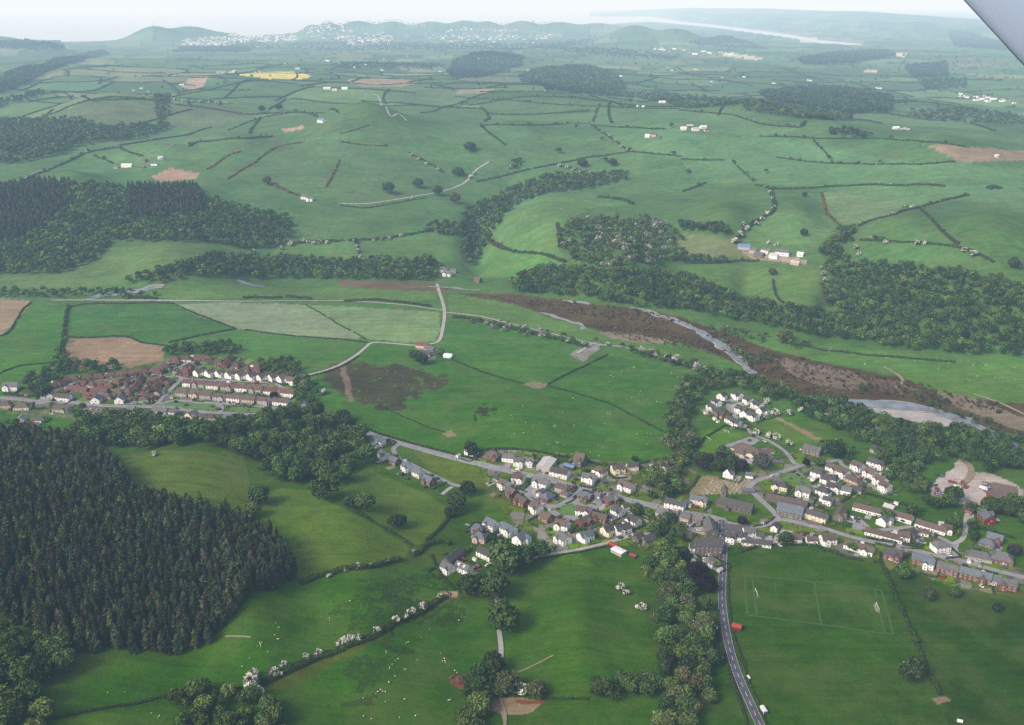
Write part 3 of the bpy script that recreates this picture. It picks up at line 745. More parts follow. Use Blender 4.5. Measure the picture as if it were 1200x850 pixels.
so = bpy.data.objects.new('sun', l); COL.objects.link(so); so.location = (0, 0, 900)
sd = np.array([math.sin(R(SUN_AZ)) * math.cos(R(SUN_EL)), math.cos(R(SUN_AZ)) * math.cos(R(SUN_EL)), math.sin(R(SUN_EL))])
import mathutils
so.rotation_euler = mathutils.Vector(-sd).to_track_quat('-Z', 'Y').to_euler()
cam = bpy.data.cameras.new('camera'); cam.sensor_fit = 'HORIZONTAL'; cam.sensor_width = 36.0; cam.lens = 36.0 * F / 1200
cam.clip_start = 0.05; cam.clip_end = 200000
co = bpy.data.objects.new('camera', cam); COL.objects.link(co); co.location = (0, 0, HC); co.rotation_euler = (R(90) - PITCH, 0, 0)
scn.camera = co
scn.render.engine = 'CYCLES'
scn.view_settings.view_transform = 'Standard'; scn.view_settings.look = 'None'; scn.view_settings.exposure = 0; scn.view_settings.gamma = 1
cy = scn.cycles; cy.use_denoising = False; cy.max_bounces = 4; cy.diffuse_bounces = 2; cy.glossy_bounces = 2; cy.transparent_max_bounces = 4; cy.volume_bounces = 0
scn.cycles.use_adaptive_sampling = True

# ------------------------------------------------------------------ the aeroplane's wing strut, close to the camera
def strut():
    MP = surf_mat('strut_paint', (150, 170, 196), (156, 176, 200), 3.0, 0.45, 0.4, True, 0)
    a = ray((1180 - 290, -26 - 319))[0] * 1.45 + (0, 0, HC); b = ray((1180 + 430, -26 + 473))[0] * 1.75 + (0, 0, HC)
    d = b - a; d /= np.linalg.norm(d)
    look = (a + b) / 2 - np.array([0, 0, HC]); look /= np.linalg.norm(look)
    wdt = np.cross(look, d); wdt /= np.linalg.norm(wdt); dep = np.cross(d, wdt)
    o = empty('aircraft_strut', tuple(a))
    n = 20; prof = []
    for i in range(n):
        t = 2 * math.pi * i / n; x = math.cos(t); yv = math.sin(t) * 0.36 * (1 - 0.35 * x); prof.append((x, yv))
    mb = MB(); rad = 0.051
    vs = [tuple((p - a) + rad * (x * wdt + y * dep)) for p in (a, b) for x, y in prof]
    mb.add(vs, [(i, (i + 1) % n, n + (i + 1) % n, n + i) for i in range(n)] + [tuple(range(n))[::-1], tuple(range(n, 2 * n))])
    me = mb.mesh('strut_fairing', MP, True); link('strut_fairing', me, o)
    mb = MB(); c = b - a
    vs = [tuple(p + rad * 1.12 * (x * wdt + y * dep)) for p in (c - d * 0.06, c + d * 0.02) for x, y in prof]
    mb.add(vs, [(i, (i + 1) % n, n + (i + 1) % n, n + i) for i in range(n)] + [tuple(range(n))[::-1], tuple(range(n, 2 * n))])
    link('end_cuff', mb.mesh('end_cuff', MP), o)
    tag(o, 'pale grey aeroplane wing strut crossing the top corner of the view', 'strut')
strut()
# ================================================================== vegetation
def unit(v): return v / (np.linalg.norm(v, axis=-1, keepdims=True) + 1e-9)
def cards(Cn, Nn, S, g, asp=0.75):
    """irregular leaf-clump quads: centres, facing, sizes -> verts (N*4,3), quads (N,4)"""
    n = len(Cn)
    a = unit(np.cross(Nn, g.normal(size=(n, 3)))); b = np.cross(Nn, a)
    S = np.broadcast_to(np.asarray(S, float), (n,))[:, None]
    j = 0.65 + 0.6 * g.random((n, 4, 1))
    corners = np.stack([-a * asp - b, a * asp - b, a * asp + b, -a * asp + b], 1) * j * S[:, None] * 0.5
    corners += (g.random((n, 4, 1)) - 0.5) * 0.35 * S[:, None] * Nn[:, None]
    return (Cn[:, None] + corners).reshape(-1, 3), np.arange(n * 4).reshape(n, 4)
def rand_dir(n, g, zmin=-0.35):
    z = zmin + (1 - zmin) * g.random(n); t = g.random(n) * 2 * np.pi; r = np.sqrt(1 - z * z)
    return np.stack([r * np.cos(t), r * np.sin(t), z], 1)
def ico(sub):
    bm = bmesh.new(); bmesh.ops.create_icosphere(bm, subdivisions=sub, radius=1)
    V = np.array([v.co[:] for v in bm.verts]); Fc = np.array([[v.index for v in f.verts] for f in bm.faces]); bm.free(); return V, Fc
ICV, ICF = ico(2)
def crown_mesh(name, seed, ncl=24, per=48, leaf=0.17, flat=0.78, zc=0.98, tone=1.0, gap=0.0, blossom=0.0, white=(0.62, 0.60, 0.58)):
    """broadleaf crown of unit radius: lumps of leaf clumps round a dark heart"""
    g = np.random.default_rng(seed); C_, N_, S_l, K_ = [], [], [], []
    d = rand_dir(ncl, g, -0.45); rad = 0.50 + 0.26 * g.random(ncl)
    cen = d * rad[:, None] * np.array([1, 1, flat]); cr = 0.27 + 0.19 * g.random(ncl)
    tone_c = 0.82 + 0.36 * g.random(ncl); isw = g.random(ncl) < blossom
    for i in range(ncl):
        q = rand_dir(per, g, -0.7); p = cen[i] + q * cr[i] * (0.82 + 0.3 * g.random((per, 1)))
        C_.append(p); N_.append(unit(q + 0.55 * g.normal(size=q.shape))); S_l.append(leaf * (0.7 + 0.7 * g.random(per)))
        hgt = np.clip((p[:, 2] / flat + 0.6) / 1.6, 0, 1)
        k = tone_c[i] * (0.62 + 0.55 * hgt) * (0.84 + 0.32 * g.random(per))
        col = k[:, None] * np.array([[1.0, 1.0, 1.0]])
        if isw[i]: col = np.array([white]) * (0.75 + 0.4 * g.random((per, 1))) / 0.06
        K_.append(col)
    C_, N_, S_l, K_ = map(np.concatenate, (C_, N_, S_l, K_))
    keep = (np.linalg.norm(C_ / np.array([1, 1, flat]), axis=1) > 0.5) & (C_[:, 2] > -0.62 * flat)
    if gap: keep &= g.random(len(keep)) > gap
    C_, N_, S_l, K_ = C_[keep], N_[keep], S_l[keep], K_[keep]
    V, Q = cards(C_, N_, S_l, g)
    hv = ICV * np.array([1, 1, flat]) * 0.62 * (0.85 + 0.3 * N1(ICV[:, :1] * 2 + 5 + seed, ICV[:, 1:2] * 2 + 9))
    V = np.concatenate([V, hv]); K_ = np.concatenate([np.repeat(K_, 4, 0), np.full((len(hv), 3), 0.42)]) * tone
    tri = ICF + len(Q) * 4; Q = np.concatenate([Q, np.column_stack([tri, tri[:, 2]])]) if False else Q
    m = bpy.data.meshes.new(name)
    V[:, 2] += zc
    fs = Q.tolist() + tri.tolist()
    m.from_pydata(V.tolist(), [], fs); m.materials.append(MLEAF)
    a = m.color_attributes.new('Col', 'FLOAT_COLOR', 'POINT'); a.data.foreach_set('color', np.column_stack([K_, np.ones(len(K_))]).astype(np.float32).ravel())
    return m
def trunk_mesh(name, seed, h=0.95, r=0.085):
    g = random.Random(seed); mb = MB()
    mb.tube((0, 0, -0.12), (0, 0, h * 0.5), r, 7, 0, r * 0.75); mb.tube((0, 0, h * 0.48), (0.03, 0.02, h), r * 0.74, 6, 0, r * 0.4)
    for i in range(5):
        t = 2 * math.pi * i / 5 + g.random(); z0 = h * (0.4 + 0.1 * g.random()); L = 0.4 + 0.15 * g.random()
        mb.tube((0, 0, z0), (L * math.cos(t), L * math.sin(t), z0 + 0.35 + 0.2 * g.random()), r * 0.45, 5, 0, r * 0.15)
    return mb.mesh(name, MBARK)
def conifer_mesh(name, seed, tiers=15, per=11, rad=0.19, tone=1.0):
    """spruce of unit height: tiers of drooping boughs, each a ragged kite, thinning to a leader"""
    g = np.random.default_rng(seed); C_, N_, S_l, K_ = [], [], [], []
    V, Q, K = [], [], []
    for t in range(tiers):
        u = (t + 0.5 * g.random()) / tiers; z = 0.08 + 0.9 * u; R0 = rad * (1 - u) ** 0.85 * (0.85 + 0.3 * g.random()) + 0.008
        n = max(4, int(per * (1 - 0.5 * u)))
        for i in range(n):
            a = 2 * math.pi * (i + g.random() * 0.7) / n + t; L = R0 * (0.7 + 0.5 * g.random())
            dr = np.array([math.cos(a), math.sin(a), 0]); sd_ = np.array([-dr[1], dr[0], 0]); zz = np.array([0, 0, 1.0])
            droop = 0.12 + 0.35 * (1 - u) * g.random()
            p0 = zz * z; p1 = zz * (z + 0.018) + dr * L * 0.5; p2 = zz * (z - L * droop) + dr * L
            w_ = L * (0.30 + 0.15 * g.random()) + 0.006
            b = len(V); V += [p0 + zz * 0.012, p1 + sd_ * w_ - zz * 0.02, p2, p1 - sd_ * w_ - zz * 0.02]
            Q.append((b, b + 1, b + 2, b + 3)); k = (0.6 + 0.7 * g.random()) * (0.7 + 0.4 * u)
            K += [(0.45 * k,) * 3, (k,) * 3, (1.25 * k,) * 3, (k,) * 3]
            b = len(V); hang = 0.03 + 0.03 * g.random()
            V += [p1 - dr * L * 0.2, p2 + sd_ * w_ * 0.4, p2 - zz * hang, p1 - dr * L * 0.1 - zz * hang * 1.3]; Q.append((b, b + 1, b + 2, b + 3)); K += [(0.6 * k,) * 3] * 4
    b = len(V); V += [np.array([0.006, 0, 0.93]), np.array([-0.006, 0.004, 0.93]), np.array([0, 0, 1.03]), np.array([0, -0.006, 0.93])]; Q.append((b, b + 1, b + 2, b + 3)); K += [(1,) * 3] * 4
    return mesh_np(name, np.array(V), np.array(Q), MLEAF, np.array(K) * tone)
def con_trunk(name):
    mb = MB(); mb.tube((0, 0, -0.06), (0, 0, 0.96), 0.016, 6, 0, 0.003); return mb.mesh(name, MBARK)
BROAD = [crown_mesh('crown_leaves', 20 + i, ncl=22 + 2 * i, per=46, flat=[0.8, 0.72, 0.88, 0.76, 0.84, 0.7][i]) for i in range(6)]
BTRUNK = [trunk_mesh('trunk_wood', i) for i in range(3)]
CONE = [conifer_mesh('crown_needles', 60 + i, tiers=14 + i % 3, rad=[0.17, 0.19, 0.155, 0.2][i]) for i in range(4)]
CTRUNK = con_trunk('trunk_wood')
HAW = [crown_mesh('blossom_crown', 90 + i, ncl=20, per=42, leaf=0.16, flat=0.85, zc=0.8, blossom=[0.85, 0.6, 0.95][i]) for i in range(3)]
HTRUNK = trunk_mesh('trunk_wood', 9, 0.8, 0.06)
# leaf tints (reflectance): real foliage is dark
TINT = {'oak': (0.064, 0.110, 0.032), 'dark': (0.042, 0.076, 0.027), 'light': (0.100, 0.148, 0.040), 'willow': (0.092, 0.122, 0.062), 'brown': (0.088, 0.104, 0.046),
        'yellow': (0.10, 0.115, 0.03), 'spruce': (0.044, 0.064, 0.033), 'larch': (0.068, 0.090, 0.036), 'dead': (0.074, 0.064, 0.048), 'copper': (0.022, 0.012, 0.016),
        'haw': (0.044, 0.062, 0.032), 'purple': (0.036, 0.036, 0.036), 'gorse': (0.22, 0.115, 0.035), 'hedge': (0.046, 0.074, 0.028), 'bramble': (0.055, 0.052, 0.034), 'silver': (0.10, 0.12, 0.095)}
def tint(k, g=0.30):
    v = np.array(TINT[k]); return tuple(v * (1 + g * (rng.random() * 2 - 1)) * (1 + 0.08 * (rng.random(3) * 2 - 1)))
def px_scale(P):
    """photo pixels per metre at a ground point"""
    y, z = P[1], P[2] - HC
    return F / (y * cp - z * sp)
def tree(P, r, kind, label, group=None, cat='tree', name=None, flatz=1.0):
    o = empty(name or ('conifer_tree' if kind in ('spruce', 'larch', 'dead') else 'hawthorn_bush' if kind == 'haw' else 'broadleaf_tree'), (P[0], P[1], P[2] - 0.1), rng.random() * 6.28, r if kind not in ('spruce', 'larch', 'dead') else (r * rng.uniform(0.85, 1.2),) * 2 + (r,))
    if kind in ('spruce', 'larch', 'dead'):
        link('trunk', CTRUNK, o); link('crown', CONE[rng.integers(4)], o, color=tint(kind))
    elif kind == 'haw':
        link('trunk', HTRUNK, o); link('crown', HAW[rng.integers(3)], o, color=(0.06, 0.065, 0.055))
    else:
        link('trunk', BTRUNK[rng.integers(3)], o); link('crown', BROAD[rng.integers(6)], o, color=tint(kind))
    if kind in ('spruce', 'larch', 'dead'): pass
    else: o.scale = (r * rng.uniform(0.86, 1.14), r * rng.uniform(0.86, 1.14), r * rng.uniform(0.84, 1.2))
    return tag(o, label, cat, group)

# ---- woods: spots spread through an outline, the largest-looking become trees of their own, the rest of a wood is one mass
def spots(s, spacing, g, jitter=0.42):
    W = place(densify(pts(s), 10))[:, :2]
    x0, y0 = W.min(0); x1, y1 = W.max(0)
    xs, ys = np.meshgrid(np.arange(x0, x1, spacing), np.arange(y0, y1, spacing * 0.87), indexing='ij')
    xs = xs + (np.arange(xs.shape[1]) % 2)[None] * spacing / 2
    xs = xs + (g.random(xs.shape) - 0.5) * 2 * jitter * spacing; ys = ys + (g.random(xs.shape) - 0.5) * 2 * jitter * spacing
    q = inside(W, xs, ys); X, Y = xs[q], ys[q]
    return np.stack([X, Y, height(X, Y)], 1)
BW, CW = [], []       # candidate broadleaf and conifer spots: dicts
def wood(s, spacing, rmin, rmax, mix, key, cover=1.0):
    g = np.random.default_rng(len(BW) + len(CW) + 11)
    P = spots(s, spacing, g)
    for p in P:
        if g.random() > cover: continue
        k = mix[int(g.random() * len(mix))]; u = g.random()
        q = dict(P=p, r=rmin + (rmax - rmin) * u ** 1.3, k=k, key=key, px=0)
        if k in ('spruce', 'larch', 'dead'):
            q['px'] = q['r'] * px_scale(p); CW.append(q)
        else:
            q['px'] = q['r'] * px_scale(p); BW.append(q)
O5 = ['oak'] * 5 + ['dark'] * 4 + ['light']
# foreground plantation and woods
SPR = ['spruce'] * 15 + ['larch'] * 5 + ['dead'] * 2
wood('-60,520 30,516 85,522 140,552 162,585 215,598 285,616 330,645 345,672 325,690 290,700 265,732 240,762 200,766 150,764 95,768 70,760 40,740 0,725 -60,720', 5.8, 14, 24, SPR, 'plantation')
wood('262,612 330,645 347,672 325,692 300,690 290,650', 6.5, 14, 21, ['spruce', 'dead', 'spruce', 'dead', 'spruce'], 'plantation')
wood('-60,740 20,735 55,742 78,768 80,800 62,838 40,870 -60,880', 13, 6, 9, ['oak', 'light', 'oak', 'dark'], 'corner')
wood('75,508 130,494 180,503 240,506 290,500 335,488 370,488 395,490 415,500 428,515 433,540 420,556 395,572 362,568 330,566 305,560 298,540 270,530 230,520 180,528 150,528 110,524', 13.5, 6.2, 9.5, O5, 'bank')
wood('200,818 235,812 290,815 310,822 335,835 340,875 210,875', 9, 4, 6.5, ['light', 'oak', 'dark'], 'lowercopse')
wood('700,800 740,798 770,800 775,820 730,824 690,818', 8, 4.5, 6.0, ['dark', 'oak'], 'hedgerow')
wood('788,690 812,690 820,705 830,740 838,770 836,800 832,830 820,875 775,875 772,845 778,820 775,790 768,760 762,735 770,712', 11.5, 5.2, 7.5, ['oak', 'light', 'oak', 'dark', 'brown'], 'roadside')
wood('748,672 768,655 790,652 800,668 800,690 780,700 756,694', 10, 5, 7.5, ['dark', 'oak', 'light'], 'gardenwood')
wood('545,800 575,780 583,800 580,835 560,870 535,870', 9, 4.5, 6.5, ['oak', 'dark', 'light'], 'tracktrees')
wood('840,850 900,838 960,850 960,880 820,880', 9, 4, 6, ['brown', 'oak', 'light'], 'hedgerow') if False else None
# village woods
wood('800,447 835,437 870,444 905,454 935,464 925,474 900,471 878,462 850,457 830,459 818,472 808,490 798,510 786,520 780,505 788,470', 10.5, 5, 7.5, O5 + ['brown', 'willow'], 'estatewood')
wood('775,520 800,503 816,518 812,540 803,556 792,580 765,578 755,566 770,545 792,536', 10, 4.6, 6.8, ['oak', 'light', 'willow', 'dark', 'brown'], 'schoolwood')
wood('815,540 850,532 862,548 845,556 815,556', 8.5, 5, 6.5, ['dark', 'dark', 'purple'], 'schoolwood')
wood('940,468 990,476 1045,498 1075,505 1120,508 1160,512 1210,526 1260,540 1260,575 1200,552 1160,556 1142,548 1120,540 1100,543 1080,556 1062,566 1045,556 1030,545 1022,528 985,508 950,494 930,480', 11, 5.2, 8.0, O5, 'riverwood')
wood('1078,592 1110,594 1150,598 1200,594 1260,600 1260,640 1205,620 1190,606 1150,604 1120,600 1082,600', 9, 5.2, 7.8, ['dark', 'oak', 'oak'], 'yardwood')
wood('1050,545 1072,552 1086,570 1078,586 1055,576 1035,560', 9, 4.5, 6.5, ['oak', 'light'], 'yardwood')
wood('1112,608 1126,605 1126,628 1112,630', 6.5, 3.4, 4.4, ['oak', 'light'], 'gardenwood')
wood('1134,607 1144,615 1146,640 1136,632', 6.5, 3.2, 4.4, ['oak', 'dark'], 'gardenwood')
wood('755,560 800,560 806,580 790,590 760,588 745,576', 11, 3.2, 4.8, ['light', 'oak', 'willow'], 'gardenwood')
wood('770,600 800,615 798,640 808,660 775,655 760,640', 10, 4, 6.2, ['oak', 'light', 'dark'], 'gardenwood')
wood('955,525 985,522 1005,530 1000,545 985,536 960,534', 10, 4.2, 6, ['oak', 'dark'], 'gardenwood')
wood('190,411 240,405 280,408 282,418 240,418 195,418', 10, 5, 6.5, ['dark', 'oak'], 'estatetrees')
wood('300,428 345,425 355,438 340,446 315,438', 11, 5, 6.5, ['oak', 'brown', 'dark'], 'estatetrees')
wood('60,432 72,425 140,428 150,432 140,438 80,440 55,455 35,462 32,452', 12, 4.5, 6.5, ['dark', 'oak'], 'estatetrees')
wood('30,446 52,444 55,462 35,464', 10, 5, 7, ['dark', 'oak'], 'estatetrees')
wood('66,415 78,398 80,440 66,436', 11, 4.5, 6, ['oak'], 'estatetrees')
wood('340,452 360,448 372,455 370,480 352,478', 11, 5, 6.5, ['oak', 'dark'], 'estatetrees')
wood('90,488 180,486 190,496 240,500 180,504 130,500 80,500', 13, 5, 7, ['oak', 'light', 'oak'], 'bank')
# across the river and up the slopes
wood('0,222 40,216 85,216 80,240 68,258 30,282 0,286 -60,290 -60,225', 9, 17, 22, ['spruce', 'purple2'] if False else ['spruce', 'spruce', 'dead'], 'slopespruce')
wood('148,222 232,221 243,240 238,255 200,256 150,256', 9, 17, 21, ['spruce', 'dead', 'spruce'], 'slopespruce')
wood('85,216 148,222 150,256 240,255 243,236 275,242 305,250 340,258 344,280 325,290 300,293 262,290 242,286 200,284 150,284 132,284 115,300 95,316 60,322 -60,324 -60,290 0,286 30,282 68,258', 12.5, 6, 8.5, O5, 'slopewood')
wood('142,334 180,322 215,310 255,300 300,303 345,303 400,308 440,306 505,308 516,320 512,330 440,329 380,329 300,327 225,325 185,333', 12, 5.5, 8.0, O5, 'riverbank')
wood('-40,341 60,342 130,341 185,346 190,352 100,350 -40,351', 14, 4, 6, O5, 'riverbank')
wood('500,265 540,263 548,246 575,236 600,218 640,208 700,205 736,205 736,212 690,222 645,226 605,240 588,256 572,285 552,312 541,300 546,282 500,274', 12, 5, 8, O5 + ['willow'], 'streamwood')
wood('598,190 612,190 612,200 600,200', 10, 5, 7, O5, 'streamwood')
wood('655,268 690,256 722,258 760,256 792,268 802,298 775,314 722,318 680,312 655,292', 12.5, 4.5, 7, ['oak', 'light', 'willow', 'dark', 'oak', 'brown', 'oak', 'dark', 'willow', 'oak', 'light', 'haw'], 'knollwood', 0.9)
wood('600,328 640,316 700,320 760,318 800,326 840,340 872,354 920,362 985,374 1060,382 1120,386 1260,388 1260,422 1130,418 1042,408 965,396 912,386 850,376 800,364 740,361 690,352 640,346 600,342', 12, 5.5, 8.5, O5, 'valleywood')
wood('958,302 985,268 1004,272 990,298 1002,312 1050,316 1100,318 1200,334 1260,340 1260,390 1120,386 1060,380 988,374 968,352 972,330', 12.5, 6, 9, O5, 'valleywood')
wood('796,263 852,268 856,277 800,271', 9, 6, 8, ['dark'], 'valleywood')
wood('780,300 850,306 850,310 790,308', 9, 5, 7, ['dark', 'oak'], 'valleywood')
wood('545,346 680,356 745,364 800,374 840,388 862,404 905,418 950,427 1050,444 1110,458 1170,474 1180,486 1110,476 1050,466 980,462 930,456 905,444 868,418 838,394 800,378 740,378 690,372 640,362 590,352', 5.5, 0.7, 2.3, ['gorse', 'bramble', 'bramble', 'brown', 'bramble', 'oak', 'gorse', 'bramble'], 'flats', 0.5)
wood('700,380 740,384 800,392 830,404 850,418 800,408 740,400 700,388', 6.5, 0.9, 2.1, ['gorse', 'bramble', 'bramble', 'brown', 'oak'], 'flats', 0.7)
wood('830,385 900,392 960,405 940,412 880,402 835,395', 13, 3.5, 5.5, ['willow', 'oak', 'bramble'], 'riverscrub', 0.7)
wood('845,402 905,418 920,438 880,430 850,415', 12, 3, 5, ['willow', 'oak', 'brown'], 'riverscrub', 0.6)
wood('1000,452 1090,466 1160,474 1170,482 1100,474 1010,460', 12, 3, 4.6, ['oak', 'brown', 'bramble'], 'riverscrub', 0.7)
wood('1080,470 1140,490 1220,520 1220,530 1150,502 1090,480', 12, 3, 5, ['oak', 'dark'], 'riverscrub', 0.7)
wood('540,372 600,382 660,394 700,402 690,408 640,400 560,384', 12, 3, 5, ['oak', 'willow', 'haw'], 'riverscrub', 0.75)
wood('725,405 790,420 820,432 830,442 780,428 735,414', 11, 4, 6, ['oak', 'dark', 'haw'], 'riverscrub', 0.9)
# further off
wood('-60,142 40,141 95,141 120,150 150,149 200,146 200,152 160,164 110,168 70,182 30,192 -60,196', 15, 6, 9, O5, 'farwood')
wood('185,112 200,110 198,138 188,145 182,135', 12, 4, 5.5, O5, 'farwood')
wood('60,72 118,60 128,64 100,72 70,80 30,100 0,112 -40,112 0,95', 20, 7, 10, ['dark'], 'farwood')
wood('0,118 52,107 52,112 0,127 -40,130 -40,122', 18, 6, 9, ['dark'], 'farwood')
wood('0,50 40,48 72,50 76,58 40,60 0,57 -40,60 -40,50', 30, 9, 12, ['dark'], 'farwood')
wood('522,84 530,72 560,62 600,61 616,68 612,78 596,84 560,92 530,92', 17, 12, 17, ['spruce'], 'farspruce')
wood('608,92 630,82 680,78 720,88 735,104 725,112 690,110 640,102 612,98', 18, 7, 11, O5 + ['dark'] * 5, 'farwood')
wood('630,100 690,104 730,112 720,114 640,106', 16, 12, 16, ['spruce'], 'farspruce')
wood('890,112 930,106 990,106 1030,112 1045,124 1040,132 990,134 940,126 900,120', 17, 11, 15, ['spruce', 'dark'], 'farspruce')
wood('865,126 900,122 940,128 990,136 1000,142 940,140 880,132', 17, 6, 9, O5, 'farwood')
wood('968,153 1000,154 1022,160 1015,164 975,160', 14, 6, 8, ['dark'], 'farwood')
wood('724,108 790,112 800,122 760,118 722,114', 17, 6, 8, O5, 'farwood')
wood('768,110 880,118 900,124 800,128 770,120', 20, 6, 8, O5, 'farwood', 0.6)
wood('935,70 980,62 1040,60 1050,66 1000,76 940,78', 30, 9, 13, ['dark'], 'farwood')
wood('1060,78 1110,74 1112,92 1070,90', 26, 9, 12, ['dark'], 'farwood')
wood('1075,96 1130,94 1132,104 1085,106', 24, 7, 10, ['dark'], 'farwood')
wood('1060,134 1130,128 1200,140 1260,140 1260,150 1180,148 1080,142', 22, 6, 9, O5, 'farwood', 0.6)
wood('1110,36 1140,40 1200,58 1200,62 1120,56', 45, 9, 13, ['dark'], 'farwood', 0.8)
wood('800,50 850,42 880,50 900,58 850,56', 26, 4.5, 6.5, ['dark'], 'farwood', 0.7)
wood('400,75 520,76 510,82 400,82', 26, 7, 10, O5, 'farwood', 0.6)
wood('620,56 720,58 800,66 790,72 680,66', 34, 8, 11, O5, 'farwood', 0.35)
wood('260,52 420,50 640,52 690,46 700,52 600,60 420,60 270,58', 46, 6, 9, ['dark'], 'farwood', 0.5)
wood('215,55 300,56 290,62 200,62', 40, 8, 11, ['dark'], 'farwood', 0.8)
wood('370,26 460,24 520,30 640,26 690,30 640,36 480,38 380,36', 60, 5, 7.5, ['dark'], 'farwood', 0.5)
# loose trees of the wide pastures
g_ = np.random.default_rng(5)
for s, n in [('330,40 1150,60 1190,140 700,130 420,95', 420), ('60,80 400,60 420,130 60,130', 90), ('380,150 880,150 1000,240 620,190', 8), ('1000,60 1190,70 1190,140 1000,130', 140)]:
    W = place(densify(pts(s), 10))[:, :2]; c = 0
    while c < n:
        x = W[:, 0].min() + np.ptp(W[:, 0]) * g_.random(); y = W[:, 1].min() + np.ptp(W[:, 1]) * g_.random()
        if inside(W, np.array([x]), np.array([y]))[0]:
            P = np.array([x, y, float(height(x, y))]); c += 1
            q = dict(P=P, r=4.5 + 4 * g_.random(), k='dark', key='farwood'); q['px'] = q['r'] * px_scale(P); BW.append(q)
WLAB = {'plantation': ('tall dark spruce standing in the dense conifer plantation on the hillside', 'spruces of the hillside plantation'),
        'corner': ('big rounded oak in the leafy clump at the corner below the conifers', 'oaks below the conifer plantation'),
        'bank': ('large rounded oak in the dark wood between the sloping pastures and the houses', 'oaks of the wood on the bank'),
        'lowercopse': ('leafy tree in the small copse below the white hawthorn hedge', 'trees of the copse by the hawthorn hedge'),
        'hedgerow': ('dark bushy tree in the field-end hedgerow leading to the tree belt', 'trees of the field-end hedgerow'),
        'roadside': ('rounded green tree in the long belt beside the village road', 'trees of the belt along the road'),
        'gardenwood': ('leafy garden tree growing among the village plots', 'garden trees of the village'),
        'tracktrees': ('leafy tree clustered by the bare earth patch on the farm track', 'trees at the foot of the farm track'),
        'estatewood': ('leafy tree in the belt around the white cul-de-sac houses', 'trees round the white cul-de-sac'),
        'schoolwood': ('leafy tree in the belt between the big pasture and the school', 'trees between the pasture and the school'),
        'riverwood': ('dense green tree in the wood along the near river bank', 'trees of the near river bank'),
        'yardwood': ('dense green tree in the wood around the scrap yard', 'trees round the scrap yard'),
        'estatetrees': ('leafy tree standing around the red roofed housing estate', 'trees round the red roofed estate'),
        'valleywood': ('dense green tree in the wood along the foot of the far slope', 'trees of the far valley wood'),
        'riverscrub': ('low scrubby tree on the brown river flats', 'scrub trees of the river flats'),
        'riverbank': ('green tree in the narrow wood along the upper river bend', 'trees of the upper river bend'),
        'streamwood': ('green tree in the wooded stream gully climbing the pastures', 'trees of the stream gully'),
        'knollwood': ('green tree on the scrubby wooded knoll across the river', 'trees of the wooded knoll')}
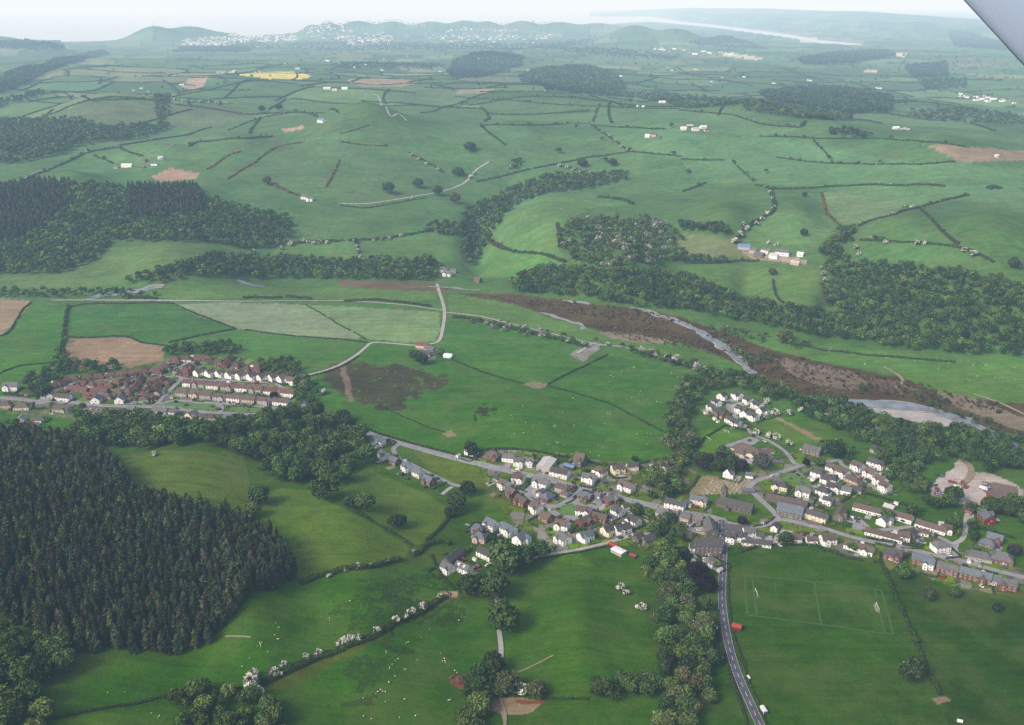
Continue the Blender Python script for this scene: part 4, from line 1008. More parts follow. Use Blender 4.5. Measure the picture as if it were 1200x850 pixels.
# ================================================================== single trees and bushes: (px, py of the middle of the crown, crown radius px, kind, label)
SOLO = """590,655,19,oak,large rounded oak beside the white farmhouse drive at the top of the track
578,688,17,oak,lighter green round oak standing directly below the tallest drive oak
589,722,20,oak,wide oak standing alone across the narrow farm track
549,685,15,dark,dark bushy tree at the lower corner of the white farmhouse garden
562,680,10,dark,small dark tree squeezed between the farmhouse and the drive oaks
612,652,17,dark,dark spreading tree at the end of the pale lane above the pasture
632,645,12,dark,dark garden tree touching the pale lane end by the sheds
577,776,14,dark,dark tree hanging over the lower end of the farm track
563,800,18,dark,broad dark oak beside the reddish brown heap in the pasture
594,800,16,brown,olive brown tree between the farm track and the white blossom bush
629,806,13,brown,olive brown bush with white blossom at its edge by the bare patch
560,830,12,light,light green low tree at the foot of the sheep pasture
1068,787,15,dark,single round dark oak alone in the lower pasture
1058,669,10,oak,round tree at the hedge end below the red brick houses
1088,697,8,brown,thin faded tree standing in the pasture below the brick houses
1119,694,7,oak,small pale round bush in the pasture below the long brick house
1169,712,6,dark,small dark bush alone in the far side of the lower pasture
1072,750,5,dark,little dark bush against the pitch field hedge
817,668,13,copper,deep purple copper beech behind the church road gardens
828,683,12,copper,smaller purple copper beech next to the roadside lawn
803,690,14,dark,dark round tree beside the white bungalow by the copper beeches
786,650,14,dark,tall dark tree rising over the lower village gardens
826,708,9,dark,dark shrub mass bordering the lawn under the copper beeches
465,610,10,dark,dark round tree alone in the middle of the sloping pasture hedge
381,572,16,oak,big bright oak sticking out of the lower edge of the bank wood
427,590,11,oak,round oak at the corner hedge between two sloping pastures
408,588,8,dark,small dark tree in the hedge right below the bank wood
303,580,13,oak,bright rounded tree in the clump dividing the two sloping pastures
296,596,10,light,pale leafy bush at the lower end of the dividing clump
548,573,10,dark,dark round tree by the turning end of the service road
535,590,12,dark,dark oak in the hedge below the service road end
528,600,8,dark,small dark tree at the hedge corner under the service road
577,630,5,dark,clipped dark round tree in front of the slate roofed new houses
586,632,5,dark,second clipped dark round tree by the slate roofed new houses
551,525,8,dark,tall dark conifer shaped tree beside the brown roofed white house
744,538,4,dark,small dark pointed tree on the edge of the big pasture
555,530,7,dark,dark hedge tree at the first house garden on the main road
894,540,12,silver,large grey green willow like tree next to the school
870,545,9,purple,dark purplish tree row end behind the school car park
855,545,9,dark,dark tree in front of the school frontage
843,546,8,dark,dark tree at the school field corner
945,542,5,copper,small reddish purple tree at the lane junction
978,528,10,dark,dark tree beside the long stone house
960,540,7,oak,green garden tree below the stone house
840,660,6,light,light green bush beside the road by the white gabled cottage
500,305,9,oak,round tree at the river end of the upper pasture
425,202,0,oak,skip
551,171,7,dark,round dark tree clump alone on the smooth hill pasture
537,200,7,dark,dark round tree beside the bend of the hill lane
490,215,6,dark,small round tree on the open hill slope above the lane
455,221,7,dark,dark pair of trees on the hill pasture by the farm lane
513,224,6,dark,dark tree beside the hill lane straight
533,233,6,brown,faded tree below the hill lane
307,128,4,dark,single dark tree on the ridge pasture
327,126,4,dark,second single dark tree on the ridge pasture
313,212,5,dark,dark tree by the orange gorse bank
718,190,5,dark,dark tree in the upper middle pasture
683,190,6,dark,dark clump of trees in the upper middle pasture
943,228,3,dark,dark bush at the top end of the gorse line
942,272,5,dark,dark clump in the pasture behind the white farm
1188,308,7,dark,dark bush group at the edge of the far slope
905,318,5,brown,faded bush at the middle of the valley pasture
810,345,6,dark,dark round tree at the valley pasture corner
860,360,7,oak,pale green tree at the edge of the valley pasture wood
921,392,9,light,bright green round tree on the river side of the valley wood
516,412,6,yellow,yellow green tree beside the red roofed farm buildings
487,416,7,dark,dark tree mass on the lane side of the red roofed farm
495,421,7,dark,dark tree below the red roofed farm
155,465,4,yellow,yellow green garden shrub by the brick terraces
97,475,4,yellow,yellow flowering shrub at the estate driveway
321,462,5,copper,dark purple tree in front of the white terrace end
19,494,4,dark,clipped dark round tree beside the red roofed house
231,426,3,dark,dark slim tree among the red roofed bungalows
51,458,9,dark,dark round tree behind the white farmhouse road
1180,540,10,dark,dark tree behind the scrap yard earth bank
1165,592,11,dark,dark rounded tree above the red house garden
1118,580,11,dark,dark tree between the scrap yard and the steep red roofed house
1040,603,9,oak,dark bush group in the meadow behind the white closes
1070,598,8,dark,dark thicket at the lower edge of the meadow
1118,612,9,oak,round tree beside the little lane to the red houses
1189,645,8,purple,dull purple tree at the corner of the brick bungalow
1000,640,6,oak,green tree between the bungalow and the village road
920,632,9,dark,green shrub mass on the corner garden by the chapel
770,562,9,oak,round garden tree above the main road bend
785,575,9,dark,dark tree beside the main road by the long white house
700,625,0,oak,skip
690,625,6,dark,dark garden trees between the two white houses
746,598,8,oak,green thicket beside the footpath below the main road
760,600,7,light,light green thicket end by the footpath
800,648,9,dark,dark tree behind the stone hall
725,543,0,oak,skip
870,612,6,purple,dull purple shrub on the churchyard lawn
913,668,0,oak,skip"""
def solo_all():
    for ln in SOLO.split('\n'):
        a = ln.split(',', 4)
        x, y, rp = float(a[0]), float(a[1]), float(a[2])
        if rp <= 0: continue
        P = place((x, y), 4.0)[0]; r = rp / px_scale(P)
        P = place((x, y), r * 0.95)[0]
        tree(P, r, a[3], a[4])
solo_all()
# white blossoming hawthorns: x, y, radius px; the label of a row
HAWS = [('blossoming hawthorn at the lower end of the long white hedge', '293,800,9 296,790,6 301,810,7 '),
        ('white hawthorn bush in the long blossoming hedge across the sheep pasture', '320,787,6 327,790,4 332,778,4 361,770,4 373,766,5 357,768,3 399,754,5 407,750,6 413,749,5 420,747,5 442,738,5'),
        ('white hawthorn bush in the upper end of the long blossoming hedge', '464,725,5 475,722,5 482,715,5 496,711,5 515,698,4'),
        ('small white hawthorn in the hedge above the rushy pasture', '386,674,3.5 419,664,4 433,662,3 454,657,3 485,646,3 405,667,3'),
        ('white blossom bush beside the olive brown trees at the bare patch', '610,809,8 636,809,4'),
        ('white hawthorn on the pasture side of the garden wood', '727,688,5 734,694,4 751,710,6'),
        ('white blossom bush by the roadside belt', '825,736,5 833,736,6 838,737,4'),
        ('single white hawthorn near the tree belt hedge', '713,808,3'),
        ('white hawthorn in the clump dividing the sloping pastures', '299,587,4 293,606,5'),
        ('white hawthorn at the top edge of the upper sloping pasture', '180,532,3.5'),
        ('white hawthorn beside the white cul-de-sac houses', '898,471,4 908,483,5 895,488,4 886,507,4 903,510,5 910,513,4 925,520,4 925,484,4'),
        ('white hawthorn on the railway hedge near the picnic lane', '766,413,3 780,417,3 790,421,3.5 792,424,3 713,403,3'),
        ('white hawthorn bush by the river trees', '1008,485,4 1040,494,4 1048,510,3 938,480,4'),
        ('white hawthorn bush in the hedge below the wooded slope', '340,286,3 355,282,2.5 361,283,2.5 368,284,2.5 375,284,2.5 383,284,2.5 297,296,3 330,291,2.5'),
        ('white hawthorn in the short blossoming hedge on the upper pasture', '416,282,2.2 418,288,2.2 420,294,2.4 422,300,2.4 424,304,2.4'),
        ('white hawthorn in the hedge running down to the stream gully', '438,281,2 447,280,2 456,279,2 470,276,2'),
        ('white hawthorn scattered over the wooded knoll', '705,262,3 730,270,3 735,300,3 725,290,2.5 700,280,2.5 760,290,3 745,264,2.5 690,275,3 716,310,3 668,282,2.5 772,300,3 682,295,2.5'),
        ('white hawthorn in the hedge dropping to the white farm', '903,225,2.5 905,233,2.5 907,243,2.5 900,250,3 893,256,3 887,262,3 875,268,3 868,275,4 862,283,4 870,262,3 900,284,2.5 910,287,2.5'),
        ('white hawthorn along the dark edge of the valley wood', '965,320,3 967,328,3 962,313,2.5 1003,290,3 1006,298,3'),
        ('white hawthorn dotted along the faint hedge of the far slope', '1038,283,3 1075,285,3 1083,285,2.5 1130,293,3.5 1141,297,4.5 1060,243,2.5 1068,243,2.5'),
        ('white hawthorn in the blossom hedge of the smooth hill', '482,181,2 490,186,2 500,192,2 513,198,2.4 551,207,2.4 555,203,2'),
        ('white hawthorn in the curving hedge above the stream gully', '655,194,2.2 664,196,2.2 673,198,2.2 682,200,2.4 690,203,2.4 714,160,2 720,165,2 728,171,2 735,176,2 597,196,2.4 603,193,2.2'),
        ('white hawthorn in the bright hedge of the ridge pasture', '205,117,1.8 214,118,1.8 224,118.5,1.8 234,119,1.8 244,120,1.8 254,120.5,1.8 264,121,1.8'),
        ('white blossom tree beside the estate field lane', '378,459,4.5'),
        ('pale pink blossoming garden tree in the village', '1028,515,3 906,588,0')]
for lab, s in HAWS:
    for t in s.split():
        x, y, rp = [float(v) for v in t.split(',')]
        if rp <= 0: continue
        P = place((x, y), 1.5)[0]; r = rp * 1.08 / px_scale(P)
        P = place((x, y), r * 0.8)[0]
        tree(P, r, 'haw', lab, lab.replace('white ', '', 1) + 's' if False else 'hawthorns: ' + ' '.join(lab.split()[-5:]), 'hawthorn')

HEDGES = """trimmed dark hedge along the pasture side of the main road|418,500 430,503 442,508 482,520 542,535 560,540|1.8|2|hedge
dark hedge behind the gardens on the pasture edge of the main road|560,530 580,527 622,529 650,534 668,536|2|2|hedge
dark hedge curving behind the village houses up to the tree belt|683,537 693,543 710,546 740,545 765,541 790,536 800,530|2.2|2.2|hedge
long straight dark hedge between the football pitch and the lower pasture|1031,657 1040,676 1050,700 1062,726 1075,757 1090,792 1102,816|2.4|2.2|dark
dark hedge on the near side of the winding road below the bend|840,715 842,735 846,760 854,785 862,810 872,838 878,860|1.6|1.8|hedge
low hedge between the winding road and the football field|854,660 853,700 857,732 866,765 877,795 888,825 898,850|1.2|1.4|hedge
garden hedge along the top of the football field|866,648 885,642 910,640 950,640 978,648 1000,656 1028,660|2|2|dark
brown stone bank with low scrub crossing the bottom pasture|30,846 60,842 120,831 160,825 200,816 240,812 285,806|1.1|1.8|bramble
green and dark hedge under the long row of white hawthorns|298,805 320,796 345,783 372,772 400,762 440,745 470,728 500,714 522,700|3.0|4|hedge
bushy hedge below the mown slope from the plantation to the farmhouse|352,684 370,678 400,670 430,666 458,659 488,650 500,640 520,636 528,640|3.2|3.6|hedge
thin dark hedge around the farmhouse garden|505,650 512,664 522,680 534,692|1.6|1.6|hedge
dark hedge dropping from the service road to the farmhouse|545,575 535,592 528,604 517,618 500,634|2.2|2.4|dark
thin hedge across the middle sloping pasture|404,592 420,602 440,614 462,626 482,640|1.8|2|hedge
thick leafy hedge dividing the two sloping pastures|303,572 300,585 294,598 292,608|4.5|6|light
hedge dividing the bright pasture from the farm field down to the bare crossing|522,417 545,428 567,437 590,444 613,450|1.5|1.8|dark
hedge from the bare crossing curving over the sheep pasture|641,453 667,459 690,466 713,473 735,484 752,493 768,502 782,508|1.5|1.8|dark
straight dark hedge from the bare crossing up to the picnic site|642,451 655,444 668,437 690,427 712,416|1.8|2|dark
low brown bank crossing the bright pasture to the bare patch|443,475 460,483 483,493 505,502 522,507|0.8|1.2|bramble
dark hedge around the ploughed brown field by the estate|78,396 110,396 147,395 167,402 197,406|1.8|2|dark
dark hedge between the two crop fields beside the lane|197,402 220,397 250,391 276,386|2|2.2|dark
dark diagonal hedge between dark and pale crop fields|206,358 225,366 242,373 260,380 277,386|1.8|2|dark
thin dark hedge under the two pale crop fields|286,387 310,390 333,393 365,396 397,398 430,402|1.6|1.8|dark
hedge running down between the two pale crop fields|357,357 370,364 385,373 398,381 415,390 428,398|1.2|1.4|dark
dark hedge beside the brown field at the picture edge|-5,396 10,390 20,374 28,362 37,355|1.8|2|dark
hedge along the top of the crop fields beside the railway lane|83,360 100,357 120,356 150,356 205,356|1.8|2.2|hedge
bushy railway side hedge with shrubs above the crop fields|150,349 165,350 185,351|3.5|4|dark
bushy green hedge between the railway lane and the pale crops|285,350 300,349 320,350 340,349 365,351|3.5|4|hedge
bushy hedge on the railway west of the bridge lane|403,354 420,353 440,352 460,354 480,356 505,360|3.2|3.6|hedge
bushy dark hedge along the railway east of the bridge lane|530,372 550,374 570,379 600,386 630,393 660,400 690,408|3.6|5|hedge
hedge between the railway and the big bright pastures|740,410 765,418 790,426 815,434 828,440|2.4|3|hedge
thin hedge beside the lane past the brown rushy field|357,443 380,437 400,430 420,418|1.5|1.6|hedge
tree hedge between the left pasture and the first crop|80,358 78,370 76,385 74,400 70,416|3.2|4|hedge
thin hedge across the far left pasture|-5,440 20,430 45,427 72,424|1.6|1.8|hedge
hedge below the hawthorns from the slope wood to the gully|342,286 370,284 400,283 440,281 470,277 493,273 508,270|2.6|3|dark
short hedge joining the upper pasture hedge to the river wood|417,281 419,290 422,300 424,306|2.2|2.6|hedge
dark bank from the gully across the pasture to the knoll|572,281 585,289 600,295 625,297 642,300 663,308|2.2|3|dark
hedge climbing from the gully beside the orange gorse|573,284 585,288 596,293|1.6|2|gorse
dark hedge along the top of the knoll pasture|653,262 655,275 656,290|2.2|4|bramble
hedge on the skyline of the knoll field|700,232 715,233 733,236 742,240|3.5|4|dark
dark hedgerow running down to the gully on the smooth pasture|800,225 815,220 827,215|2.4|3|dark
long dark hedge across the upper right pastures|885,217 895,219 903,222 925,222 950,221 975,219 1000,218 1025,217 1050,218 1080,217 1107,219|2.4|3|dark
hedge dropping between the pastures to the white farm|903,222 906,234 907,247 898,254 890,258 878,266 870,272 863,284|3|4|hedge
orange gorse line dividing the pastures behind the white farm|963,226 966,238 968,248 975,256 984,264|1.6|3|gorse
brown gorse hedge sweeping up the far right slope|1006,266 1020,259 1047,252 1065,246 1083,242 1100,237 1117,233 1135,229|2|4.5|bramble
short brown gorse patch high on the right slope|1158,222 1165,219 1173,222|2.4|8|bramble
faint brown hedge descending the far right slope|1077,243 1086,252 1100,267 1112,278 1123,287|1.6|3|bramble
faint hedge across the right slope under the gorse|1007,282 1030,283 1053,284 1075,285 1100,287 1130,292 1150,300 1165,308|1.8|2.6|hedge
hedge winding through the valley pasture below the white farm|906,328 908,340 910,348 918,356 925,360 945,362 965,364|2.2|3|hedge
dark orange scrub at the corner of the valley wood|962,332 966,340 968,352 975,358|2.2|8|gorse
hedge along the farm field above the valley wood|800,308 825,309 850,308 872,306 890,306|1.8|2.4|dark
thin hedge over the smooth hill below the plateau|563,148 600,147 633,147 660,146 690,145|1.6|2|dark
hedge lane bending off the smooth hill|563,148 573,156 583,163 593,171|2|3|dark
hedge climbing straight up the plateau centre|703,122 700,130 696,140 693,147|1.8|2.4|dark
hawthorn hedge running down the plateau centre|694,148 705,155 717,163 728,171 738,178|2|2.6|hedge
dark hedge across the plateau toward the mast|693,147 715,149 733,150 755,151 780,152|2|2.4|dark
curving hedge above the gully pastures|738,178 715,182 690,185 670,189 650,193 625,198 600,204 580,209 560,213|2|2.6|dark
hedge from the plateau centre toward the white farmstead|738,178 760,180 780,182 798,184|1.6|2.2|dark
hawthorn hedge over the stream gully meadow|653,194 675,198 697,204|2|2.6|hedge
hawthorn hedge on the smooth hill flank|480,180 492,186 505,193 520,203|1.8|2.4|hedge
faint track hedge on the smooth hill top|400,167 425,170 453,172|1.2|1.8|hedge
thin hedge on the brown hill shoulder|400,157 418,152 433,147|1.2|1.8|bramble
hedge below the bare ploughed patch of the plateau|493,133 515,128 540,124 560,123|1.6|2.2|dark
hedge beside the bright plateau field|533,113 565,116 600,118 640,122 687,125|2|2.6|dark
hedge from the bright plateau field toward the mast|690,125 720,126 750,127 797,128|2|2.4|dark
hedge east of the mast sloping to the white farmstead|797,130 825,132 857,135 880,142 900,147 937,150|2|2.6|dark
short tree hedge beyond the white farmstead|937,150 941,147 944,143|3|4|dark
hedge below the long tree clump on the right plateau|890,160 930,161 967,163 1000,163 1033,163 1060,165 1083,167|1.8|2.6|dark
hedge continuing to the tan ploughed field|1083,167 1110,169 1133,173|1.6|2.2|dark
hedge across the pasture under the white farmstead|800,187 825,188 850,188|1.6|2.2|dark
dark hedge over the middle right pasture|910,185 940,189 980,192 1030,193 1077,193 1120,190|1.8|2.4|dark
hedge climbing from the pasture to the plateau hedge|953,164 960,172 968,180 977,192|1.4|2|hedge
faint hedge down the right pasture toward the gorse|858,188 865,196 875,205 883,213|1.2|2|hedge
hedge around the upper white barn field|110,182 122,187 133,192|1.8|2.4|dark
hedge beside the track under the white barns|27,214 40,206 57,200 80,190 100,180 120,176 140,173|2.4|3|dark
hedge dropping to the white barns|140,173 150,178 160,181 168,184|2|2.4|dark
dark hedge climbing past the white barn fields|140,171 165,167 190,163 213,160 230,155 247,150|2.4|3.4|dark
hedge along the farm track on the ridge slope|222,172 233,167 255,165 283,163 300,162 320,160|2.4|3.4|dark
hawthorn hedge on the ridge pasture|200,117 220,119 250,121 273,122|1.8|2.2|hedge
hedge of the ridge pasture toward the farmstead|147,117 165,117 185,117 200,117|1.8|2.4|dark
winding hedge on the far left ridge|60,108 80,112 100,115 125,117 147,117|2.4|3.4|dark
hedge under the yellow rape field|213,105 240,106 268,106 293,106|2|2.6|dark
orange gorse streak above the ploughed reddish field|243,199 252,194 262,186 272,181 283,178|1.8|4|gorse
long orange gorse line climbing to the blue barn hill|267,210 283,200 300,190 312,180 327,172 342,169 357,167|1.6|3.4|gorse
orange gorse line down the smooth hill|398,188 393,200 388,210 382,220|1.6|3.4|gorse
orange gorse bank beside the white hillside house|312,216 325,219 340,226 352,230|2|5|gorse
hedge along the ridge below the blue barn|267,153 290,144 310,138 333,134 360,133 397,133|2|2.6|dark
hedge at the foot of the smooth hill beside the lane|400,241 430,244 465,238 500,232|1.2|1.8|hedge
thick dark wall of shrubs along the river cut|930,465 960,472 1000,474|2.5|4|hedge
dark hedge bounding the meadow behind the closes|985,590 1005,578 1035,585 1060,592 1085,600|2.2|2.6|dark
hedge between the main village road and the brick houses|1035,644 1060,650 1085,658 1110,664 1135,668 1160,675 1185,682|1.6|1.8|dark
hedge between the road and the bungalow closes|1015,630 1035,634 1060,638 1082,643|1.8|2|dark
garden hedge below the red house|1135,617 1150,620 1170,626 1190,632|2|2.2|dark
hedge beside the churchyard lane wall|908,606 902,612 890,616 868,618|1.2|1.4|bramble
hedge beside the allotment graves|805,580 812,568 820,558|1.8|2|hedge
hedge around the school field|815,530 823,518 835,508 850,500 868,503|1.8|2|hedge
hedge beside the pale lane above the drive oaks|630,656 660,651 690,645 712,640|1.3|1.5|hedge
hedge behind the white terraced estate gardens|205,484 225,490 260,492 290,490|2|2.4|hedge
dark hedge in front of the white farmhouse road|5,462 20,464 40,465 55,466|2|2.2|dark
hedge along the far bank pasture of the river|915,402 960,410 1010,416 1060,420 1120,425|2|3|hedge
thin hedge at the end of the track pasture|640,820 665,820 690,820|1.4|1.6|hedge"""
g_ = np.random.default_rng(77)
for ln in HEDGES.split('\n'):       # hedgerow trees on the hedges of the slopes
    lab, s, h, w, tk = ln.split('|'); pp = pts(s)
    if pp[:, 1].max() > 330 or tk == 'gorse': continue
    C = smooth_line(place(pp), 5.0)
    for c in C:
        u = g_.random()
        if u < 0.10: r = g_.uniform(2.2, 5.2)
        elif u < 0.30: r = g_.uniform(1.2, 2.4)
        else: continue
        c = c + g_.normal(size=2) * 1.5; P = np.array([c[0], c[1], float(height(c[0], c[1]))])
        q = dict(P=P, r=r, k=['dark', 'oak', 'oak', 'haw', 'brown'][g_.integers(5)], key='farwood'); q['px'] = r * px_scale(P); BW.append(q)
# ---- of the woods, the largest-looking stand as trees of their own
BW.sort(key=lambda q: -q['px'])
CW.sort(key=lambda q: -q['px'])
def split_visible(L, n):
    top, rest = [], []
    for q in L:
        pr = project([q['P'] + np.array([0, 0, q['r'] * (0.9 if q['k'] not in ('spruce', 'dead', 'larch') else 0.6)])])[0]
        if len(top) < n and -10 < pr[0] < 1210 and -10 < pr[1] < 862 and q['key'] in WLAB: top.append(q)
        else: rest.append(q)
    return top, rest
topB, restB = split_visible(BW, 215)
topC, restC = split_visible(CW, 295)
for q in topB + topC:
    lab, grp = WLAB[q['key']]
    if q['k'] == 'haw':
        tree(q['P'], q['r'] * 0.6, 'haw', 'white hawthorn among the green trees of the ' + grp.split(' of the ')[-1], 'hawthorns among the ' + grp, 'hawthorn')
    elif q['k'] in ('spruce', 'larch', 'dead'):
        k = q['k']
        L = {'spruce': lab, 'larch': 'fresh green larch among the darker conifers of the hillside plantation', 'dead': 'brownish thin conifer among the darker trees of the hillside plantation'}[k]
        tree(q['P'], q['r'], k, L, grp if k == 'spruce' else {'larch': 'larches', 'dead': 'browned conifers'}[k] + ' of the hillside plantation', 'conifer')
    else:
        tree(q['P'], q['r'], q['k'], lab, grp)
def mass(L, name):
    g = np.random.default_rng(3); VV, KK = [], []
    for q in L:
        P, r, k, px = q['P'], q['r'], q['k'], max(q['px'], 0.8)
        con = k in ('spruce', 'larch', 'dead')
        t = np.array(tint(k if k != 'haw' else 'oak')) * (0.85 + 0.3 * g.random())
        if con:
            n = int(np.clip(16 + 1.6 * px * px * 0.35, 22, 150)); u = g.random(n) ** 0.8; a = g.random(n) * 6.283
            R0 = 0.19 * r * (1 - u) ** 0.85 + 0.12; rad = R0 * (0.45 + 0.6 * g.random(n))
            C_ = np.stack([rad * np.cos(a), rad * np.sin(a), r * (0.12 + 0.86 * u)], 1)
            Nn = unit(np.stack([np.cos(a), np.sin(a), np.full(n, 0.75)], 1) + 0.4 * g.normal(size=(n, 3)))
            S = np.clip(3.2 * R0, 0.6, 5) * (0.6 + 0.5 * g.random(n)) * (1.5 if n < 40 else 1.0) * 0.8
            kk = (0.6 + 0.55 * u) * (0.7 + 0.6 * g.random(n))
        else:
            n = int(np.clip(14 + 4 * px + 4.2 * px * px, 24, 600)); m_ = int(np.clip(3 + px, 4, 15))
            d = rand_dir(m_, g, -0.2); cen = d * (0.42 + 0.3 * g.random(m_))[:, None] * (g.uniform(0.85, 1.15), g.uniform(0.85, 1.15), g.uniform(0.65, 1.1)); cr = 0.34 + 0.2 * g.random(m_); tc = 0.72 + 0.56 * g.random(m_)
            i = g.integers(0, m_, n); dd = rand_dir(n, g, -0.45)
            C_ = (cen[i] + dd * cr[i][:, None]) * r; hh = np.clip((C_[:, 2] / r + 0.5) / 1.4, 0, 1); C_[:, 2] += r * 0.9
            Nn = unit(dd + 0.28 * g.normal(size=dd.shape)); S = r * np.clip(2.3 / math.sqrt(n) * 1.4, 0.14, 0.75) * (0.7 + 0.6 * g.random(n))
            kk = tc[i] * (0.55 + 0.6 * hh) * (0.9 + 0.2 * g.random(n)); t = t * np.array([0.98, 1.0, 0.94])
            if k == 'gorse': t = t * (0.45 + 0.4 * g.random())
            if q['key'] == 'flats' and k == 'bramble': t = t * (1.0, 0.82, 0.72)
            if k == 'haw': t = np.array([0.36, 0.36, 0.34]) * (0.6 + 0.4 * g.random())
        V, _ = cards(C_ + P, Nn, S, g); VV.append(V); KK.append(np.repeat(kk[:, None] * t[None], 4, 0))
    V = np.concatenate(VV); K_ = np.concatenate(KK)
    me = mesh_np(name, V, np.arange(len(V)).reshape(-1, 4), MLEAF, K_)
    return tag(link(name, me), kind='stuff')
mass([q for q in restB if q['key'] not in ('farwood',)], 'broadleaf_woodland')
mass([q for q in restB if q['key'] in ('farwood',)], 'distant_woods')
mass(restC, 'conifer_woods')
NCOUNT = (len(restB), len(restC))

# ================================================================== hedges and banks: label | points | height | width | tint

def hedge_mesh(name, C, h, w, tk, seed):
    g = np.random.default_rng(seed)
    C = np.asarray(C); seg = np.hypot(*np.diff(C, axis=0).T); s = np.concatenate([[0], np.cumsum(seg)]); L = s[-1]
    mid = np.array([C[:, 0].mean(), C[:, 1].mean()]); sc = px_scale(np.array([mid[0], mid[1], 0.0]))
    size = float(np.clip(0.95 / sc, 0.6, 2.6)); n = int(min(L * (2 * h + w) / size ** 2 * 1.5, 9000)) + 20
    t = g.random(n) * L; x = np.interp(t, s, C[:, 0]); y = np.interp(t, s, C[:, 1])
    x2 = np.interp(t + 1, s, C[:, 0]); y2 = np.interp(t + 1, s, C[:, 1]); x1 = np.interp(t - 1, s, C[:, 0]); y1 = np.interp(t - 1, s, C[:, 1])
    d = unit(np.stack([x2 - x1, y2 - y1], 1)); nn = np.stack([-d[:, 1], d[:, 0]], 1)
    u = (g.random(n) * 2 - 1); hl = h * (0.72 + 0.6 * N1(t / 5.0 + seed, np.full(n, seed * 1.3))) * np.sqrt(1 - 0.75 * u * u)
    gap = N2(t / 16.0, np.full(n, seed * 2.7)) < 0.08
    q = g.random(n) ** 0.6; top = g.random(n) < 0.45; zz = np.where(top, hl, q * hl)
    uu = np.where(top, u, np.sign(u) * (0.6 + 0.4 * g.random(n)))
    x = x + nn[:, 0] * uu * w / 2; y = y + nn[:, 1] * uu * w / 2
    P = np.stack([x, y, height(x, y) + np.maximum(zz - size * 0.25, 0.05)], 1)[~gap]
    Nn = unit(np.stack([nn[:, 0] * uu, nn[:, 1] * uu, np.where(top, 1.0, 0.35)], 1) + 0.5 * g.normal(size=(n, 3)))[~gap]
    V, Q = cards(P, Nn, size * (0.7 + 0.6 * g.random(len(P))), g)
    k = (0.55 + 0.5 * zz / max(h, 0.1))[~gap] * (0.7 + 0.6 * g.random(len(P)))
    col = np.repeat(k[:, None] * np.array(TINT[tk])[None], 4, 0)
    if tk == 'gorse':
        mixg = np.repeat((g.random(len(P)) < 0.45)[:, None], 4, 0); col = np.where(mixg, np.repeat(k[:, None], 4, 0) * np.array(TINT['bramble']), col)
    return mesh_np(name, V, Q, MLEAF, col)
for i, ln in enumerate(HEDGES.split('\n')):
    lab, s, h, w, tk = ln.split('|')
    C = smooth_line(place(pts(s)), 4.0)
    nm = 'gorse_hedge' if tk == 'gorse' else 'hedge'
    C = C + np.stack([N1(C[:, 0] / 11, C[:, 1] / 11) - 0.5, N2(C[:, 0] / 11, C[:, 1] / 11) - 0.5], 1) * 1.6
    k_ = 1.45 if pts(s)[:, 1].max() < 330 else 1.1
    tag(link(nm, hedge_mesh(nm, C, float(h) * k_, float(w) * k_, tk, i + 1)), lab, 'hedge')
# hedges of the distant patchwork, along the borders of its fields
def far_hedges():
    g = np.random.default_rng(8); out = []
    for i in range(-22, 23):
        for j in range(8, 34):
            # walk the border between neighbouring cells by sampling
            for (di, dj) in ((1, 0), (0, 1)):
                c0 = np.array([i + 0.15 + 0.7 * hash2(np.float64(i), np.float64(j)), j + 0.15 + 0.7 * hash2(np.float64(i), np.float64(j), 1)])
                c1 = np.array([i + di + 0.15 + 0.7 * hash2(np.float64(i + di), np.float64(j + dj)), j + dj + 0.15 + 0.7 * hash2(np.float64(i + di), np.float64(j + dj), 1)])
                m = (c0 + c1) / 2; d = (c1 - c0); n = np.array([-d[1], d[0]]); n /= np.linalg.norm(n)
                line = m + n * np.linspace(-0.5, 0.5, 9)[:, None]
                W = line * 330.0
                for _ in range(3):   # undo the warp of the cells
                    W = line * 330.0 - 0.7 * 330.0 * np.stack([N1(W[:, 0] / 561, W[:, 1] / 561) - 0.5, N2(W[:, 0] / 561, W[:, 1] / 561) - 0.5], 1)
                r = np.hypot(W[:, 0], W[:, 1])
                if r.min() < 2450 or r.max() > 8200: continue
                p = project(np.column_stack([W, height(W[:, 0], W[:, 1])]))
                if p[:, 0].min() < -20 or p[:, 0].max() > 1220 or p[:, 1].max() > 195: continue
                if g.random() < 0.06: continue
                out.append(W)
    return out
FH = sorted(far_hedges(), key=lambda W: np.hypot(W[:, 0], W[:, 1]).mean())
for k, W in enumerate(FH[:215]):
    tag(link('hedge', hedge_mesh('hedge', smooth_line(W, 12), 3.8, 6.0, 'dark', 200 + k)), 'dark hedgerow between small fields of the hazy farmland under the coastal hills', 'hedge', 'hedgerows of the hazy distant farmland')
# ================================================================== buildings
MW = {'W': surf_mat('white_render', (240, 241, 242), (226, 227, 228), 0.6, 0.8, 0.2, True, 0.10), 'C': surf_mat('cream_render', (226, 216, 196), (212, 202, 182), 0.6, 0.8, 0.2, True, 0.12),
      'B': surf_mat('red_brick', (132, 88, 74), (108, 74, 64), 0.9, 0.9, 0.1, True, 0.25, 2.5), 'S': surf_mat('grey_stone', (122, 116, 110), (94, 90, 88), 0.9, 0.9, 0.1, True, 0.2, 2.2),
      'G': surf_mat('grey_render', (176, 174, 170), (158, 156, 154), 0.6, 0.85, 0.1, True, 0.15), 'P': surf_mat('pink_render', (206, 180, 166), (190, 166, 154), 0.6, 0.85, 0.1, True, 0.15),
      'R': surf_mat('red_boards', (122, 44, 42), (102, 40, 38), 0.9, 0.85, 0.1, True, 0.1), 'K': surf_mat('dark_boards', (70, 68, 66), (58, 56, 56), 0.9, 0.85, 0.1, True, 0.1)}
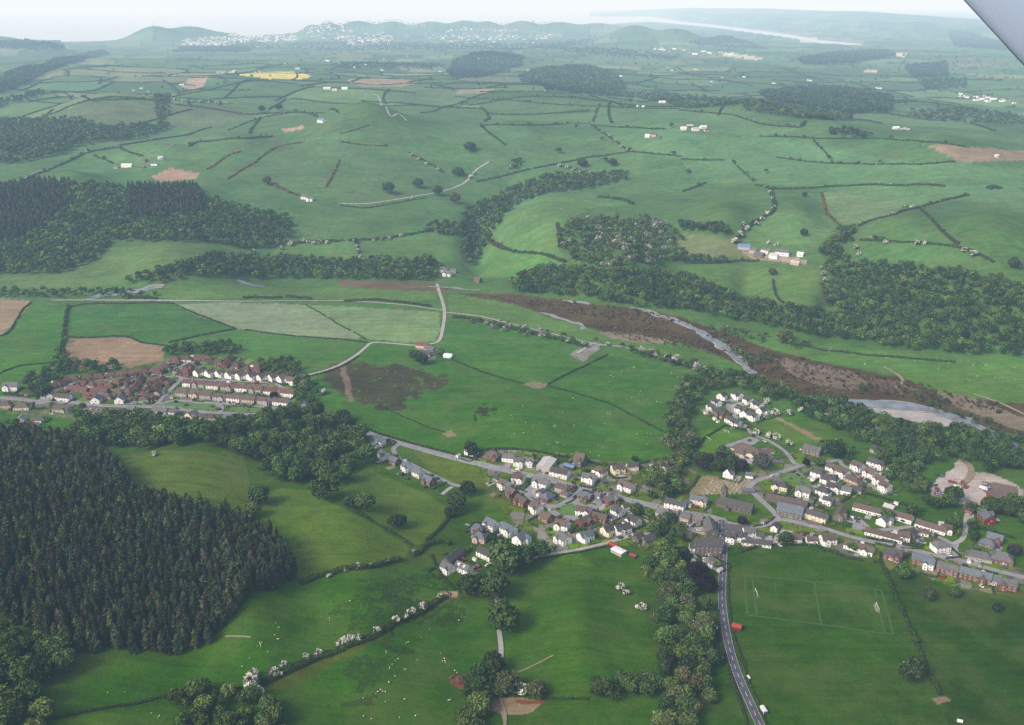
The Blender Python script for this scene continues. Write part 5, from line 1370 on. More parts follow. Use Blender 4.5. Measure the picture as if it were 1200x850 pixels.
MR = {'g': surf_mat('grey_slate', (112, 112, 114), (92, 93, 96), 0.5, 0.75, 0.25, True, 0.2, 2.0), 'd': surf_mat('dark_slate', (80, 79, 82), (64, 64, 68), 0.5, 0.7, 0.3, True, 0.2, 2.0),
      'b': surf_mat('blue_slate', (104, 112, 122), (88, 96, 106), 0.5, 0.7, 0.3, True, 0.15, 2.0), 'n': surf_mat('brown_tile', (108, 96, 90), (90, 80, 77), 0.5, 0.9, 0.1, True, 0.2, 2.0),
      'r': surf_mat('red_tile', (114, 86, 82), (94, 71, 70), 0.5, 0.9, 0.1, True, 0.2, 2.0), 's': surf_mat('pale_slate', (140, 142, 146), (122, 124, 130), 0.5, 0.8, 0.2, True, 0.15, 2.0),
      'w': surf_mat('white_sheeting', (226, 228, 230), (206, 208, 212), 0.4, 0.6, 0.3, True, 0.1), 'l': surf_mat('grey_sheeting', (186, 186, 184), (168, 166, 164), 0.4, 0.7, 0.3, True, 0.1),
      'x': surf_mat('rust_sheeting', (168, 76, 62), (140, 62, 54), 0.5, 0.8, 0.2, True, 0.1), 'u': surf_mat('blue_sheeting', (110, 138, 176), (96, 122, 160), 0.5, 0.7, 0.2, True, 0.1)}
WNAME = {'W': 'white', 'C': 'cream', 'B': 'red brick', 'S': 'grey stone', 'G': 'pale grey', 'P': 'pinkish', 'R': 'red boarded', 'K': 'dark boarded'}
RNAME = {'g': 'grey', 'd': 'dark', 'b': 'slate', 'n': 'brown', 'r': 'reddish', 's': 'pale', 'w': 'white', 'l': 'pale', 'x': 'red', 'u': 'blue'}
MGLASS = surf_mat('window_glass', (44, 50, 58), (60, 66, 74), 0.8, 0.2, 0.5, True, 0.1)
MFRAME = surf_mat('window_frame', (226, 226, 224), (214, 214, 212), 1.0, 0.6, 0.3, True, 0.05)
MDOOR = [surf_mat('door_paint', c, tuple(int(q * 0.85) for q in c), 1.0, 0.6, 0.3, True, 0.05) for c in ((110, 52, 46), (60, 70, 92), (220, 218, 212), (64, 84, 66))]
MCHIM = surf_mat('chimney_brick', (128, 96, 84), (100, 80, 74), 1.5, 0.9, 0.1, True, 0.2)
def window_mesh():
    mb = MB(); w, h = 0.62, 0.6
    mb.box(-w, w, -0.05, 0.02, -h, h, 0)                              # frame, standing 5 cm proud of the wall (outside is -y)
    for a, b in ((-w + 0.08, -0.04), (0.04, w - 0.08)):
        mb.box(a, b, -0.065, -0.04, -h + 0.08, h - 0.08, 1)
    mb.box(-w - 0.08, w + 0.08, -0.13, -0.052, -h - 0.1, -h - 0.003, 0)
    return mb.mesh('window_frame', [MFRAME, MGLASS])
WIN = window_mesh()
def door_mesh(m):
    mb = MB(); mb.box(-0.55, 0.55, -0.06, 0.02, 0.0, 2.1, 0); mb.box(-0.42, 0.42, -0.075, -0.05, 0.1, 2.0, 1); mb.box(-0.7, 0.7, -0.5, -0.062, 2.12, 2.24, 0)
    return mb.mesh('door', [MFRAME, m])
DOORS = [door_mesh(m) for m in MDOOR]
def gable_roof(mb, x0, x1, y0, y1, ze, rise, ov=0.35, hip=0.0, mi=0, th=0.16):
    """two (or four, hipped) slopes with eaves and thickness; ridge along x"""
    ym = (y0 + y1) / 2; k = rise / ((y1 - y0) / 2); zo = ze - ov * k
    a0, a1, b0, b1 = x0 - ov * 0.7, x1 + ov * 0.7, y0 - ov, y1 + ov
    r0, r1 = a0 + hip, a1 - hip
    top = [(a0, b0, zo + th), (a1, b0, zo + th), (a1, b1, zo + th), (a0, b1, zo + th), (r0, ym, ze + rise + th), (r1, ym, ze + rise + th)]
    bot = [(x, y, z - th) for x, y, z in top]
    f = [(0, 1, 5, 4), (2, 3, 4, 5), (3, 0, 4), (1, 2, 5)]
    mb.add(top, f if hip else f[:2], mi)
    mb.add(bot, [q[::-1] for q in (f if hip else f[:2])], mi)
    n = len(mb.v); t0, bt = n - 12, n - 6
    ring = [(0, 1), (1, 2), (2, 3), (3, 0)] if hip else [(0, 1), (1, 5), (5, 2), (2, 3), (3, 4), (4, 0)]
    for i, j in ring: mb.f.append((bt + i, bt + j, t0 + j, t0 + i)); mb.m.append(mi)
def gable_walls(mb, x0, x1, y0, y1, ze, rise, hip=0.0, zb=-1.2, mi=0):
    ym = (y0 + y1) / 2
    if hip: mb.box(x0, x1, y0, y1, zb, ze, mi); return
    v = [(x0, y0, zb), (x1, y0, zb), (x1, y1, zb), (x0, y1, zb), (x0, y0, ze), (x1, y0, ze), (x1, y1, ze), (x0, y1, ze), (x0, ym, ze + rise), (x1, ym, ze + rise)]
    mb.add(v, [(0, 3, 2, 1), (0, 1, 5, 4), (2, 3, 7, 6), (1, 2, 6, 9, 5), (3, 0, 4, 8, 7), (4, 5, 9, 8), (6, 7, 8, 9)], mi)
HREC = []
def house(x, y, dx, dy, L, W, H, wall, roof, label, opt='', name=None, cat=None, group=None, pitch=0.38):
    """opt letters: h hipped, c chimneys, f front gable wing (towards the camera), F wing on the far side, p porch, 0 no windows, t two chimneys, g attached garage, n no door, D dormers"""
    r = random.Random(int(x * 131 + y * 977))
    if (cat or 'house') == 'house' and y > 400: L, W, H = (L * 0.88, W * 0.95, H * 1.04) if x > 400 else (L * 1.04, W * 1.05, H * 1.0)
    elif y < 200: L, W, H = L * 0.7, W * 0.7, H * 0.8
    P = place((x, y), H * 0.55)[0]
    # direction of the ridge on the ground, from the way it runs in the photograph
    k = 6.0 / math.hypot(dx, dy); q = place([(x - dx * k, y - dy * k), (x + dx * k, y + dy * k)], H * 0.55)
    v = q[1, :2] - q[0, :2]; ang = math.atan2(v[1], v[0])
    if math.cos(ang) < 0: ang += math.pi           # local +x to the photo's right, local -y towards the camera
    o = empty(name or 'house', tuple(P), ang)
    hl, hw = L / 2, W / 2; rise = hw * 2 * pitch; hip = min(hw * 0.95, hl * 0.8) if 'h' in opt else 0.0
    wb, rb = MB(), MB()
    gable_walls(wb, -hl, hl, -hw, hw, H, rise, hip); gable_roof(rb, -hl, hl, -hw, hw, H, rise, hip=hip)
    spots_ = []
    ncol = max(1, int(L / 3.1)); rows = [1.45] if H < 4.2 else [1.45, H - 1.15] if H < 7.2 else [1.5, 3.9, H - 1.2]
    if '0' not in opt:
        for z in rows:
            for i in range(ncol):
                xx = -hl + (i + 0.5) * L / ncol + r.uniform(-0.2, 0.2)
                spots_.append((xx, -hw, z, 0.0)); spots_.append((xx, hw, z, math.pi))
            spots_.append((hl, r.uniform(-0.3, 0.3) * W * 0.5, z, math.pi / 2))
            if r.random() < 0.6: spots_.append((-hl, r.uniform(-0.3, 0.3) * W * 0.5, z, -math.pi / 2))
    if 'f' in opt or 'F' in opt:
        s = -1 if 'f' in opt else 1; wx = r.choice((-1, 1)) * hl * 0.45; ww = min(W * 0.62, L * 0.42); d = 2.4
        tb, tr = MB(), MB()
        gable_walls(tb, -d - hw * 0.9, 0, -ww / 2, ww / 2, H - 0.05, ww * pitch); gable_roof(tr, -d - hw * 0.9, 0.0, -ww / 2, ww / 2, H - 0.05, ww * pitch, 0.3)
        for src, dst in ((tb, wb), (tr, rb)):       # the wing's ridge runs out of the long side
            vs = [(wx - s * (b_) * 1.0, s * (-(a_)) , c_) for a_, b_, c_ in src.v]
            if s < 0: vs = [(wx + b_, -(-a_) if False else a_, c_) for a_, b_, c_ in src.v]
            b0 = len(dst.v); dst.v += vs
            dst.f += [tuple(b0 + i for i in f_) for f_ in src.f]; dst.m += src.m
        yo = s * (d + hw * 0.9)
        spots_ = [p for p in spots_ if not (abs(p[0] - wx) < ww / 2 + 0.7 and p[1] * s > 0)]
        if '0' not in opt:
            for z in rows: spots_.append((wx, yo, z, 0.0 if s < 0 else math.pi))
    if 'g' in opt:
        gx = hl * r.choice((1, -1)); sx = 1 if gx > 0 else -1
        gable_walls(wb, min(gx, gx + sx * 3.4), max(gx, gx + sx * 3.4), -hw * 0.5, hw * 0.75, 2.5, hw * 0.45); gable_roof(rb, min(gx, gx + sx * 3.4), max(gx, gx + sx * 3.4), -hw * 0.5, hw * 0.75, 2.5, hw * 0.45, 0.25)
    wm = wb.mesh('wall', MW[wall]); rm = rb.mesh('roof', MR[roof])
    link('wall', wm, o); ro = link('roof', rm, o)
    for ch, xx in (('c', hl * 0.86), ('t', -hl * 0.86), ('m', 0.0)):
        if ch in opt:
            mb = MB(); zt = H + rise; mb.box(xx - 0.45, xx + 0.45, -0.4, 0.4, zt - 0.8, zt + 1.1); mb.box(xx - 0.55, xx + 0.55, -0.5, 0.5, zt + 1.1, zt + 1.25)
            mb.tube((xx - 0.2, 0, zt + 1.2), (xx - 0.2, 0, zt + 1.65), 0.13); mb.tube((xx + 0.2, 0, zt + 1.2), (xx + 0.2, 0, zt + 1.65), 0.13)
            link('chimney', mb.mesh('chimney', MCHIM), ro)
    if 'D' in opt:
        for xx in (-hl * 0.45, hl * 0.35):
            mb = MB(); mb.box(xx - 0.8, xx + 0.8, -hw * 0.72, -hw * 0.2, H + rise * 0.25, H + rise * 0.72); mb.box(xx - 0.95, xx + 0.95, -hw * 0.8, -hw * 0.1, H + rise * 0.73, H + rise * 0.8)
            link('dormer', mb.mesh('dormer', MW[wall]), ro)
    for xx, yy, zz, a in spots_: link('window', WIN, o, (xx, yy, zz), a)
    if 'n' not in opt and '0' not in opt: link('door', DOORS[r.randrange(4)], o, (-hl + L * (0.5 if ncol > 1 else 0.35), -hw, 0.0)) if False else link('door', DOORS[r.randrange(4)], o, (hl * 0.0 + (0.5 * L / ncol if ncol % 2 else 0.0) * 0.98, -hw - 0.003, 0.05))
    return tag(o, label, cat or 'house', group)
ORD = ['first', 'second', 'third', 'fourth', 'fifth', 'sixth', 'seventh', 'eighth', 'ninth', 'tenth', 'eleventh', 'twelfth', 'thirteenth', 'fourteenth', 'fifteenth', 'sixteenth']
# a row of houses: where | spec per house "x,y,dx,dy,L,W,H,wall,roof,opt"; labels count along the row from the left
def hrow(where, what, lines, group=None, **kw):
    L = [l.split(',') for l in lines.split()]
    L.sort(key=lambda a: float(a[0]))
    for i, a in enumerate(L):
        w_, r_ = WNAME[a[7]], RNAME[a[8]]
        lab = f"{w_} {what}, {r_} roof, " + (f"{ORD[i]} from left {where}" if len(L) > 1 else where)
        house(*[float(v) for v in a[:7]], a[7], a[8], lab, a[9] if len(a) > 9 else '', group=group, **kw)
# --- the estate across the valley floor
hrow('in the top row of brick bungalows', 'bungalow', '85,445,10,-1,12,8,3,B,r,h 103,443,10,-1,12,8,3,B,r,h 116,442,10,-1,11,8,3,B,r,h 130,440.5,10,-1,12,8,3,B,r,h 142.5,439.5,10,-1,12,8,3,B,r,f 155,438,10,-1,11,8,3,B,r,f 169,436.5,10,-1,12,8,3,B,r,h 185,435.5,10,-1,12,8,3,B,r,fg 194,431,10,-1,11,8,3,B,r,h')
hrow('in the middle brick group', 'bungalow', '63,453,8,-3,14,8,3,B,r, 72,450,8,-4,14,8,3,B,r,h 92,457,10,1.5,26,8,3,B,r, 117,459,10,0.5,19,8,3,B,r, 120,451,10,1,12,8,3,B,r,f 137,449.5,10,1.5,12,8,3,B,r,h 140,460,10,1,10,8,3,B,r,h')
hrow('on the sloping brick side street', 'house', '160,453,8,-9,14,8,3.4,B,r,f 164,446,8,-9,14,8,3.4,B,r, 177,447,10,-1,9,8,3.2,B,r,f 183,454,8,-8,14,8,3.4,B,r, 175,466,9,-2,10,8,3.2,B,n,f 189,446,8,-8,11,8,3.2,B,n,')
hrow('in the group below the dark trees', 'bungalow', '205,422.5,10,0,13,9,3,B,r,h 219,421.5,10,0,12,9,3,W,r,h 238,421,10,-1,20,9,3,B,r,h 257,425,10,1,11,8,3,B,r,h 268,421.5,8,-9,15,9,3,B,r, 264,428,8,-9,12,8,3,B,r, 277,429.5,10,1,10,8,3,B,r,h 290,433,10,1,8,7,2.8,B,r,h 302,432.5,10,1.5,13,10,3,B,r,h 185,437,10,0,12,9,3,B,r,h 220,431.5,8,-6,12,8,3,B,r,f 217,438,10,1,14,9,3,B,r,hf 193,430,10,0,10,8,3,B,r,h')
hrow('in the row above the terraces', 'house', '233,437.5,9,-3,10,9,4.6,W,n,fc 246,438,9,-3,10,9,4.6,W,n,fc 258,438.5,9,-3,10,9,4.6,W,n,fc 270,440,9,-3,10,9,4.6,W,n,fc 282,441.3,9,-3,10,9,4.6,W,n,fc 295,442,9,-3,10,9,4.6,W,n,fc 307,443,9,-3,10,9,4.6,W,n,fc 320,443,9,-3,10,9,4.6,W,n,fc 331,444.5,9,-3,10,9,4.6,W,n,fc 344,447.5,10,2,14,9,4.4,W,n,f 358,450.5,10,3,12,9,4.4,C,n,h')
hrow('along the long upper white terrace', 'terraced block', '220,449.5,100,8,9,8,5,W,r,c 233.5,450.5,100,8,14,8,4.6,G,r,ctf 250,452.5,100,8,14,8,4.8,W,r,ct 267,454,100,8,14,8,4.6,G,r,ctf 283.5,455.5,100,8,14,8,4.8,W,r,ct 300,457,100,8,14,8,4.6,G,r,ctf 319,459.5,100,8,17,8,5,W,r,ct 337,461.5,100,8,17,8,5,W,r,ct')
hrow('along the lower front terrace', 'terraced block', '214,461,100,9,13,8,4.8,G,n,c 228.5,462.5,100,9,12,8,4.8,P,n,ctf 242,464,100,9,13,8,4.8,G,n,ct 258,466,100,9,14,8,4.8,G,n,ctf 274.5,467.5,100,9,15,8,4.8,W,n,ct 292,469,100,9,15,8,4.8,P,n,ct 310,470.5,100,9,14,8,4.8,G,n,ctf 330,472,100,9,18,8,4.8,W,n,ct')
hrow('along the estate entrance street', 'house', '55,464,10,-1,12,8,4.8,W,g,f 74,466.5,10,1,18,8,4.6,W,n,ct 50,473,10,-1,13,9,3.4,G,s, 7,475,10,0,12,9,3.4,P,n,h 26,477.5,10,0,15,9,3.2,W,n,h 73,480,10,1,18,9,3.2,G,n,f 113,482.5,10,1,18,9,3.2,G,n,D 137,484.5,10,0,14,10,3,G,n,h 159,482.5,10,1,17,9,3.6,W,g,f 165,486,10,1,8,7,3,W,d, 188,482.5,10,1,17,9,3.6,W,g,c 202,483,10,1,9,8,3.2,W,n, 225,487.5,9,-3,11,9,4.6,C,g,f 247,490,10,0,10,6,2.6,W,n,h 237,489.5,10,0,5,5,2.4,W,n,n 271,489.5,10,0,14,7,2.8,W,g,')
hrow('with its gable facing the estate street', 'house', '113,469,6,-7,12,9,4.8,W,g,c 141,469,6,-7,12,9,4.8,W,g,c')
hrow('in the group below the estate entrance', 'house', '25,492,8,-6,10,8,3,G,s, 34,501,9,-4,16,10,3.6,W,r,hf 43,493,10,0,10,7,3.2,W,n,')
hrow('filling the brick estate closes', 'bungalow', '78,447,9,-3,11,8,3,B,r,h 97,450,10,1,11,8,3,B,r,f 108,452,10,1,10,8,3,P,r,h 128,453,10,0,10,8,3,B,r,h 150,448,9,-4,11,8,3,B,r,f 152,459,9,-5,11,8,3,B,r,h 170,460,9,-6,11,8,3.2,B,n,f 186,461,9,-6,11,8,3.2,P,n,f 168,469,10,-1,9,7,3,W,n,h 197,449,9,-6,10,8,3,B,r,h 106,464,10,1,14,8,3,B,r,f 124,465,10,0,12,8,3,P,n,h 154,468,9,-2,9,7,3,B,n,h')
house(13, 454, 10, 0, 16, 9, 5.6, 'W', 'g', 'white farmhouse with twin front gables and slate roof alone beside the dark tree', 'fct')
# --- service road row
hrow('in the service road row', 'house', '438,517,8,3.5,11,8,4.8,W,g,f 446,518,8,3,10,7,4,W,b, 450,534,8,4,11,8,4.8,W,b,cf 463,541,8,4,11,8,4.6,B,b,c 477,548,8,4,11,8,4.8,W,b,cf 490,555,8,4,11,8,4.8,W,b,c 503,564,8,4,12,9,4.6,B,b,cf')
# --- north side of the main road
hrow('on the main road upper side', 'house', '553,529,8,3,13,8,5,W,n,fc 578,534.5,9,2,16,10,3.6,B,n,hf 596,537,9,1.5,13,9,3.6,W,g,c 608,542,9,1,11,8,4.8,W,g,f 619,541.5,9,1,11,8,5,W,g,fc 656,555,9,2.6,20,9,4.8,W,d,ct 690,561,9,2,14,9,5,W,g,fc 703,553,9,4,15,9,3.6,W,n,hf 724,550.5,9,-1,14,9,5.2,C,n,fct 741,547.5,9,-1,12,8,4,C,d,f 776.5,546,9,1,11,9,5,W,n,f 734,571,9,3,17,9,5,W,n,fc 791,592,9,2,20,8,5,W,d,ct')
house(680, 540.5, 8, 3, 12, 10, 6, 'S', 'n', 'tall grey stone house with steep crossed gables behind the blue shed', 'fcF', pitch=0.6)
house(640.5, 544.5, 6, -8, 22, 13, 4.5, 'G', 'l', 'big pale roofed workshop shed beside the main road forecourt', 'n0', 'workshop', 'workshop', pitch=0.12)
house(667.5, 547, 8, 3, 11, 6, 2.6, 'K', 'u', 'blue roofed shed behind the long white house', '0', 'shed', 'shed', pitch=0.2)
house(766, 546.5, 8, 1, 6, 4.5, 2.4, 'W', 'w', 'little white flat roofed garage behind the white house by the tree belt', '0', 'garage', 'garage', pitch=0.1)
# --- the estate south of the main road
hrow('in the small estate outer row', 'house', '583,561.5,8,5,7,6,2.8,G,d,h 590.5,568,8,4,11,9,4.6,W,n,f 600,578,8,5,11,9,4.4,B,n,f 612,588,8,5,15,9,4.4,B,n,f 628,595.5,8,5,12,9,4.8,W,n,fc 640,607,8,4,13,9,4.4,B,n, 659,616,8,2,14,9,4.6,W,n,f')
hrow('directly below the estate main road', 'house', '608,561.5,9,2,13,9,4.8,W,n,f 634,566.5,9,3,17,9,4.8,W,g,ff 641,583,9,-5,14,11,3.4,B,b,h 633,577,9,-4,7,6,2.6,B,b,0 659,573,9,3,13,9,4,G,n,c 662,580,9,3,8,6,2.6,G,n,0 686,582.5,9,3,15,9,3.6,B,b,f 700,581.5,9,2,6,5,2.6,W,g,0 716,586,9,-3,14,9,4,B,g,f 733,594.5,9,-2,7,5,2.5,W,d,0')
hrow('on the inner loop of the small estate', 'house', '684,599.5,9,1.5,15,9,4.6,W,n,f 684,611.5,9,-4,14,9,4,B,n,f 703,607.5,9,2,15,9,4.2,B,n,f 724,600,8,4,12,9,4.8,W,d,fc 717,607,8,4,7,6,2.6,W,d,0 733,612,8,4,8,6,2.6,W,d,0 742.5,611,8,4,13,9,4.6,W,d,f 712.5,622,8,-3,12,9,4.4,C,d,fc 729,620.5,8,-2,16,9,4.4,W,d,f 660,632,8,5,13,10,4.6,W,g,fc 686,629,9,-3,14,9,4.6,W,b,fc')
hrow('beside the lane bend below the estate', 'cottage', '748,631,8,-5,10,8,3.6,S,d,c 760,633,8,-2,12,8,3.6,S,d,c')
house(725, 646.5, 8, 4, 11, 7, 3.0, 'G', 'w', 'white flat roofed barn at the top of the pasture', '0', 'barn', 'barn', pitch=0.06)
house(720, 640.5, 8, 5, 11, 3.6, 2.6, 'R', 'x', 'rust red roofed lean-to behind the white flat roofed barn', '0', 'shed', 'shed', pitch=0.15)
house(742, 651.5, 8, 3, 5.5, 3.2, 2.0, 'K', 'x', 'small red roofed hen shed beside the white flat roofed barn', '0', 'shed', 'shed', pitch=0.2)
# --- new slate houses and farm at the drive
hrow('in the slate cluster by the track', 'house', '560,620.5,9,2,12,9,4.4,B,b,hf 562.5,630.5,9,2,12,9,4.2,P,b,hf 576,615.5,8,4,13,10,5,W,b,fF 596,621.5,8,4,14,10,5,W,b,fc 610.5,632,8,-5,14,10,5,W,b,fc')
house(571.5, 650.5, 9, 4.5, 20, 9, 4.6, 'W', 'd', 'long white and stone house with dark roof between the slate houses and the farm', 'ct')
house(531, 653.5, 9, -6.5, 20, 8, 4, 'S', 'd', 'grey stone barn with dark roof behind the white farmhouse yard', '0', 'barn', 'barn')
house(524.5, 666, 8, 4, 11, 8, 4.4, 'W', 'g', 'white farmhouse wing with slate roof, left half of the pair at the yard', 'cf')
house(543.5, 666.5, 8, 4, 15, 8, 4.4, 'W', 'g', 'white farmhouse with slate roof, right half of the pair at the yard', 'cD')
# --- village centre
hrow('lining the main road lower side', 'house', '777,603,9,2.5,12,9,5.4,W,g,ct 789,605,9,3,12,9,5.2,S,g,cf 802,607.5,9,3,13,8,5,P,g,ct 816,608.5,9,3,15,8,5,S,g,ct')
house(819, 587, 9, 2, 17, 8, 4, 'C', 'b', 'cream bungalow with blue grey roof beside the churchyard lawn', 'fc')
house(805, 590.5, 9, -2, 6, 5, 2.6, 'G', 'b', 'small grey outhouse next to the cream bungalow', '0', 'shed', 'shed')
house(832.5, 620, 3, 9, 24, 10, 6, 'S', 'g', 'grey stone terrace end on to the road junction', 'ct')
house(829.5, 641, 10, 0.3, 24, 13, 8, 'S', 'd', 'big three storey grey stone hall beside the winding road', 'ct')
house(813.5, 642.5, 10, 0.5, 9, 8, 4.6, 'W', 'd', 'small white house attached to the back of the stone hall', '')
house(832, 658.5, 8, -4, 11, 8, 4, 'W', 'g', 'white cottage with grey hipped roof by the copper beeches', 'hf')
house(803, 684, 5, -7, 13, 8, 3.4, 'W', 'd', 'white bungalow with dark roof hidden by the roadside belt', 'c')
hrow('at the road junction corner', 'house', '862,622,9,1,20,9,5,S,d,ct 857,630.5,9,2,9,8,5,W,d,f 866,630,9,0,11,8,5,W,d,f 877,625,9,-1,11,9,5.4,W,g,c')
house(886, 636.5, 9, 1, 24, 7, 2.8, 'W', 'd', 'long low white outbuilding with dark roof at the top of the football field', '', 'outbuilding', 'outbuilding')
house(889, 627.5, 9, 3, 9, 7, 2.8, 'G', 'd', 'grey shed on the forecourt beside the junction group', '0', 'shed', 'shed')
house(908, 618.5, 4, -7, 9, 6, 3.6, 'W', 'd', 'tiny white gable end house standing on the corner verge', 'n')
house(922, 587, 10, 2, 36, 9, 3.2, 'S', 'n', 'very long low stone shed with dark roof behind the chapel hall', '0', 'long_shed', 'shed', pitch=0.25)
house(926.5, 599.5, 10, 2.2, 22, 14, 5.4, 'S', 'b', 'big grey hall with blue grey roof beside the village road', 'm', 'village_hall', 'hall', pitch=0.32)
house(955, 605, 10, 3, 24, 8, 5, 'C', 'd', 'cream rendered terrace with dark roof facing the village road', 'ctm')
house(984.5, 603, 4, -8, 20, 9, 4.4, 'S', 'n', 'brown roofed stone house end on beside the hedge', 'cf')
hrow('between church lane and cul-de-sac', 'house', '914,570,9,2,16,9,4,C,d,hf 941,577,9,2,14,9,4.6,W,g,fc')
hrow('in the cluster behind the village hall', 'house', '959,555.5,9,3,14,9,5,W,d,hc 968,563,9,3,10,8,4.6,W,d,c 976,549.5,9,4,13,9,4,W,n,f 975,562.5,9,3,12,9,4.6,W,d,hf 988,555,9,4,12,9,4.6,W,n,f 977,572,9,2,14,9,4.8,W,d,f 965,577,9,3,14,9,4.8,W,d,hc 970,587,9,2,9,7,4,W,d,f 990,575.5,9,2,13,8,4,W,g, 1004,574.5,9,2,10,8,3,G,d, 1000,563,9,4,17,9,2.8,P,n,h')
hrow('in the stepped row down the cottage lane', 'house', '1005,547.5,9,4,13,9,5.2,W,n,fc 1020,555.5,9,4,12,9,5.2,W,n,fc 1032,564,9,5,12,9,5.2,W,n,f 1037,571,9,4,11,9,5.2,W,n,fc')
hrow('in the trees above the cottage lane', 'house', '1028,529,9,5,13,9,4,G,d, 1023,543,9,3,11,8,4.8,W,d,c 1031,545.5,9,3,11,8,4.8,W,d,f 1044,549,9,4,8,7,3,G,d,')
house(952, 528.5, 9, 2.5, 20, 9, 5.2, 'S', 'g', 'long grey stone house with slate roof beside the riverside trees', 'ctm')
# --- closes to the right
hrow('in the closes off village road', 'terraced block', '1017,598,10,2.5,28,8,3.2,W,n, 1051,605,10,3,30,8,4,W,n,fc 1036,610.5,8,-6,14,9,4.4,W,g,f 1036,628,10,2.6,34,8,3.2,W,n, 1058,629.5,10,1,11,9,4.6,W,n,f 1068,626.5,4,-7,11,8,4,S,n, 1091,618.5,10,3,28,8,3.2,W,n, 1108.5,620.5,10,1,10,8,4,W,n,f 1082,624.5,10,2,10,7,2.8,W,n, 1042,595,9,3,10,6,2.6,P,l,0')
house(1102, 641, 9, -1, 15, 10, 5, 'W', 'g', 'bright white house with broad gable on the corner of the closes', 'h')
hrow('atop the football field', 'house', '928,631,10,1,18,9,3.6,W,n,f 951,633.5,10,0,10,7,3,W,n,f 970,633,10,-1,14,9,4.8,W,n,ff 1007,642.5,10,3,26,9,3.4,W,n,f')
hrow('in the brick row below the village road', 'house', '1046,651,10,2,16,9,4.8,B,d,f 1080,656.5,10,2,17,9,4.8,B,b,c 1089,661.5,10,3,9,8,4.8,W,b,f 1111,667.5,10,3,18,9,4.6,B,g,c 1143,675,10,2.5,26,9,4.8,B,b,f 1164,680,10,2,11,9,3.6,G,b, 1180,685.5,10,2,15,9,4.6,B,g,f')
house(1054, 650.5, 10, -4, 8, 7, 2.6, 'B', 'r', 'low red tiled garage joined to the first brick house below the road', '0', 'garage', 'garage')
hrow('above the road opposite brick row', 'bungalow', '1147,652.5,10,2,22,10,3,G,g,h 1173,655,10,2,20,13,3.4,B,g,h')
hrow('in the gardens above the brick bungalow', 'house', '1157,637.5,10,3,14,8,3,S,b,h 1166,632,10,3,14,9,4.6,B,b,f')
house(1156, 607, 6, 7, 17, 10, 5, 'R', 'b', 'dark red house with blue slate roof and cream end wall', 'f')
house(1137, 597, 9, 3, 10, 9, 3.6, 'R', 'd', 'steep roofed red house beside the scrap yard trees', '', pitch=0.75)
# --- white cul-de-sac, school
hrow('in the cul-de-sac by river trees', 'house', '835,478,8,5,11,8,4.8,W,d,f 839.5,472.5,8,4,11,8,4.8,W,d,fc 840.5,483,8,4,11,8,4.6,B,d, 846,465,8,-4,11,9,4.8,W,d,f 846,486.5,8,4,12,8,4.6,B,d,f 856,493,8,4,12,8,4.6,W,d, 863,497,8,3,9,8,4.8,W,d,f 864,464,8,4,14,9,4.8,W,d,f 877,470,8,4,13,9,4.8,W,d,f 888,475.5,8,4,13,9,4.8,W,d,f 893,482.5,8,-3,12,9,4.8,W,d,f 868,480.5,8,3,12,9,4.6,W,d,f 873,485.5,8,-6,11,9,4.8,W,d,c 882,488.5,8,3,14,9,4.8,W,d,f')
house(879, 529.5, 9, 3.5, 34, 18, 3.6, 'C', 'n', 'sprawling cream walled school with brown hipped roofs beside the playground', 'hf', 'school', 'school', pitch=0.25)
house(868, 531, 9, 3.5, 14, 10, 3.2, 'C', 'n', 'school wing with brown hipped roof and cream gable', 'h', 'school_wing', 'school', pitch=0.3)
house(898, 529, 9, -2, 14, 10, 3.2, 'C', 'n', 'low cream school annexe at the drive side', 'h', 'school_wing', 'school', pitch=0.25)
house(854, 555, 6, -6, 12, 8, 4.4, 'W', 'd', 'white house with steep dark roof below the school trees', 'f', pitch=0.6)
house(878, 557.5, 9, 1, 7, 6, 2.8, 'W', 'b', 'little white garage near the church lane bend', '0', 'garage', 'garage')
house(876, 575.5, 9, 0, 11, 5, 2.4, 'S', 'b', 'small grey sexton shed by the graveyard', '0', 'shed', 'shed')
# --- farms and lone houses
hrow('at the bridge end of the valley lane', 'house', '519,317,9,2,12,9,4.8,W,g,c 524,321.5,9,1,14,9,4.6,W,g,f 531,318,9,1,9,7,3.6,G,g, 560,329,9,1,11,8,5,B,n,c')
hrow('of the lane farm in the valley', 'barn', '495,405.5,9,1,16,8,3.4,P,r,0 504,410,9,2,14,9,3.6,G,g,0 499,415,9,1,14,9,3.6,G,d,0 525,417.5,9,1,11,6,2.8,W,w,0', cat='barn', name='barn')
hrow('of the farm under far pastures', 'farm building', '872,290,9,2.5,20,10,4.5,G,u,0 883,294,9,2,12,9,4,G,g,0 890,299,9,2,16,9,4,S,g, 897,294,9,2,12,8,4.2,W,g, 907,300.5,9,2,14,8,4,W,l, 917,296.5,9,1,22,9,5,W,g,c 938,298.5,9,1,10,7,3.6,W,w, 932,308.5,9,1.5,14,7,3,P,l,0', cat='farm building')
hrow('of the farm under ridge tracks', 'farm building', '136,196.5,9,-1,14,10,4,G,g,0 149,194.5,9,-1,34,12,5,W,w,0 167,196,9,-1,14,10,4,S,g,0 181,192.5,9,0,20,10,4.5,W,b,0 188,185.5,9,-1,14,9,5,W,w, 171,189,6,-3,12,9,4.5,S,d,', cat='farm building')
hrow('on the hillside by the gorse bank', 'house', '357,231.5,9,1,13,9,5,W,g,c 363,233.5,9,1,13,9,5,W,g,f')
house(377, 142, 9, -1, 34, 16, 6, 'W', 'u', 'blue roofed barn on the ridge under the bare patch', '0', 'barn', 'barn')
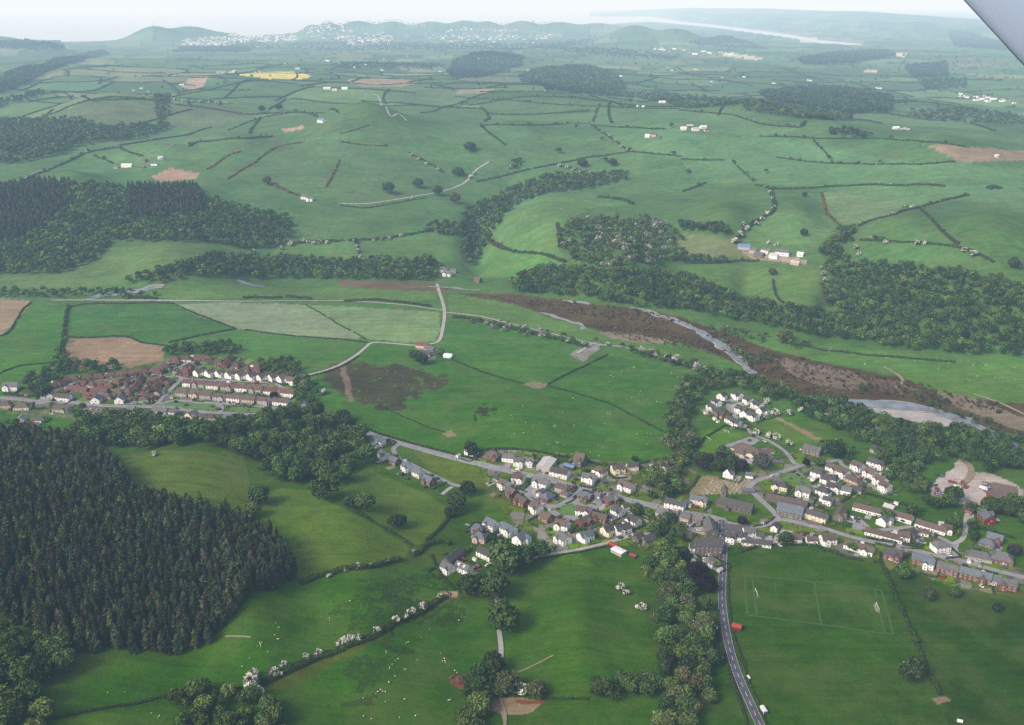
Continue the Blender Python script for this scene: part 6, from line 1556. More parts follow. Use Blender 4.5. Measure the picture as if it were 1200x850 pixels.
hrow('of the ridge farmstead among trees', 'farm building', '157,106,9,0,22,12,5,G,g,0 166,104.5,9,0,24,12,5,S,l,0 174,107,9,0,20,12,5,G,d,0 213,100,9,0,24,12,5,W,w,', cat='farm building')
hrow('of the pale plateau farmstead', 'farm building', '801,151,9,0,20,11,5,W,w, 808,148.5,9,0,22,12,5,S,l,0 815,152,9,0,24,12,5,W,l,0 824,149.5,9,0,22,12,5,W,w,0 828,153,9,0,16,10,4.5,P,n,', cat='farm building')
hrow('of the plateau copse farm', 'farm building', '759,159.5,9,0,16,10,5,W,w, 766,158.5,9,0,20,10,5,P,r, 772,161.5,9,0,14,10,4,S,g,0', cat='farm building')
hrow('of the farm beyond the plateau clump', 'farm building', '1050,150.5,9,0,22,12,5,W,w, 1057,152.5,9,0,24,12,5,S,l,0 1063,151,9,0,16,10,5,W,g,', cat='farm building')
hrow('along the far right lane', 'house', '1190,308,9,2,12,9,5,W,g, 1168,183,9,1,10,8,4,W,w,', cat='house')
hrow('of the hazy farm on the left shoulder', 'farm building', '383,104,9,0,36,14,5,W,w,0 392,105.5,9,0,24,12,5,W,l, 404,104,9,0,30,12,5,W,w,0', cat='farm building')
hrow('of the cottages near the mast', 'cottage', '748,124.5,9,0,14,9,5,W,g, 754,125.5,9,0,12,9,5,W,w, 776,120,9,0,30,12,5,W,w,0 640,107,9,0,18,11,5,P,g,', cat='cottage')
house(863.5, 735, 8, 2, 6.5, 5, 3, 'R', 'x', 'red roofed field hut at the edge of the football field', '0', 'field_hut', 'hut', pitch=0.25)
# distant village and coastal town: a few pixels each
def town_house_mesh(s):
    mb = MB(); rb = random.Random(s); gable_walls(mb, -9, 9, -6, 6, 8, 3.5, mi=0); gable_roof(mb, -9, 9, -6, 6, 8, 3.5, mi=1); return mb.mesh('house', [MW['W'], MR['s' if s else 'g']])
TH = [town_house_mesh(0), town_house_mesh(1)]
TOWN, TOWN_N = [], [0]
def town(s, n, label, group, seed, sc=1.0):
    g = np.random.default_rng(seed); poly = pts(s); c = 0; Q = []
    while len(Q) < n:
        p = poly.min(0) + np.ptp(poly, axis=0) * g.random(2)
        if inside(poly, p[:1], p[1:])[0]: Q.append(p)
    for P in place(np.array(Q)):
        if P[2] < -20: continue
        k = sc * g.uniform(0.45, 1.05)
        TOWN_N[0] += 1
        if TOWN_N[0] % 13: TOWN.append((P, g.uniform(-0.5, 0.5), (k * g.uniform(0.8, 2.2), k, k))); continue
        tag(link('house', TH[g.integers(2)], None, (P[0], P[1], P[2]), g.uniform(-0.5, 0.5), (k * g.uniform(0.8, 2.2), k, k)), label, 'house', group)
town('214,46 250,43 296,46 290,52 240,55 214,53', 190, 'tiny white house of the hazy suburb behind the rounded coastal hill', 'houses of the suburb behind the rounded coastal hill', 31)
town('255,36 300,34 350,38 360,42 345,48 300,50 280,48', 230, 'tiny white house of the hazy coastal town by the sea', 'houses of the hazy coastal town', 32, 1.15)
town('352,30 375,26 400,30 420,40 400,48 360,44', 100, 'tiny pale house climbing the coastal ridge above the town', 'houses climbing the coastal ridge', 33, 1.1)
town('392,44 440,37 462,40 458,52 420,54 396,50', 120, 'tiny white building of the hazy town outskirts under the ridge', 'buildings of the town outskirts', 34, 1.2)
town('500,46 510,40 540,32 620,36 650,40 640,46 560,48', 230, 'tiny white house of the hilltop village below the skyline ridge', 'houses of the hilltop village', 35, 1.0)
town('500,48 640,47 625,55 520,56', 18, 'tiny white house scattered under the hilltop village', 'houses scattered under the hilltop village', 36, 1.1)
town('745,56 770,56 835,60 870,64 840,66 780,62', 24, 'tiny pale house of the hazy inland village', 'houses of the hazy inland village', 37, 1.1)
town('1115,110 1150,112 1195,118 1190,124 1140,120', 20, 'tiny white house of the hazy village near the picture edge', 'houses of the hazy village', 38, 0.8)
town('300,66 700,66 1000,100 1150,90 1150,110 900,100 500,85 320,84', 30, 'tiny lone white farmhouse in the hazy distant farmland', 'lone farmhouses of the distant farmland', 39, 0.8)

def town_mass():
    mb = MB(); src = MB(); gable_walls(src, -9, 9, -6, 6, 8, 3.5, mi=0); gable_roof(src, -9, 9, -6, 6, 8, 3.5, mi=1); sv = np.array(src.v)
    for P, a, k in TOWN:
        v = sv * k; c_, s_ = math.cos(a), math.sin(a); vv = np.stack([v[:, 0] * c_ - v[:, 1] * s_, v[:, 0] * s_ + v[:, 1] * c_, v[:, 2]], 1) + P
        b = len(mb.v); mb.v += vv.tolist(); mb.f += [tuple(b + i for i in f) for f in src.f]; mb.m += src.m
    tag(link('distant_town', mb.mesh('distant_town', [MW['W'], MR['s']])), kind='stuff')
town_mass()
# --- church: nave with porch, tower with a low pyramid cap
def church():
    P = place((865, 594), 3)[0]; q = place([(846, 589), (884, 598)], 3); v = q[1] - q[0]; ang = math.atan2(v[1], v[0])
    o = empty('church', tuple(P), ang)
    wb, rb = MB(), MB(); gable_walls(wb, -13, 13, -4.6, 4.6, 5, 4.2); gable_roof(rb, -13, 13, -4.6, 4.6, 5, 4.2, 0.3)
    gable_walls(wb, -19, -13.0, -3.6, 3.6, 3.6, 3.0); gable_roof(rb, -19, -13.3, -3.6, 3.6, 3.6, 3.0, 0.25)
    link('nave_wall', wb.mesh('nave_wall', MW['S']), o); link('nave_roof', rb.mesh('nave_roof', MR['d']), o)
    tb = MB(); tb.box(-17.5, -12.6, 3.9, 9.2, -1, 13.5); tb.box(-17.8, -12.3, 3.6, 9.5, 13.5, 14.1)
    for xx in (-17.6, -12.8):
        for yy in (3.8, 9.0): tb.box(xx, xx + 0.3 if xx < -15 else xx + 0.3, yy, yy + 0.3, 14.1, 15.0)
    tw = link('tower', tb.mesh('tower', MW['S']), o)
    sb = MB(); sb.add([(-17.2, 4.2, 14.1), (-12.9, 4.2, 14.1), (-12.9, 8.9, 14.1), (-17.2, 8.9, 14.1), (-15.05, 6.55, 18.5)], [(0, 1, 4), (1, 2, 4), (2, 3, 4), (3, 0, 4)]); link('tower_cap', sb.mesh('tower_cap', MR['d']), tw)
    pb = MB(); gable_walls(pb, -2.0, 2.0, -7.6, -4.5, 2.8, 1.4); pm = pb.mesh('porch', MW['S']); link('porch', pm, o, (-8, 0, 0))
    pr = MB(); gable_roof(pr, -1.6, 1.6, -2.1, 2.1, 2.8, 1.6, 0.2); link('porch_roof', pr.mesh('porch_roof', MR['d']), o, (-8, -6.0, 0), math.pi / 2)
    def arch(n):
        mb = MB(); vs = [(-0.45, -0.06, 0), (0.45, -0.06, 0), (0.45, -0.06, 1.5), (0, -0.06, 2.2), (-0.45, -0.06, 1.5)]
        mb.add(vs + [(x, 0.05, z) for x, _y, z in vs], [(0, 1, 2, 3, 4), (0, 5, 6, 1), (1, 6, 7, 2), (2, 7, 8, 3), (3, 8, 9, 4), (4, 9, 5, 0)]); return mb.mesh(n, MGLASS)
    am = arch('window')
    for xx in (-4, 0, 4, 8, 11): link('window', am, o, (xx, -4.6, 1.4)); link('window', am, o, (xx, 4.6, 1.4), math.pi)
    link('window', am, o, (13.0, 0, 1.8), math.pi / 2, 1.5)
    for a_, xx, yy in ((0, -15.05, 3.9), (math.pi / 2, -12.6, 6.5), (math.pi, -15.05, 9.2), (-math.pi / 2, -17.5, 6.5)): link('belfry_window', am, tw, (xx, yy, 9.8), a_)
    tag(o, 'grey stone church with dark roof and square tower on the village green', 'church')
church()
# headstones in the burial ground behind
def grave_mesh():
    mb = MB(); mb.box(-0.42, 0.42, -0.1, 0.1, -0.1, 0.9); vs = [(0.42 * math.cos(t), -0.1, 0.9 + 0.42 * math.sin(t)) for t in np.linspace(0, math.pi, 7)]
    mb.add(vs + [(x, 0.1, z) for x, _y, z in vs], [tuple(range(7))[::-1], tuple(range(7, 14))] + [(i, i + 1, i + 8, i + 7) for i in range(6)]); mb.box(-0.5, 0.5, -0.9 - 1.0, 0.2, -0.1, 0.12)
    return mb.mesh('gravestone', surf_mat('headstone', (188, 182, 172), (150, 146, 140), 0.8, 0.8, 0.2, True, 0.3))
GM = grave_mesh(); g = np.random.default_rng(4)
for row in range(9):
    a = np.array([823 + row * 5.3, 578.5 - 0.0 * row]); b = np.array([836 + row * 5.3, 561.5]); n = 9
    Pp = place(a + (b - a) * (np.arange(n)[:, None] + 0.3 * g.random((n, 1))) / n)
    for P in Pp:
        if g.random() < 0.12: continue
        tag(link('gravestone', GM, None, tuple(P), g.uniform(-0.15, 0.15) + 0.2, g.uniform(0.85, 1.35)), 'pale gravestone in the tan rows of the burial ground behind the church', 'gravestone', 'gravestones of the burial ground')

# --- sheds and small garages in the plots
SHED = []
for m_, r_ in (('K', 'd'), ('G', 's'), ('R', 'n'), ('W', 'l')):
    mb = MB(); gable_walls(mb, -1.7, 1.7, -1.2, 1.2, 1.9, 0.6); wm_ = mb.mesh('wall', MW[m_]); mb = MB(); gable_roof(mb, -1.7, 1.7, -1.2, 1.2, 1.9, 0.6, 0.15, th=0.08); SHED.append((wm_, mb.mesh('roof', MR[r_])))
for o in [o for o in COL.objects if o.get('category') == 'house' and o.type == 'EMPTY']:
    rr_ = random.Random(o.name + 's'); p = o.location; a = o.rotation_euler.z
    if math.hypot(p.x, p.y) > 1250: continue
    for _ in range(rr_.choice((0, 1, 1, 2))):
        d = np.array([math.cos(a), math.sin(a)]); n = np.array([-d[1], d[0]]); c = np.array([p.x, p.y]) + d * rr_.uniform(-9, 9) + n * rr_.choice((-1, 1, 1)) * rr_.uniform(9, 13)
        e = empty('garden_shed', (c[0], c[1], float(height(c[0], c[1]))), a + rr_.choice((0, 1.57)), rr_.uniform(0.7, 1.3)); wm_, rm_ = rr_.choice(SHED)
        link('wall', wm_, e); link('roof', rm_, e); tag(e, 'small pitched roof shed in a back garden of the village plots', 'shed', 'sheds in the village back gardens')
# --- hedges between the gardens
k_ = 0
for o in [o for o in COL.objects if o.get('category') == 'house' and o.type == 'EMPTY']:
    rr_ = random.Random(o.name + 'h'); p = o.location; a = o.rotation_euler.z
    if math.hypot(p.x, p.y) > 1250 or rr_.random() < 0.25: continue
    d = np.array([math.cos(a), math.sin(a)]); n = np.array([-d[1], d[0]]); sx, sy = rr_.choice((-1, 1)), rr_.choice((-1, 1))
    c = np.array([p.x, p.y]); e = rr_.uniform(8.5, 10.5); k_ += 1
    L_ = [c + d * sx * e - n * sy * 6, c + d * sx * e + n * sy * 6, c + d * sx * (e - 1) + n * sy * 13] + ([c - d * sx * 4 + n * sy * 14] if rr_.random() < 0.6 else [])
    tag(link('garden_hedge', hedge_mesh('garden_hedge', smooth_line(np.array(L_), 1.5), rr_.uniform(1.1, 2.0), rr_.uniform(1.0, 1.8), rr_.choice(['hedge', 'dark', 'oak', 'hedge', 'light']), 600 + k_)), 'clipped garden hedge between the houses of the village plots', 'hedge', 'garden hedges of the village plots')
# --- driveways and yards of tarmac and slabs beside the houses, with a car on some of them
DRIVES = []
for o in [o for o in COL.objects if o.get('category') == 'house' and o.type == 'EMPTY']:
    rr_ = random.Random(o.name); p = o.location; a = o.rotation_euler.z
    if math.hypot(p.x, p.y) > 1250 or rr_.random() < 0.3: continue
    side = rr_.choice((-1, 1)); d = np.array([math.cos(a), math.sin(a)]); n = np.array([-d[1], d[0]])
    c = np.array([p.x, p.y]) + d * rr_.uniform(-5, 5) + n * side * 6.2
    Cl = np.stack([c + n * side * t for t in np.linspace(-1.5, rr_.uniform(4, 8), 5)]); ROADZ[0] += 0.004
    tag(link('driveway', strip_mesh('driveway', Cl, rr_.uniform(3, 7), 0.12 + (ROADZ[0] % 0.05), rr_.choice([MROAD, MPAVE, MPAVE, MTRACK]))), kind='structure')
    DRIVES.append((Cl[2], math.atan2(n[1] * side, n[0] * side), rr_.random()))
# ================================================================== vehicles, animals and small things
def car_body(h=1.0, van=False):
    mb = MB(); w = 0.86
    prof = [(-2.1, 0.35), (-2.12, 0.75), (-2.0, 0.95), (-1.6, 1.0), (1.0, 0.98), (1.25, 0.95), (2.0, 0.8), (2.12, 0.55), (2.1, 0.35)] if not van else [(-2.4, 0.35), (-2.42, 1.0), (-2.4, 2.1), (-2.2, 2.2), (1.0, 2.2), (1.35, 2.1), (1.6, 1.25), (2.3, 1.0), (2.4, 0.6), (2.4, 0.35)]
    n = len(prof); xs = [(x, -w, z) for x, z in prof] + [(x, w, z) for x, z in prof]
    mb.add(xs, [tuple(range(n)), tuple(range(n, 2 * n))[::-1]] + [(i, n + i, n + (i + 1) % n, (i + 1) % n) for i in range(n)])
    return mb
def car_meshes():
    def paint(name, c): return surf_mat(name, c, tuple(int(q * 0.93) for q in c), 2, 0.35, 0.5, True, 0.05)
    cols = {'white': (228, 228, 228), 'silver': (170, 174, 180), 'red': (150, 36, 34), 'blue': (52, 78, 132), 'black': (34, 35, 38), 'green': (46, 86, 66), 'pale blue': (140, 170, 200), 'grey': (96, 100, 106)}
    body, van = {}, {}
    for k, c in cols.items():
        m = paint('car_paint_' + k.replace(' ', '_'), c); b = car_body()
        rv = [(-1.35, 1.46), (0.15, 1.46)]; b.box(-1.3, 0.1, -0.62, 0.62, 1.42, 1.47); body[k] = b.mesh('car_body', m); van[k] = car_body(van=True).mesh('van_body', m)
    cb = MB(); base = [(-1.75, 0.99), (1.05, 0.97), (0.2, 1.43), (-1.35, 1.43)]; vs = [(x, s * (0.8 if z < 1.1 else 0.64), z) for s in (-1, 1) for x, z in base]
    cb.add(vs, [(0, 1, 2, 3), (7, 6, 5, 4), (0, 4, 5, 1), (1, 5, 6, 2), (2, 6, 7, 3), (3, 7, 4, 0)])
    glass = cb.mesh('windows', MGLASS)
    wb = MB(); wb.tube((0, -0.1, 0), (0, 0.1, 0), 0.33, 12); wheel = wb.mesh('wheel', surf_mat('tyre_rubber', (40, 40, 42), (52, 52, 54), 2, 0.9, 0.1, True, 0))
    vg = MB(); vg.add([(1.02, -0.78, 2.14), (1.02, 0.78, 2.14), (1.38, 0.78, 2.04), (1.38, -0.78, 2.04), (1.64, -0.8, 1.28), (1.64, 0.8, 1.28)], [(3, 4, 5, 2)]); vglass = vg.mesh('windscreen', MGLASS)
    return body, van, glass, wheel, vglass
CBODY, CVAN, CGLASS, CWHEEL, VGLASS = car_meshes()
def car(x, y, dx, dy, colr, label, group=None, van=False):
    P = place((x, y), 0.7)[0]; q = place([(x - dx * 0.3, y - dy * 0.3), (x + dx * 0.3, y + dy * 0.3)], 0.7); v = q[1] - q[0]
    o = empty('parked_van' if van else 'parked_car', (P[0], P[1], P[2] + ROADZ[0] * 0.6), math.atan2(v[1], v[0]))
    link('body', (CVAN if van else CBODY)[colr], o)
    link('windscreen' if van else 'windows', VGLASS if van else CGLASS, o)
    for sx in (-1.3, 1.32):
        for sy in (-0.78, 0.78): link('wheel', CWHEEL, o, (sx, sy, 0.33))
    return tag(o, label, 'van' if van else 'car', group)
CARS = """848,668,0,9,black,dark car driving along the winding road below the junction
846,640,0,9,white,white car parked beside the stone hall on the winding road
844,628,0,9,white,white car parked at the terrace end by the junction
843,652,0,9,red,red car in front of the white cottage on the winding road
931,553,9,-4,black,black car parked at the head of the cul-de-sac
935,557,8,6,black,second black car parked along the cul-de-sac
905,558,9,-4,white,white car on the church lane by the green
914,555,9,-3,silver,silver car following on the church lane
940,566,8,5,grey,grey car parked on the cul-de-sac edge
910,538,9,3,blue,dark blue car in the school car park
865,533,8,3,white,white car at the end of the school car park row
870,535,8,3,silver,silver car second along the school car park row
875,537,8,3,blue,blue car third along the school car park row
862,531,8,3,white,white car at the outer corner by the school entrance
896,518,8,5,white,white car on the school drive
904,637,8,2,white,white car on the forecourt beside the outbuilding
912,629,8,3,silver,silver car near the tiny gable house
914,640,8,5,white,white car at the forecourt field edge
1002,605,8,2,blue,blue car parked outside the bungalow closes
1005,609,8,2,black,dark car parked outside the bungalow closes
1030,625,8,2,white,white car below the first bungalow close
1046,632,8,3,silver,silver car between the bungalow blocks
1044,657,8,2,white,white car behind the first brick house
1050,660,8,2,silver,silver car behind the first brick house
1106,670,8,3,white,white car outside the long grey roofed brick house
1121,681,8,3,grey,grey car at the hedge below the brick row
1150,688,6,5,white,white car beside the brick garages
1163,686,8,3,white,white car at the end brick house
1177,665,8,2,grey,grey car behind the brick bungalow
942,527,8,3,red,red car beside the long stone house
939,528,8,3,white,white car beside the long stone house
1004,556,8,6,red,red car at the stepped row on the cottage lane
1012,561,7,6,silver,silver car on the cottage lane
879,476,8,3,red,red car between the white cul-de-sac houses
879,500,4,8,red,red car at the cul-de-sac entrance
849,472,8,4,blue,blue car in the white cul-de-sac turning
602,553,8,2,white,white and green lit car on the main road
607,555,8,2,red,dark red car on the main road behind the white one
620,559,8,2,white,white car by the workshop entrance
640,555,8,-6,red,red car on the workshop forecourt
632,552,6,-8,blue,blue car parked along the workshop side
628,549,6,-8,black,black car parked along the workshop side
636,547,6,-8,silver,silver car second along the workshop side
705,585,2,8,blue,bright blue car between the brick bungalows
706,589,2,8,blue,blue car at the mouth of the estate yard
667,577,8,3,red,red car in the estate entrance
668,579,8,3,pale blue,pale blue car beside the red car at the estate entrance
724,576,8,4,pale blue,pale blue car by the white house on the main road
544,676,8,3,blue,bright blue car at the white farmhouse
571,663,8,-5,white,white car parked by the long white stone house
543,656,8,4,red,dark red car in the farmyard
548,616,8,3,silver,silver car on the grass by the slate roofed houses
551,622,8,-2,blue,blue car beside the first slate roofed house
513,561,8,3,blue,blue car outside the end house on the service road
446,524,8,3,silver,silver car on the service road head
742,628,8,5,white,white car at the lane end cottage
1029,549,8,4,white,white car in the trees by the cottage lane
31,465,9,0,red,red car on the estate entrance street
31,464,9,0,white,white car on the estate entrance street
89,491,9,-3,white,white car at the foot of the pale driveway
249,477,9,1,black,black car on the estate street below the terrace
287,475,9,1,black,second black car on the estate street below the terrace
316,478,9,1,black,third black car on the estate street below the terrace
322,479,9,1,silver,silver car on the estate street below the terrace
275,448,9,1,silver,silver car above the long white terrace
300,449,9,1,red,red car above the long white terrace
233,447,9,1,white,white car at the start of the upper terrace street
95,460,9,1,silver,silver car by the brick terrace
180,440,9,-1,white,white car by the brick bungalows
120,448,9,1,blue,blue car in the brick close
"""
for ln in CARS.strip().split('\n'):
    a = ln.split(',', 5); car(*[float(v) for v in a[:4]], a[4], a[5])
car(607, 551.5, 8, 2, 'white', 'white van parked by the white house on the main road', van=True)
car(268, 449, 9, 1, 'white', 'white van on the upper terrace street', van=True)
car(913, 795, 1, 8, 'white', 'small white van by the field gate on the winding road', van=True) if False else None
for c, a, u in DRIVES:
    if u > 0.42: continue
    cols_ = ['white', 'silver', 'grey', 'black', 'blue', 'red', 'silver', 'white']; k = cols_[int(u * 1000) % 8]
    o = empty('parked_car', (c[0], c[1], float(height(c[0], c[1])) + 0.15), a); link('body', CBODY[k], o); link('windows', CGLASS, o)
    for sx in (-1.3, 1.32):
        for sy in (-0.78, 0.78): link('wheel', CWHEEL, o, (sx, sy, 0.33))
    tag(o, k + ' car parked on a house driveway in the village', 'car', k + ' cars on village driveways')
# cars and scrap in the breaker's yard
g = np.random.default_rng(12); cols = list(CBODY)
for s, n, lab, grp in [('1096,555 1106,556 1106,559 1094,558', 5, 'old car parked in the row at the back of the scrap yard', 'cars at the back of the scrap yard'),
                       ('1092,566 1104,570 1105,580 1098,583 1090,574', 14, 'scrapped car heaped at the side of the scrap yard', 'scrapped cars of the yard heap'),
                       ('1150,568 1160,568 1158,575 1150,573', 4, 'scrapped car lying on the bare earth of the yard', 'scrapped cars on the bare earth')]:
    poly = pts(s); k = 0
    while k < n:
        p = poly.min(0) + np.ptp(poly, axis=0) * g.random(2)
        if inside(poly, p[:1], p[1:])[0]:
            car(p[0], p[1], g.uniform(-1, 1) * 8, g.uniform(-1, 1) * 5, cols[g.integers(len(cols))], lab, grp); k += 1
MRUST = surf_mat('rusty_metal', (122, 66, 54), (150, 84, 66), 1.2, 0.85, 0.2, True, 0.3)
MRED = surf_mat('red_paint', (150, 50, 46), (120, 44, 40), 1.5, 0.6, 0.3, True, 0.1)
MWHITE = surf_mat('white_paint', (226, 226, 226), (208, 210, 212), 1.0, 0.5, 0.3, True, 0.05)
MMETAL = surf_mat('galvanised_metal', (150, 152, 156), (128, 132, 136), 1.5, 0.5, 0.5, True, 0.1)
def skip_mesh():
    mb = MB(); a = [(-3, -1.2, 0.2), (3, -1.2, 0.2), (3, 1.2, 0.2), (-3, 1.2, 0.2), (-3.6, -1.3, 2.0), (3.6, -1.3, 2.0), (3.6, 1.3, 2.0), (-3.6, 1.3, 2.0), (-3.5, -1.2, 2.0), (3.5, -1.2, 2.0), (3.5, 1.2, 2.0), (-3.5, 1.2, 2.0), (-3.0, -1.1, 0.6), (3.0, -1.1, 0.6), (3.0, 1.1, 0.6), (-3.0, 1.1, 0.6)]
    mb.add(a, [(0, 3, 2, 1), (0, 1, 5, 4), (1, 2, 6, 5), (2, 3, 7, 6), (3, 0, 4, 7), (4, 5, 9, 8), (5, 6, 10, 9), (6, 7, 11, 10), (7, 4, 8, 11), (8, 9, 13, 12), (9, 10, 14, 13), (10, 11, 15, 14), (11, 8, 12, 15), (12, 13, 14, 15)])
    for x in (-2, 0, 2): mb.box(x - 0.08, x + 0.08, -1.36, -1.22, 0.3, 1.95)
    mb.box(-2.6, -2.2, -1.1, 1.1, 0, 0.2); mb.box(2.2, 2.6, -1.1, 1.1, 0, 0.2); return mb.mesh('skip', MRUST)
SK = skip_mesh()
for x, y, l in [(1116, 565, 'dark rusty skip by the middle of the scrap yard'), (1128, 566, 'rusty skip in the middle of the scrap heap'), (1132, 571, 'rusty skip at the edge of the scrap heap'), (1120, 575, 'low rusty skip at the lower side of the scrap yard'), (1124, 572, 'rusty skip beside the white scrap lorry')]:
    P = place((x, y), 1)[0]; tag(link('scrap_skip', SK, None, tuple(P), rng.random() * 3), l, 'skip')
def lorry(x, y, dx, dy, label, cabm, boxm):
    P = place((x, y), 1.5)[0]; q = place([(x - dx * .3, y - dy * .3), (x + dx * .3, y + dy * .3)], 1.5); v = q[1] - q[0]; o = empty('lorry', tuple(P), math.atan2(v[1], v[0]))
    mb = MB(); pr = [(2.0, 0.6), (2.0, 2.6), (2.2, 2.8), (3.2, 2.8), (3.7, 1.7), (3.8, 0.6)]; n = len(pr)
    mb.add([(a, -1.1, z) for a, z in pr] + [(a, 1.1, z) for a, z in pr], [tuple(range(n))[::-1], tuple(range(n, 2 * n))] + [(i, (i + 1) % n, n + (i + 1) % n, n + i) for i in range(n)]); link('cab', mb.mesh('cab', cabm), o)
    mb = MB(); mb.box(-3.8, 1.8, -1.2, 1.2, 0.9, 3.0); mb.box(-3.9, 1.9, -1.05, 1.05, 0.6, 0.88); link('cargo_box', mb.mesh('cargo_box', boxm), o)
    mb = MB(); mb.add([(3.24, -0.95, 2.72), (3.72, -0.95, 1.76), (3.72, 0.95, 1.76), (3.24, 0.95, 2.72)], [(0, 1, 2, 3)]); link('windscreen', mb.mesh('windscreen', MGLASS), o)
    for sx in (-2.6, 2.7):
        for sy in (-0.95, 0.95): link('wheel', CWHEEL, o, (sx, sy, 0.45), 0, 1.4)
    tag(o, label, 'lorry')
lorry(1122, 571, 8, 2, 'white lorry among the scrap in the yard', MWHITE, MWHITE); lorry(1153, 572, 8, 3, 'white lorry on the dark earth at the scrap yard side', MWHITE, MWHITE); lorry(1158, 582, 2, 8, 'red lorry at the trees below the scrap yard', MRED, MRED)
# horsebox trailer at the bottom of the field, troughs
def trailer(x, y, label, sc=1.0, rz=0.2):
    P = place((x, y), 1.0)[0]; o = empty('livestock_trailer', tuple(P), rz, sc)
    mb = MB(); pr = [(-1.1, 0.5), (1.1, 0.5), (1.1, 2.2), (0.7, 2.5), (-0.7, 2.5), (-1.1, 2.2)]; n = 6
    mb.add([(a, -2.2, z) for a, z in pr] + [(a, 2.2, z) for a, z in pr], [tuple(range(n))[::-1], tuple(range(n, 2 * n))] + [(i, (i + 1) % n, n + (i + 1) % n, n + i) for i in range(n)]); link('box_body', mb.mesh('box_body', MWHITE), o)
    mb = MB(); mb.tube((0, 2.2, 0.5), (0, 3.6, 0.5), 0.06); mb.box(-0.95, 0.95, -2.28, -2.21, 0.6, 2.1); link('tow_bar', mb.mesh('tow_bar', MMETAL), o)
    mb = MB(); mb.box(-1.0, 1.0, -2.34, -2.29, 0.55, 1.9); link('ramp', mb.mesh('ramp', surf_mat('blue_paint', (60, 84, 150), (52, 74, 134), 1, 0.6, 0.3)), o)
    for sx in (-1.15, 1.15):
        for sy in (-0.4, 0.4): link('wheel', CWHEEL, o, (sx, sy, 0.35), math.pi / 2)
    tag(o, label, 'trailer')
trailer(895, 833, 'white livestock trailer with blue ramp at the bottom of the football field', 1.25)
trailer(877.5, 794, 'small white trailer beside the winding road gateway', 0.7); trailer(1125, 845, 'white water trailer near the corner of the lower pasture', 0.75, 1.2)
# goals
def goal(x, y, rz, label, w=7.32, h=2.44):
    P = place((x, y), 0)[0]; o = empty('football_goal', (P[0], P[1], P[2]), rz)
    for s in (-1, 1):
        mb = MB(); mb.tube((s * w / 2, 0, -0.1), (s * w / 2, 0, h), 0.13, 8); link('goal_post', mb.mesh('goal_post', MWHITE), o)
    mb = MB(); mb.tube((-w / 2 - 0.1, 0, h), (w / 2 + 0.1, 0, h), 0.13, 8); link('crossbar', mb.mesh('crossbar', MWHITE), o)
    mb = MB()
    for i in range(13):
        xx = -w / 2 + w * i / 12; mb.tube((xx, 0.12, h), (xx, 1.6, 0.05), 0.035, 4)
    for i in range(6):
        t = i / 5; mb.tube((-w / 2, 0.12 + 1.48 * t, h - t * (h - 0.05)), (w / 2, 0.12 + 1.48 * t, h - t * (h - 0.05)), 0.035, 4)
    link('net', mb.mesh('net', surf_mat('goal_net', (210, 214, 212), (200, 204, 202), 1, 0.8, 0.1)), o); tag(o, label, 'goal')
def gdir(a, b):
    q = place([a, b]); v = q[1] - q[0]; return math.atan2(v[1], v[0])
goal(886, 697, gdir((883, 690), (888, 705)) + math.pi * 0 , 'white football goal with net at the road end of the pitch', 8.5, 3); goal(1028, 714, gdir((1024, 706), (1031, 721)) + math.pi, 'white football goal with net at the hedge end of the pitch', 8.5, 3)
goal(830, 515, gdir((828, 513), (834, 517)), 'small white goal on the school field nearest the trees', 6, 2.2); goal(851, 507, gdir((848, 506), (854, 508)), 'small white goal on the school field nearest the cul-de-sac', 6, 2.2)
# pitch lines, mown pale into the grass
MPITCH = sheet_mat('pitch_line', (70, 100, 50), (61, 90, 44), 0.3)
def line(s, w=1.5, nm='pitch_marking', mat=None): tag(link(nm, strip_mesh(nm, smooth_line(densify(place(pts(s))[:, :2], 8), 3), w, 0.1, mat or MPITCH)), kind='structure')
for s in ('873,674 955,682 1033,692', '876,721 955,731 1047,744', '873,674 874,698 876,721', '1033,692 1040,718 1047,744', '954,682 958,706 962,731', '881,675 884,698 887,722', '1025,692 1031,718 1037,742'): line(s)
line('908,683 910,700', 0.9); line('1018,697 1022,720', 0.9)
line('607,788 625,780 648,768', 1.0, 'worn_path', MTRACK); line('264,746 294,747', 1.2, 'worn_path', MTRACK); line('587,830 592,850 594,870', 1.6, 'worn_path', MTRACK)
# mast on the plateau
def mast(x, y):
    P = place((x, y))[0]; o = empty('radio_mast', tuple(P)); h = 48
    for k in range(3):
        a = k * 2.094; mb = MB(); mb.tube((1.1 * math.cos(a), 1.1 * math.sin(a), -1), (0.5 * math.cos(a), 0.5 * math.sin(a), h), 0.32, 5); link('mast_leg', mb.mesh('mast_leg', MMETAL), o)
    mb = MB()
    for i in range(16):
        z0, z1 = h * i / 16, h * (i + 1) / 16; r0, r1 = 1.1 - 0.6 * i / 16, 1.1 - 0.6 * (i + 1) / 16
        for k in range(3): a, b = k * 2.094, (k + 1) * 2.094; mb.tube((r0 * math.cos(a), r0 * math.sin(a), z0), (r1 * math.cos(b), r1 * math.sin(b), z1), 0.12, 4)
    link('lattice', mb.mesh('lattice', MMETAL), o); mb = MB(); mb.tube((0, 0, h), (0, 0, h + 8), 0.2, 6); link('aerial', mb.mesh('aerial', MMETAL), o)
    tag(o, 'slender pale radio mast standing on the hazy plateau', 'mast')
mast(744.5, 121)
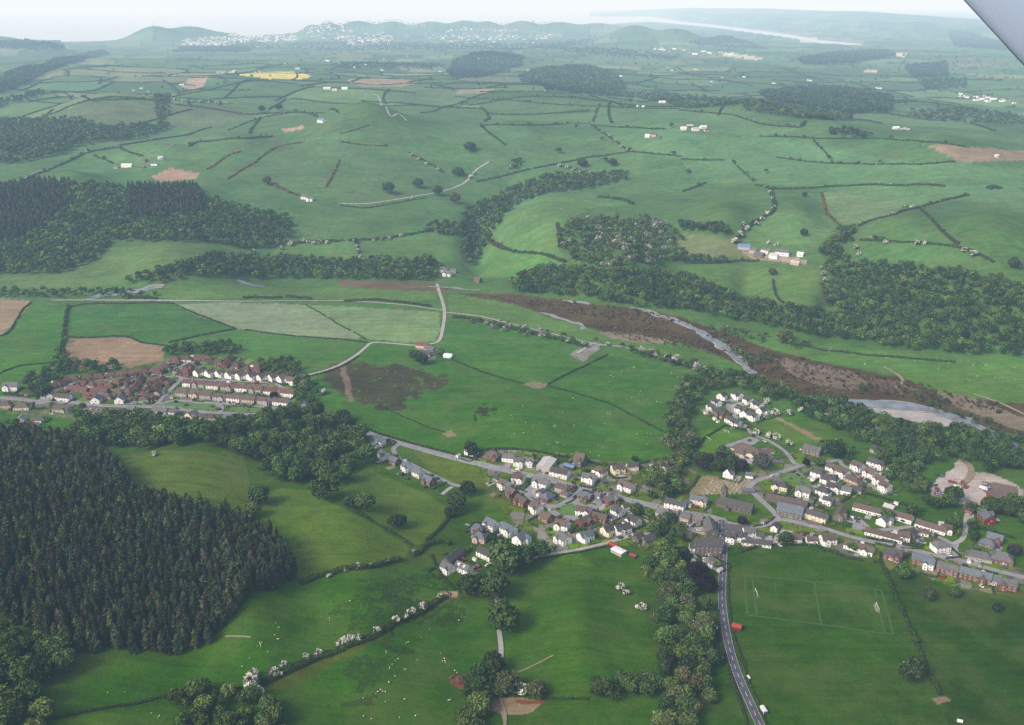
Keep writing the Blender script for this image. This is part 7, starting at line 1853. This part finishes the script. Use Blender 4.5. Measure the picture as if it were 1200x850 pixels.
def monument(x, y):
    P = place((x, y))[0]; mb = MB(); mb.box(-3, 3, -3, 3, -2, 3); mb.tube((0, 0, 3), (0, 0, 32), 2.6, 10, 0, 1.6); mb.box(-2.2, 2.2, -2.2, 2.2, 32, 34)
    tag(link('monument_column', mb.mesh('monument_column', MW['S']), None, tuple(P)), 'stone column monument on top of the rounded coastal hill', 'monument')
monument(180, 31.5)
# brown brushwood heap and muck heaps
def heap(x, y, rpx, mat, label, nm):
    P = place((x, y))[0]; r = rpx / px_scale(P); g = np.random.default_rng(int(x)); V = ICV.copy(); V = V * (1 + 0.35 * (g.random((len(V), 1)) - 0.5)); V = V * (r, r * 0.9, r * 0.32)
    n = 260; d = rand_dir(n, g, 0.0); C_ = d * (r, r * 0.9, r * 0.34); Vc, Q = cards(C_, unit(d + 0.6 * g.normal(size=d.shape)), 1.2, g)
    m = bpy.data.meshes.new(nm); m.from_pydata(np.concatenate([Vc, V]).tolist(), [], Q.tolist() + (ICF + len(Vc)).tolist()); m.materials.append(mat); tag(link(nm, m, None, tuple(P)), label, 'heap')
heap(538, 797, 9, surf_mat('dead_brush', (116, 88, 74), (94, 72, 62), 1.5, 0.9, 0.1), 'reddish brown brushwood heap in the sheep pasture beside the track', 'brush_heap')
heap(522, 697, 6, surf_mat('pale_brush', (176, 150, 128), (150, 128, 108), 1.5, 0.9, 0.1), 'pale felled brushwood at the end of the hawthorn hedge', 'brush_heap')
# sheep
def sheep_mesh():
    V, Fc = ICV, ICF; g = np.random.default_rng(1); mb = MB()
    b = V * (0.62, 0.34, 0.36) * (1 + 0.1 * (g.random((len(V), 1)) - 0.5)) + (0, 0, 0.68); mb.add(b.tolist(), Fc.tolist(), 0)
    hd = V * (0.17, 0.11, 0.13) + (0.72, 0, 0.78); mb.add(hd.tolist(), Fc.tolist(), 1); mb.tube((0.45, 0, 0.72), (0.68, 0, 0.8), 0.15, 6, 0, 0.1)
    for sx in (-0.36, 0.36):
        for sy in (-0.17, 0.17): mb.tube((sx, sy, 0.5), (sx, sy, 0.0), 0.06, 5, 1, 0.04)
    for s in (-1, 1): mb.tube((0.68, s * 0.1, 0.86), (0.64, s * 0.24, 0.84), 0.035, 4, 1)
    return mb.mesh('sheep', [surf_mat('wool', (226, 220, 206), (206, 200, 186), 3, 0.95, 0.05, True, 0.15), surf_mat('sheep_face', (200, 192, 180), (170, 162, 150), 3, 0.9, 0.1)], True)
SH = sheep_mesh()
def flock(s, n, lab, grp, seed, sc=0.85):
    g = np.random.default_rng(seed); poly = pts(s); Q = []
    while len(Q) < n:
        p = poly.min(0) + np.ptp(poly, axis=0) * g.random(2)
        if inside(poly, p[:1], p[1:])[0]: Q.append(p)
        if len(Q) < n and g.random() < 0.35 and Q: Q.append(Q[-1] + g.normal(size=2) * 2)
    for P in place(np.array(Q)): tag(link('sheep', SH, None, tuple(P), g.random() * 6.28, sc * (g.uniform(0.85, 1.05) if g.random() < 0.65 else 0.65)), lab, 'sheep', grp)
flock('420,790 480,740 540,712 572,700 575,760 540,840 400,845', 48, 'white sheep grazing the pasture below the hawthorn hedge', 'sheep below the hawthorn hedge', 1)
flock('110,815 240,775 330,720 380,700 420,705 380,740 290,790 200,810', 26, 'white sheep on the slope between the plantation and the hawthorn hedge', 'sheep on the plantation slope', 2)
flock('100,842 200,825 280,820 260,848', 14, 'white sheep grazing beneath the brown stone bank', 'sheep under the stone bank', 3)
flock('600,480 650,458 740,490 770,520 700,540 620,520 580,510', 62, 'white sheep scattered over the big bright valley pasture', 'sheep of the big valley pasture', 4)
flock('690,430 760,428 810,440 790,490 720,465', 36, 'white sheep in the bright pasture below the railway hedge', 'sheep below the railway hedge', 5)
flock('930,402 1040,414 1190,430 1190,455 1060,438 960,420', 62, 'white sheep across the long river pasture under the valley wood', 'sheep of the long river pasture', 6)
flock('590,255 650,235 720,230 700,240 650,280 600,290', 22, 'white sheep on the pale pasture above the knoll', 'sheep above the knoll', 7)
flock('20,380 60,370 60,430 10,440', 12, 'white sheep in the green field beside the brown field', 'sheep beside the brown field', 8)
flock('0,488 30,486 40,505 0,508', 8, 'white sheep in the small field by the red roofed house', 'sheep by the red roofed house', 9)
# poles along the road, garden bushes
def pole_mesh():
    mb = MB(); mb.tube((0, 0, -0.5), (0, 0, 8.5), 0.14, 7, 0, 0.1); mb.box(-0.8, 0.8, -0.06, 0.06, 7.7, 7.85); [mb.tube((x, 0, 7.85), (x, 0, 8.05), 0.05, 5) for x in (-0.7, 0.7, -0.35, 0.35)]
    return mb.mesh('telegraph_pole', MBARK)
PM = pole_mesh()
for i, (x, y) in enumerate([(557, 546), (535, 541), (488, 530), (741, 594), (853, 700), (1194, 700), (1005, 500)]):
    tag(link('telegraph_pole', PM, None, tuple(place((x, y))[0]), 0.5), ['wooden pole on the main road verge by the brown roofed house', 'wooden pole on the main road verge above the rough field', 'wooden pole on the verge at the service road mouth', 'wooden pole on the verge above the estate gardens', 'wooden pole beside the winding road near the pitch', 'wooden pole below the last brick house', 'wooden pole at the riverside car park'][i], 'pole')
def bushes(s, n, lab, grp, seed, kinds=('oak', 'light', 'dark', 'willow', 'brown', 'light', 'yellow'), rm=(1.0, 2.9)):
    g = np.random.default_rng(seed); poly = pts(s); Q = []
    while len(Q) < n:
        p = poly.min(0) + np.ptp(poly, axis=0) * g.random(2)
        if inside(poly, p[:1], p[1:])[0]: Q.append(p)
    for P in place(np.array(Q)):
        if any((P[0] - h_[0]) ** 2 + (P[1] - h_[1]) ** 2 < h_[2] ** 2 for h_ in FOOT): continue
        k = kinds[g.integers(len(kinds))]; r = g.uniform(*rm)
        o = empty('garden_bush', (P[0], P[1], P[2] - 0.25 * r), g.random() * 6.28, (r, r, r * 0.8)); link('trunk', BTRUNK[0], o); link('crown', BROAD[g.integers(6)], o, color=tint(k)); tag(o, lab, 'bush', grp)
FOOT = [(o.location.x, o.location.y, 6.5) for o in COL.objects if o.get('category') in ('house', 'car', 'barn', 'shed', 'school', 'hall', 'garage', 'cottage', 'van', 'church')]
for C in LINES.values(): FOOT += [(a, b, 4.6) for a, b in C[::1]]
bushes('570,550 650,560 700,575 760,592 760,630 690,640 640,628 600,596', 55, 'small leafy shrub in the gardens of the little estate', 'shrubs of the little estate gardens', 51)
bushes('548,528 700,540 790,545 830,585 760,585 640,556', 60, 'small leafy shrub in the gardens above the main road', 'shrubs above the main road', 52)
bushes('880,560 1000,545 1040,580 990,600 900,600', 45, 'small leafy shrub in the old village gardens by the chapel', 'shrubs of the old village gardens', 53)
bushes('920,628 1000,600 1110,615 1130,650 1190,660 1190,690 1040,655 960,640', 50, 'small leafy shrub in the gardens along the village road', 'shrubs along the village road', 54)
bushes('0,460 100,442 200,425 350,440 350,478 200,490 60,486', 70, 'small leafy shrub in the gardens of the red roofed estate', 'shrubs of the red roofed estate', 55, rm=(1.2, 2.8))
bushes('430,522 445,526 510,568 500,575 440,540', 16, 'small shrub behind the descending service road houses', 'shrubs behind the service road houses', 56)
bushes('515,640 600,640 590,665 540,680 520,680', 12, 'small shrub around the white farmhouse', 'shrubs around the white farmhouse', 57)
bushes('770,610 835,615 835,700 790,690 770,650', 30, 'small leafy shrub in the gardens behind the stone hall', 'shrubs behind the stone hall', 58, rm=(1.2, 3))
bushes('850,500 905,470 900,510 880,520', 16, 'small shrub beside the white cul-de-sac', 'shrubs beside the white cul-de-sac', 59)
bushes('560,345 760,365 880,405 1040,445 1160,475 1180,490 1000,458 880,440 800,402 680,380', 40, 'low gorse and bramble bush on the brown river flats', 'bushes of the river flats', 60, ('gorse', 'bramble', 'gorse', 'oak', 'brown'), (1.2, 3.2))
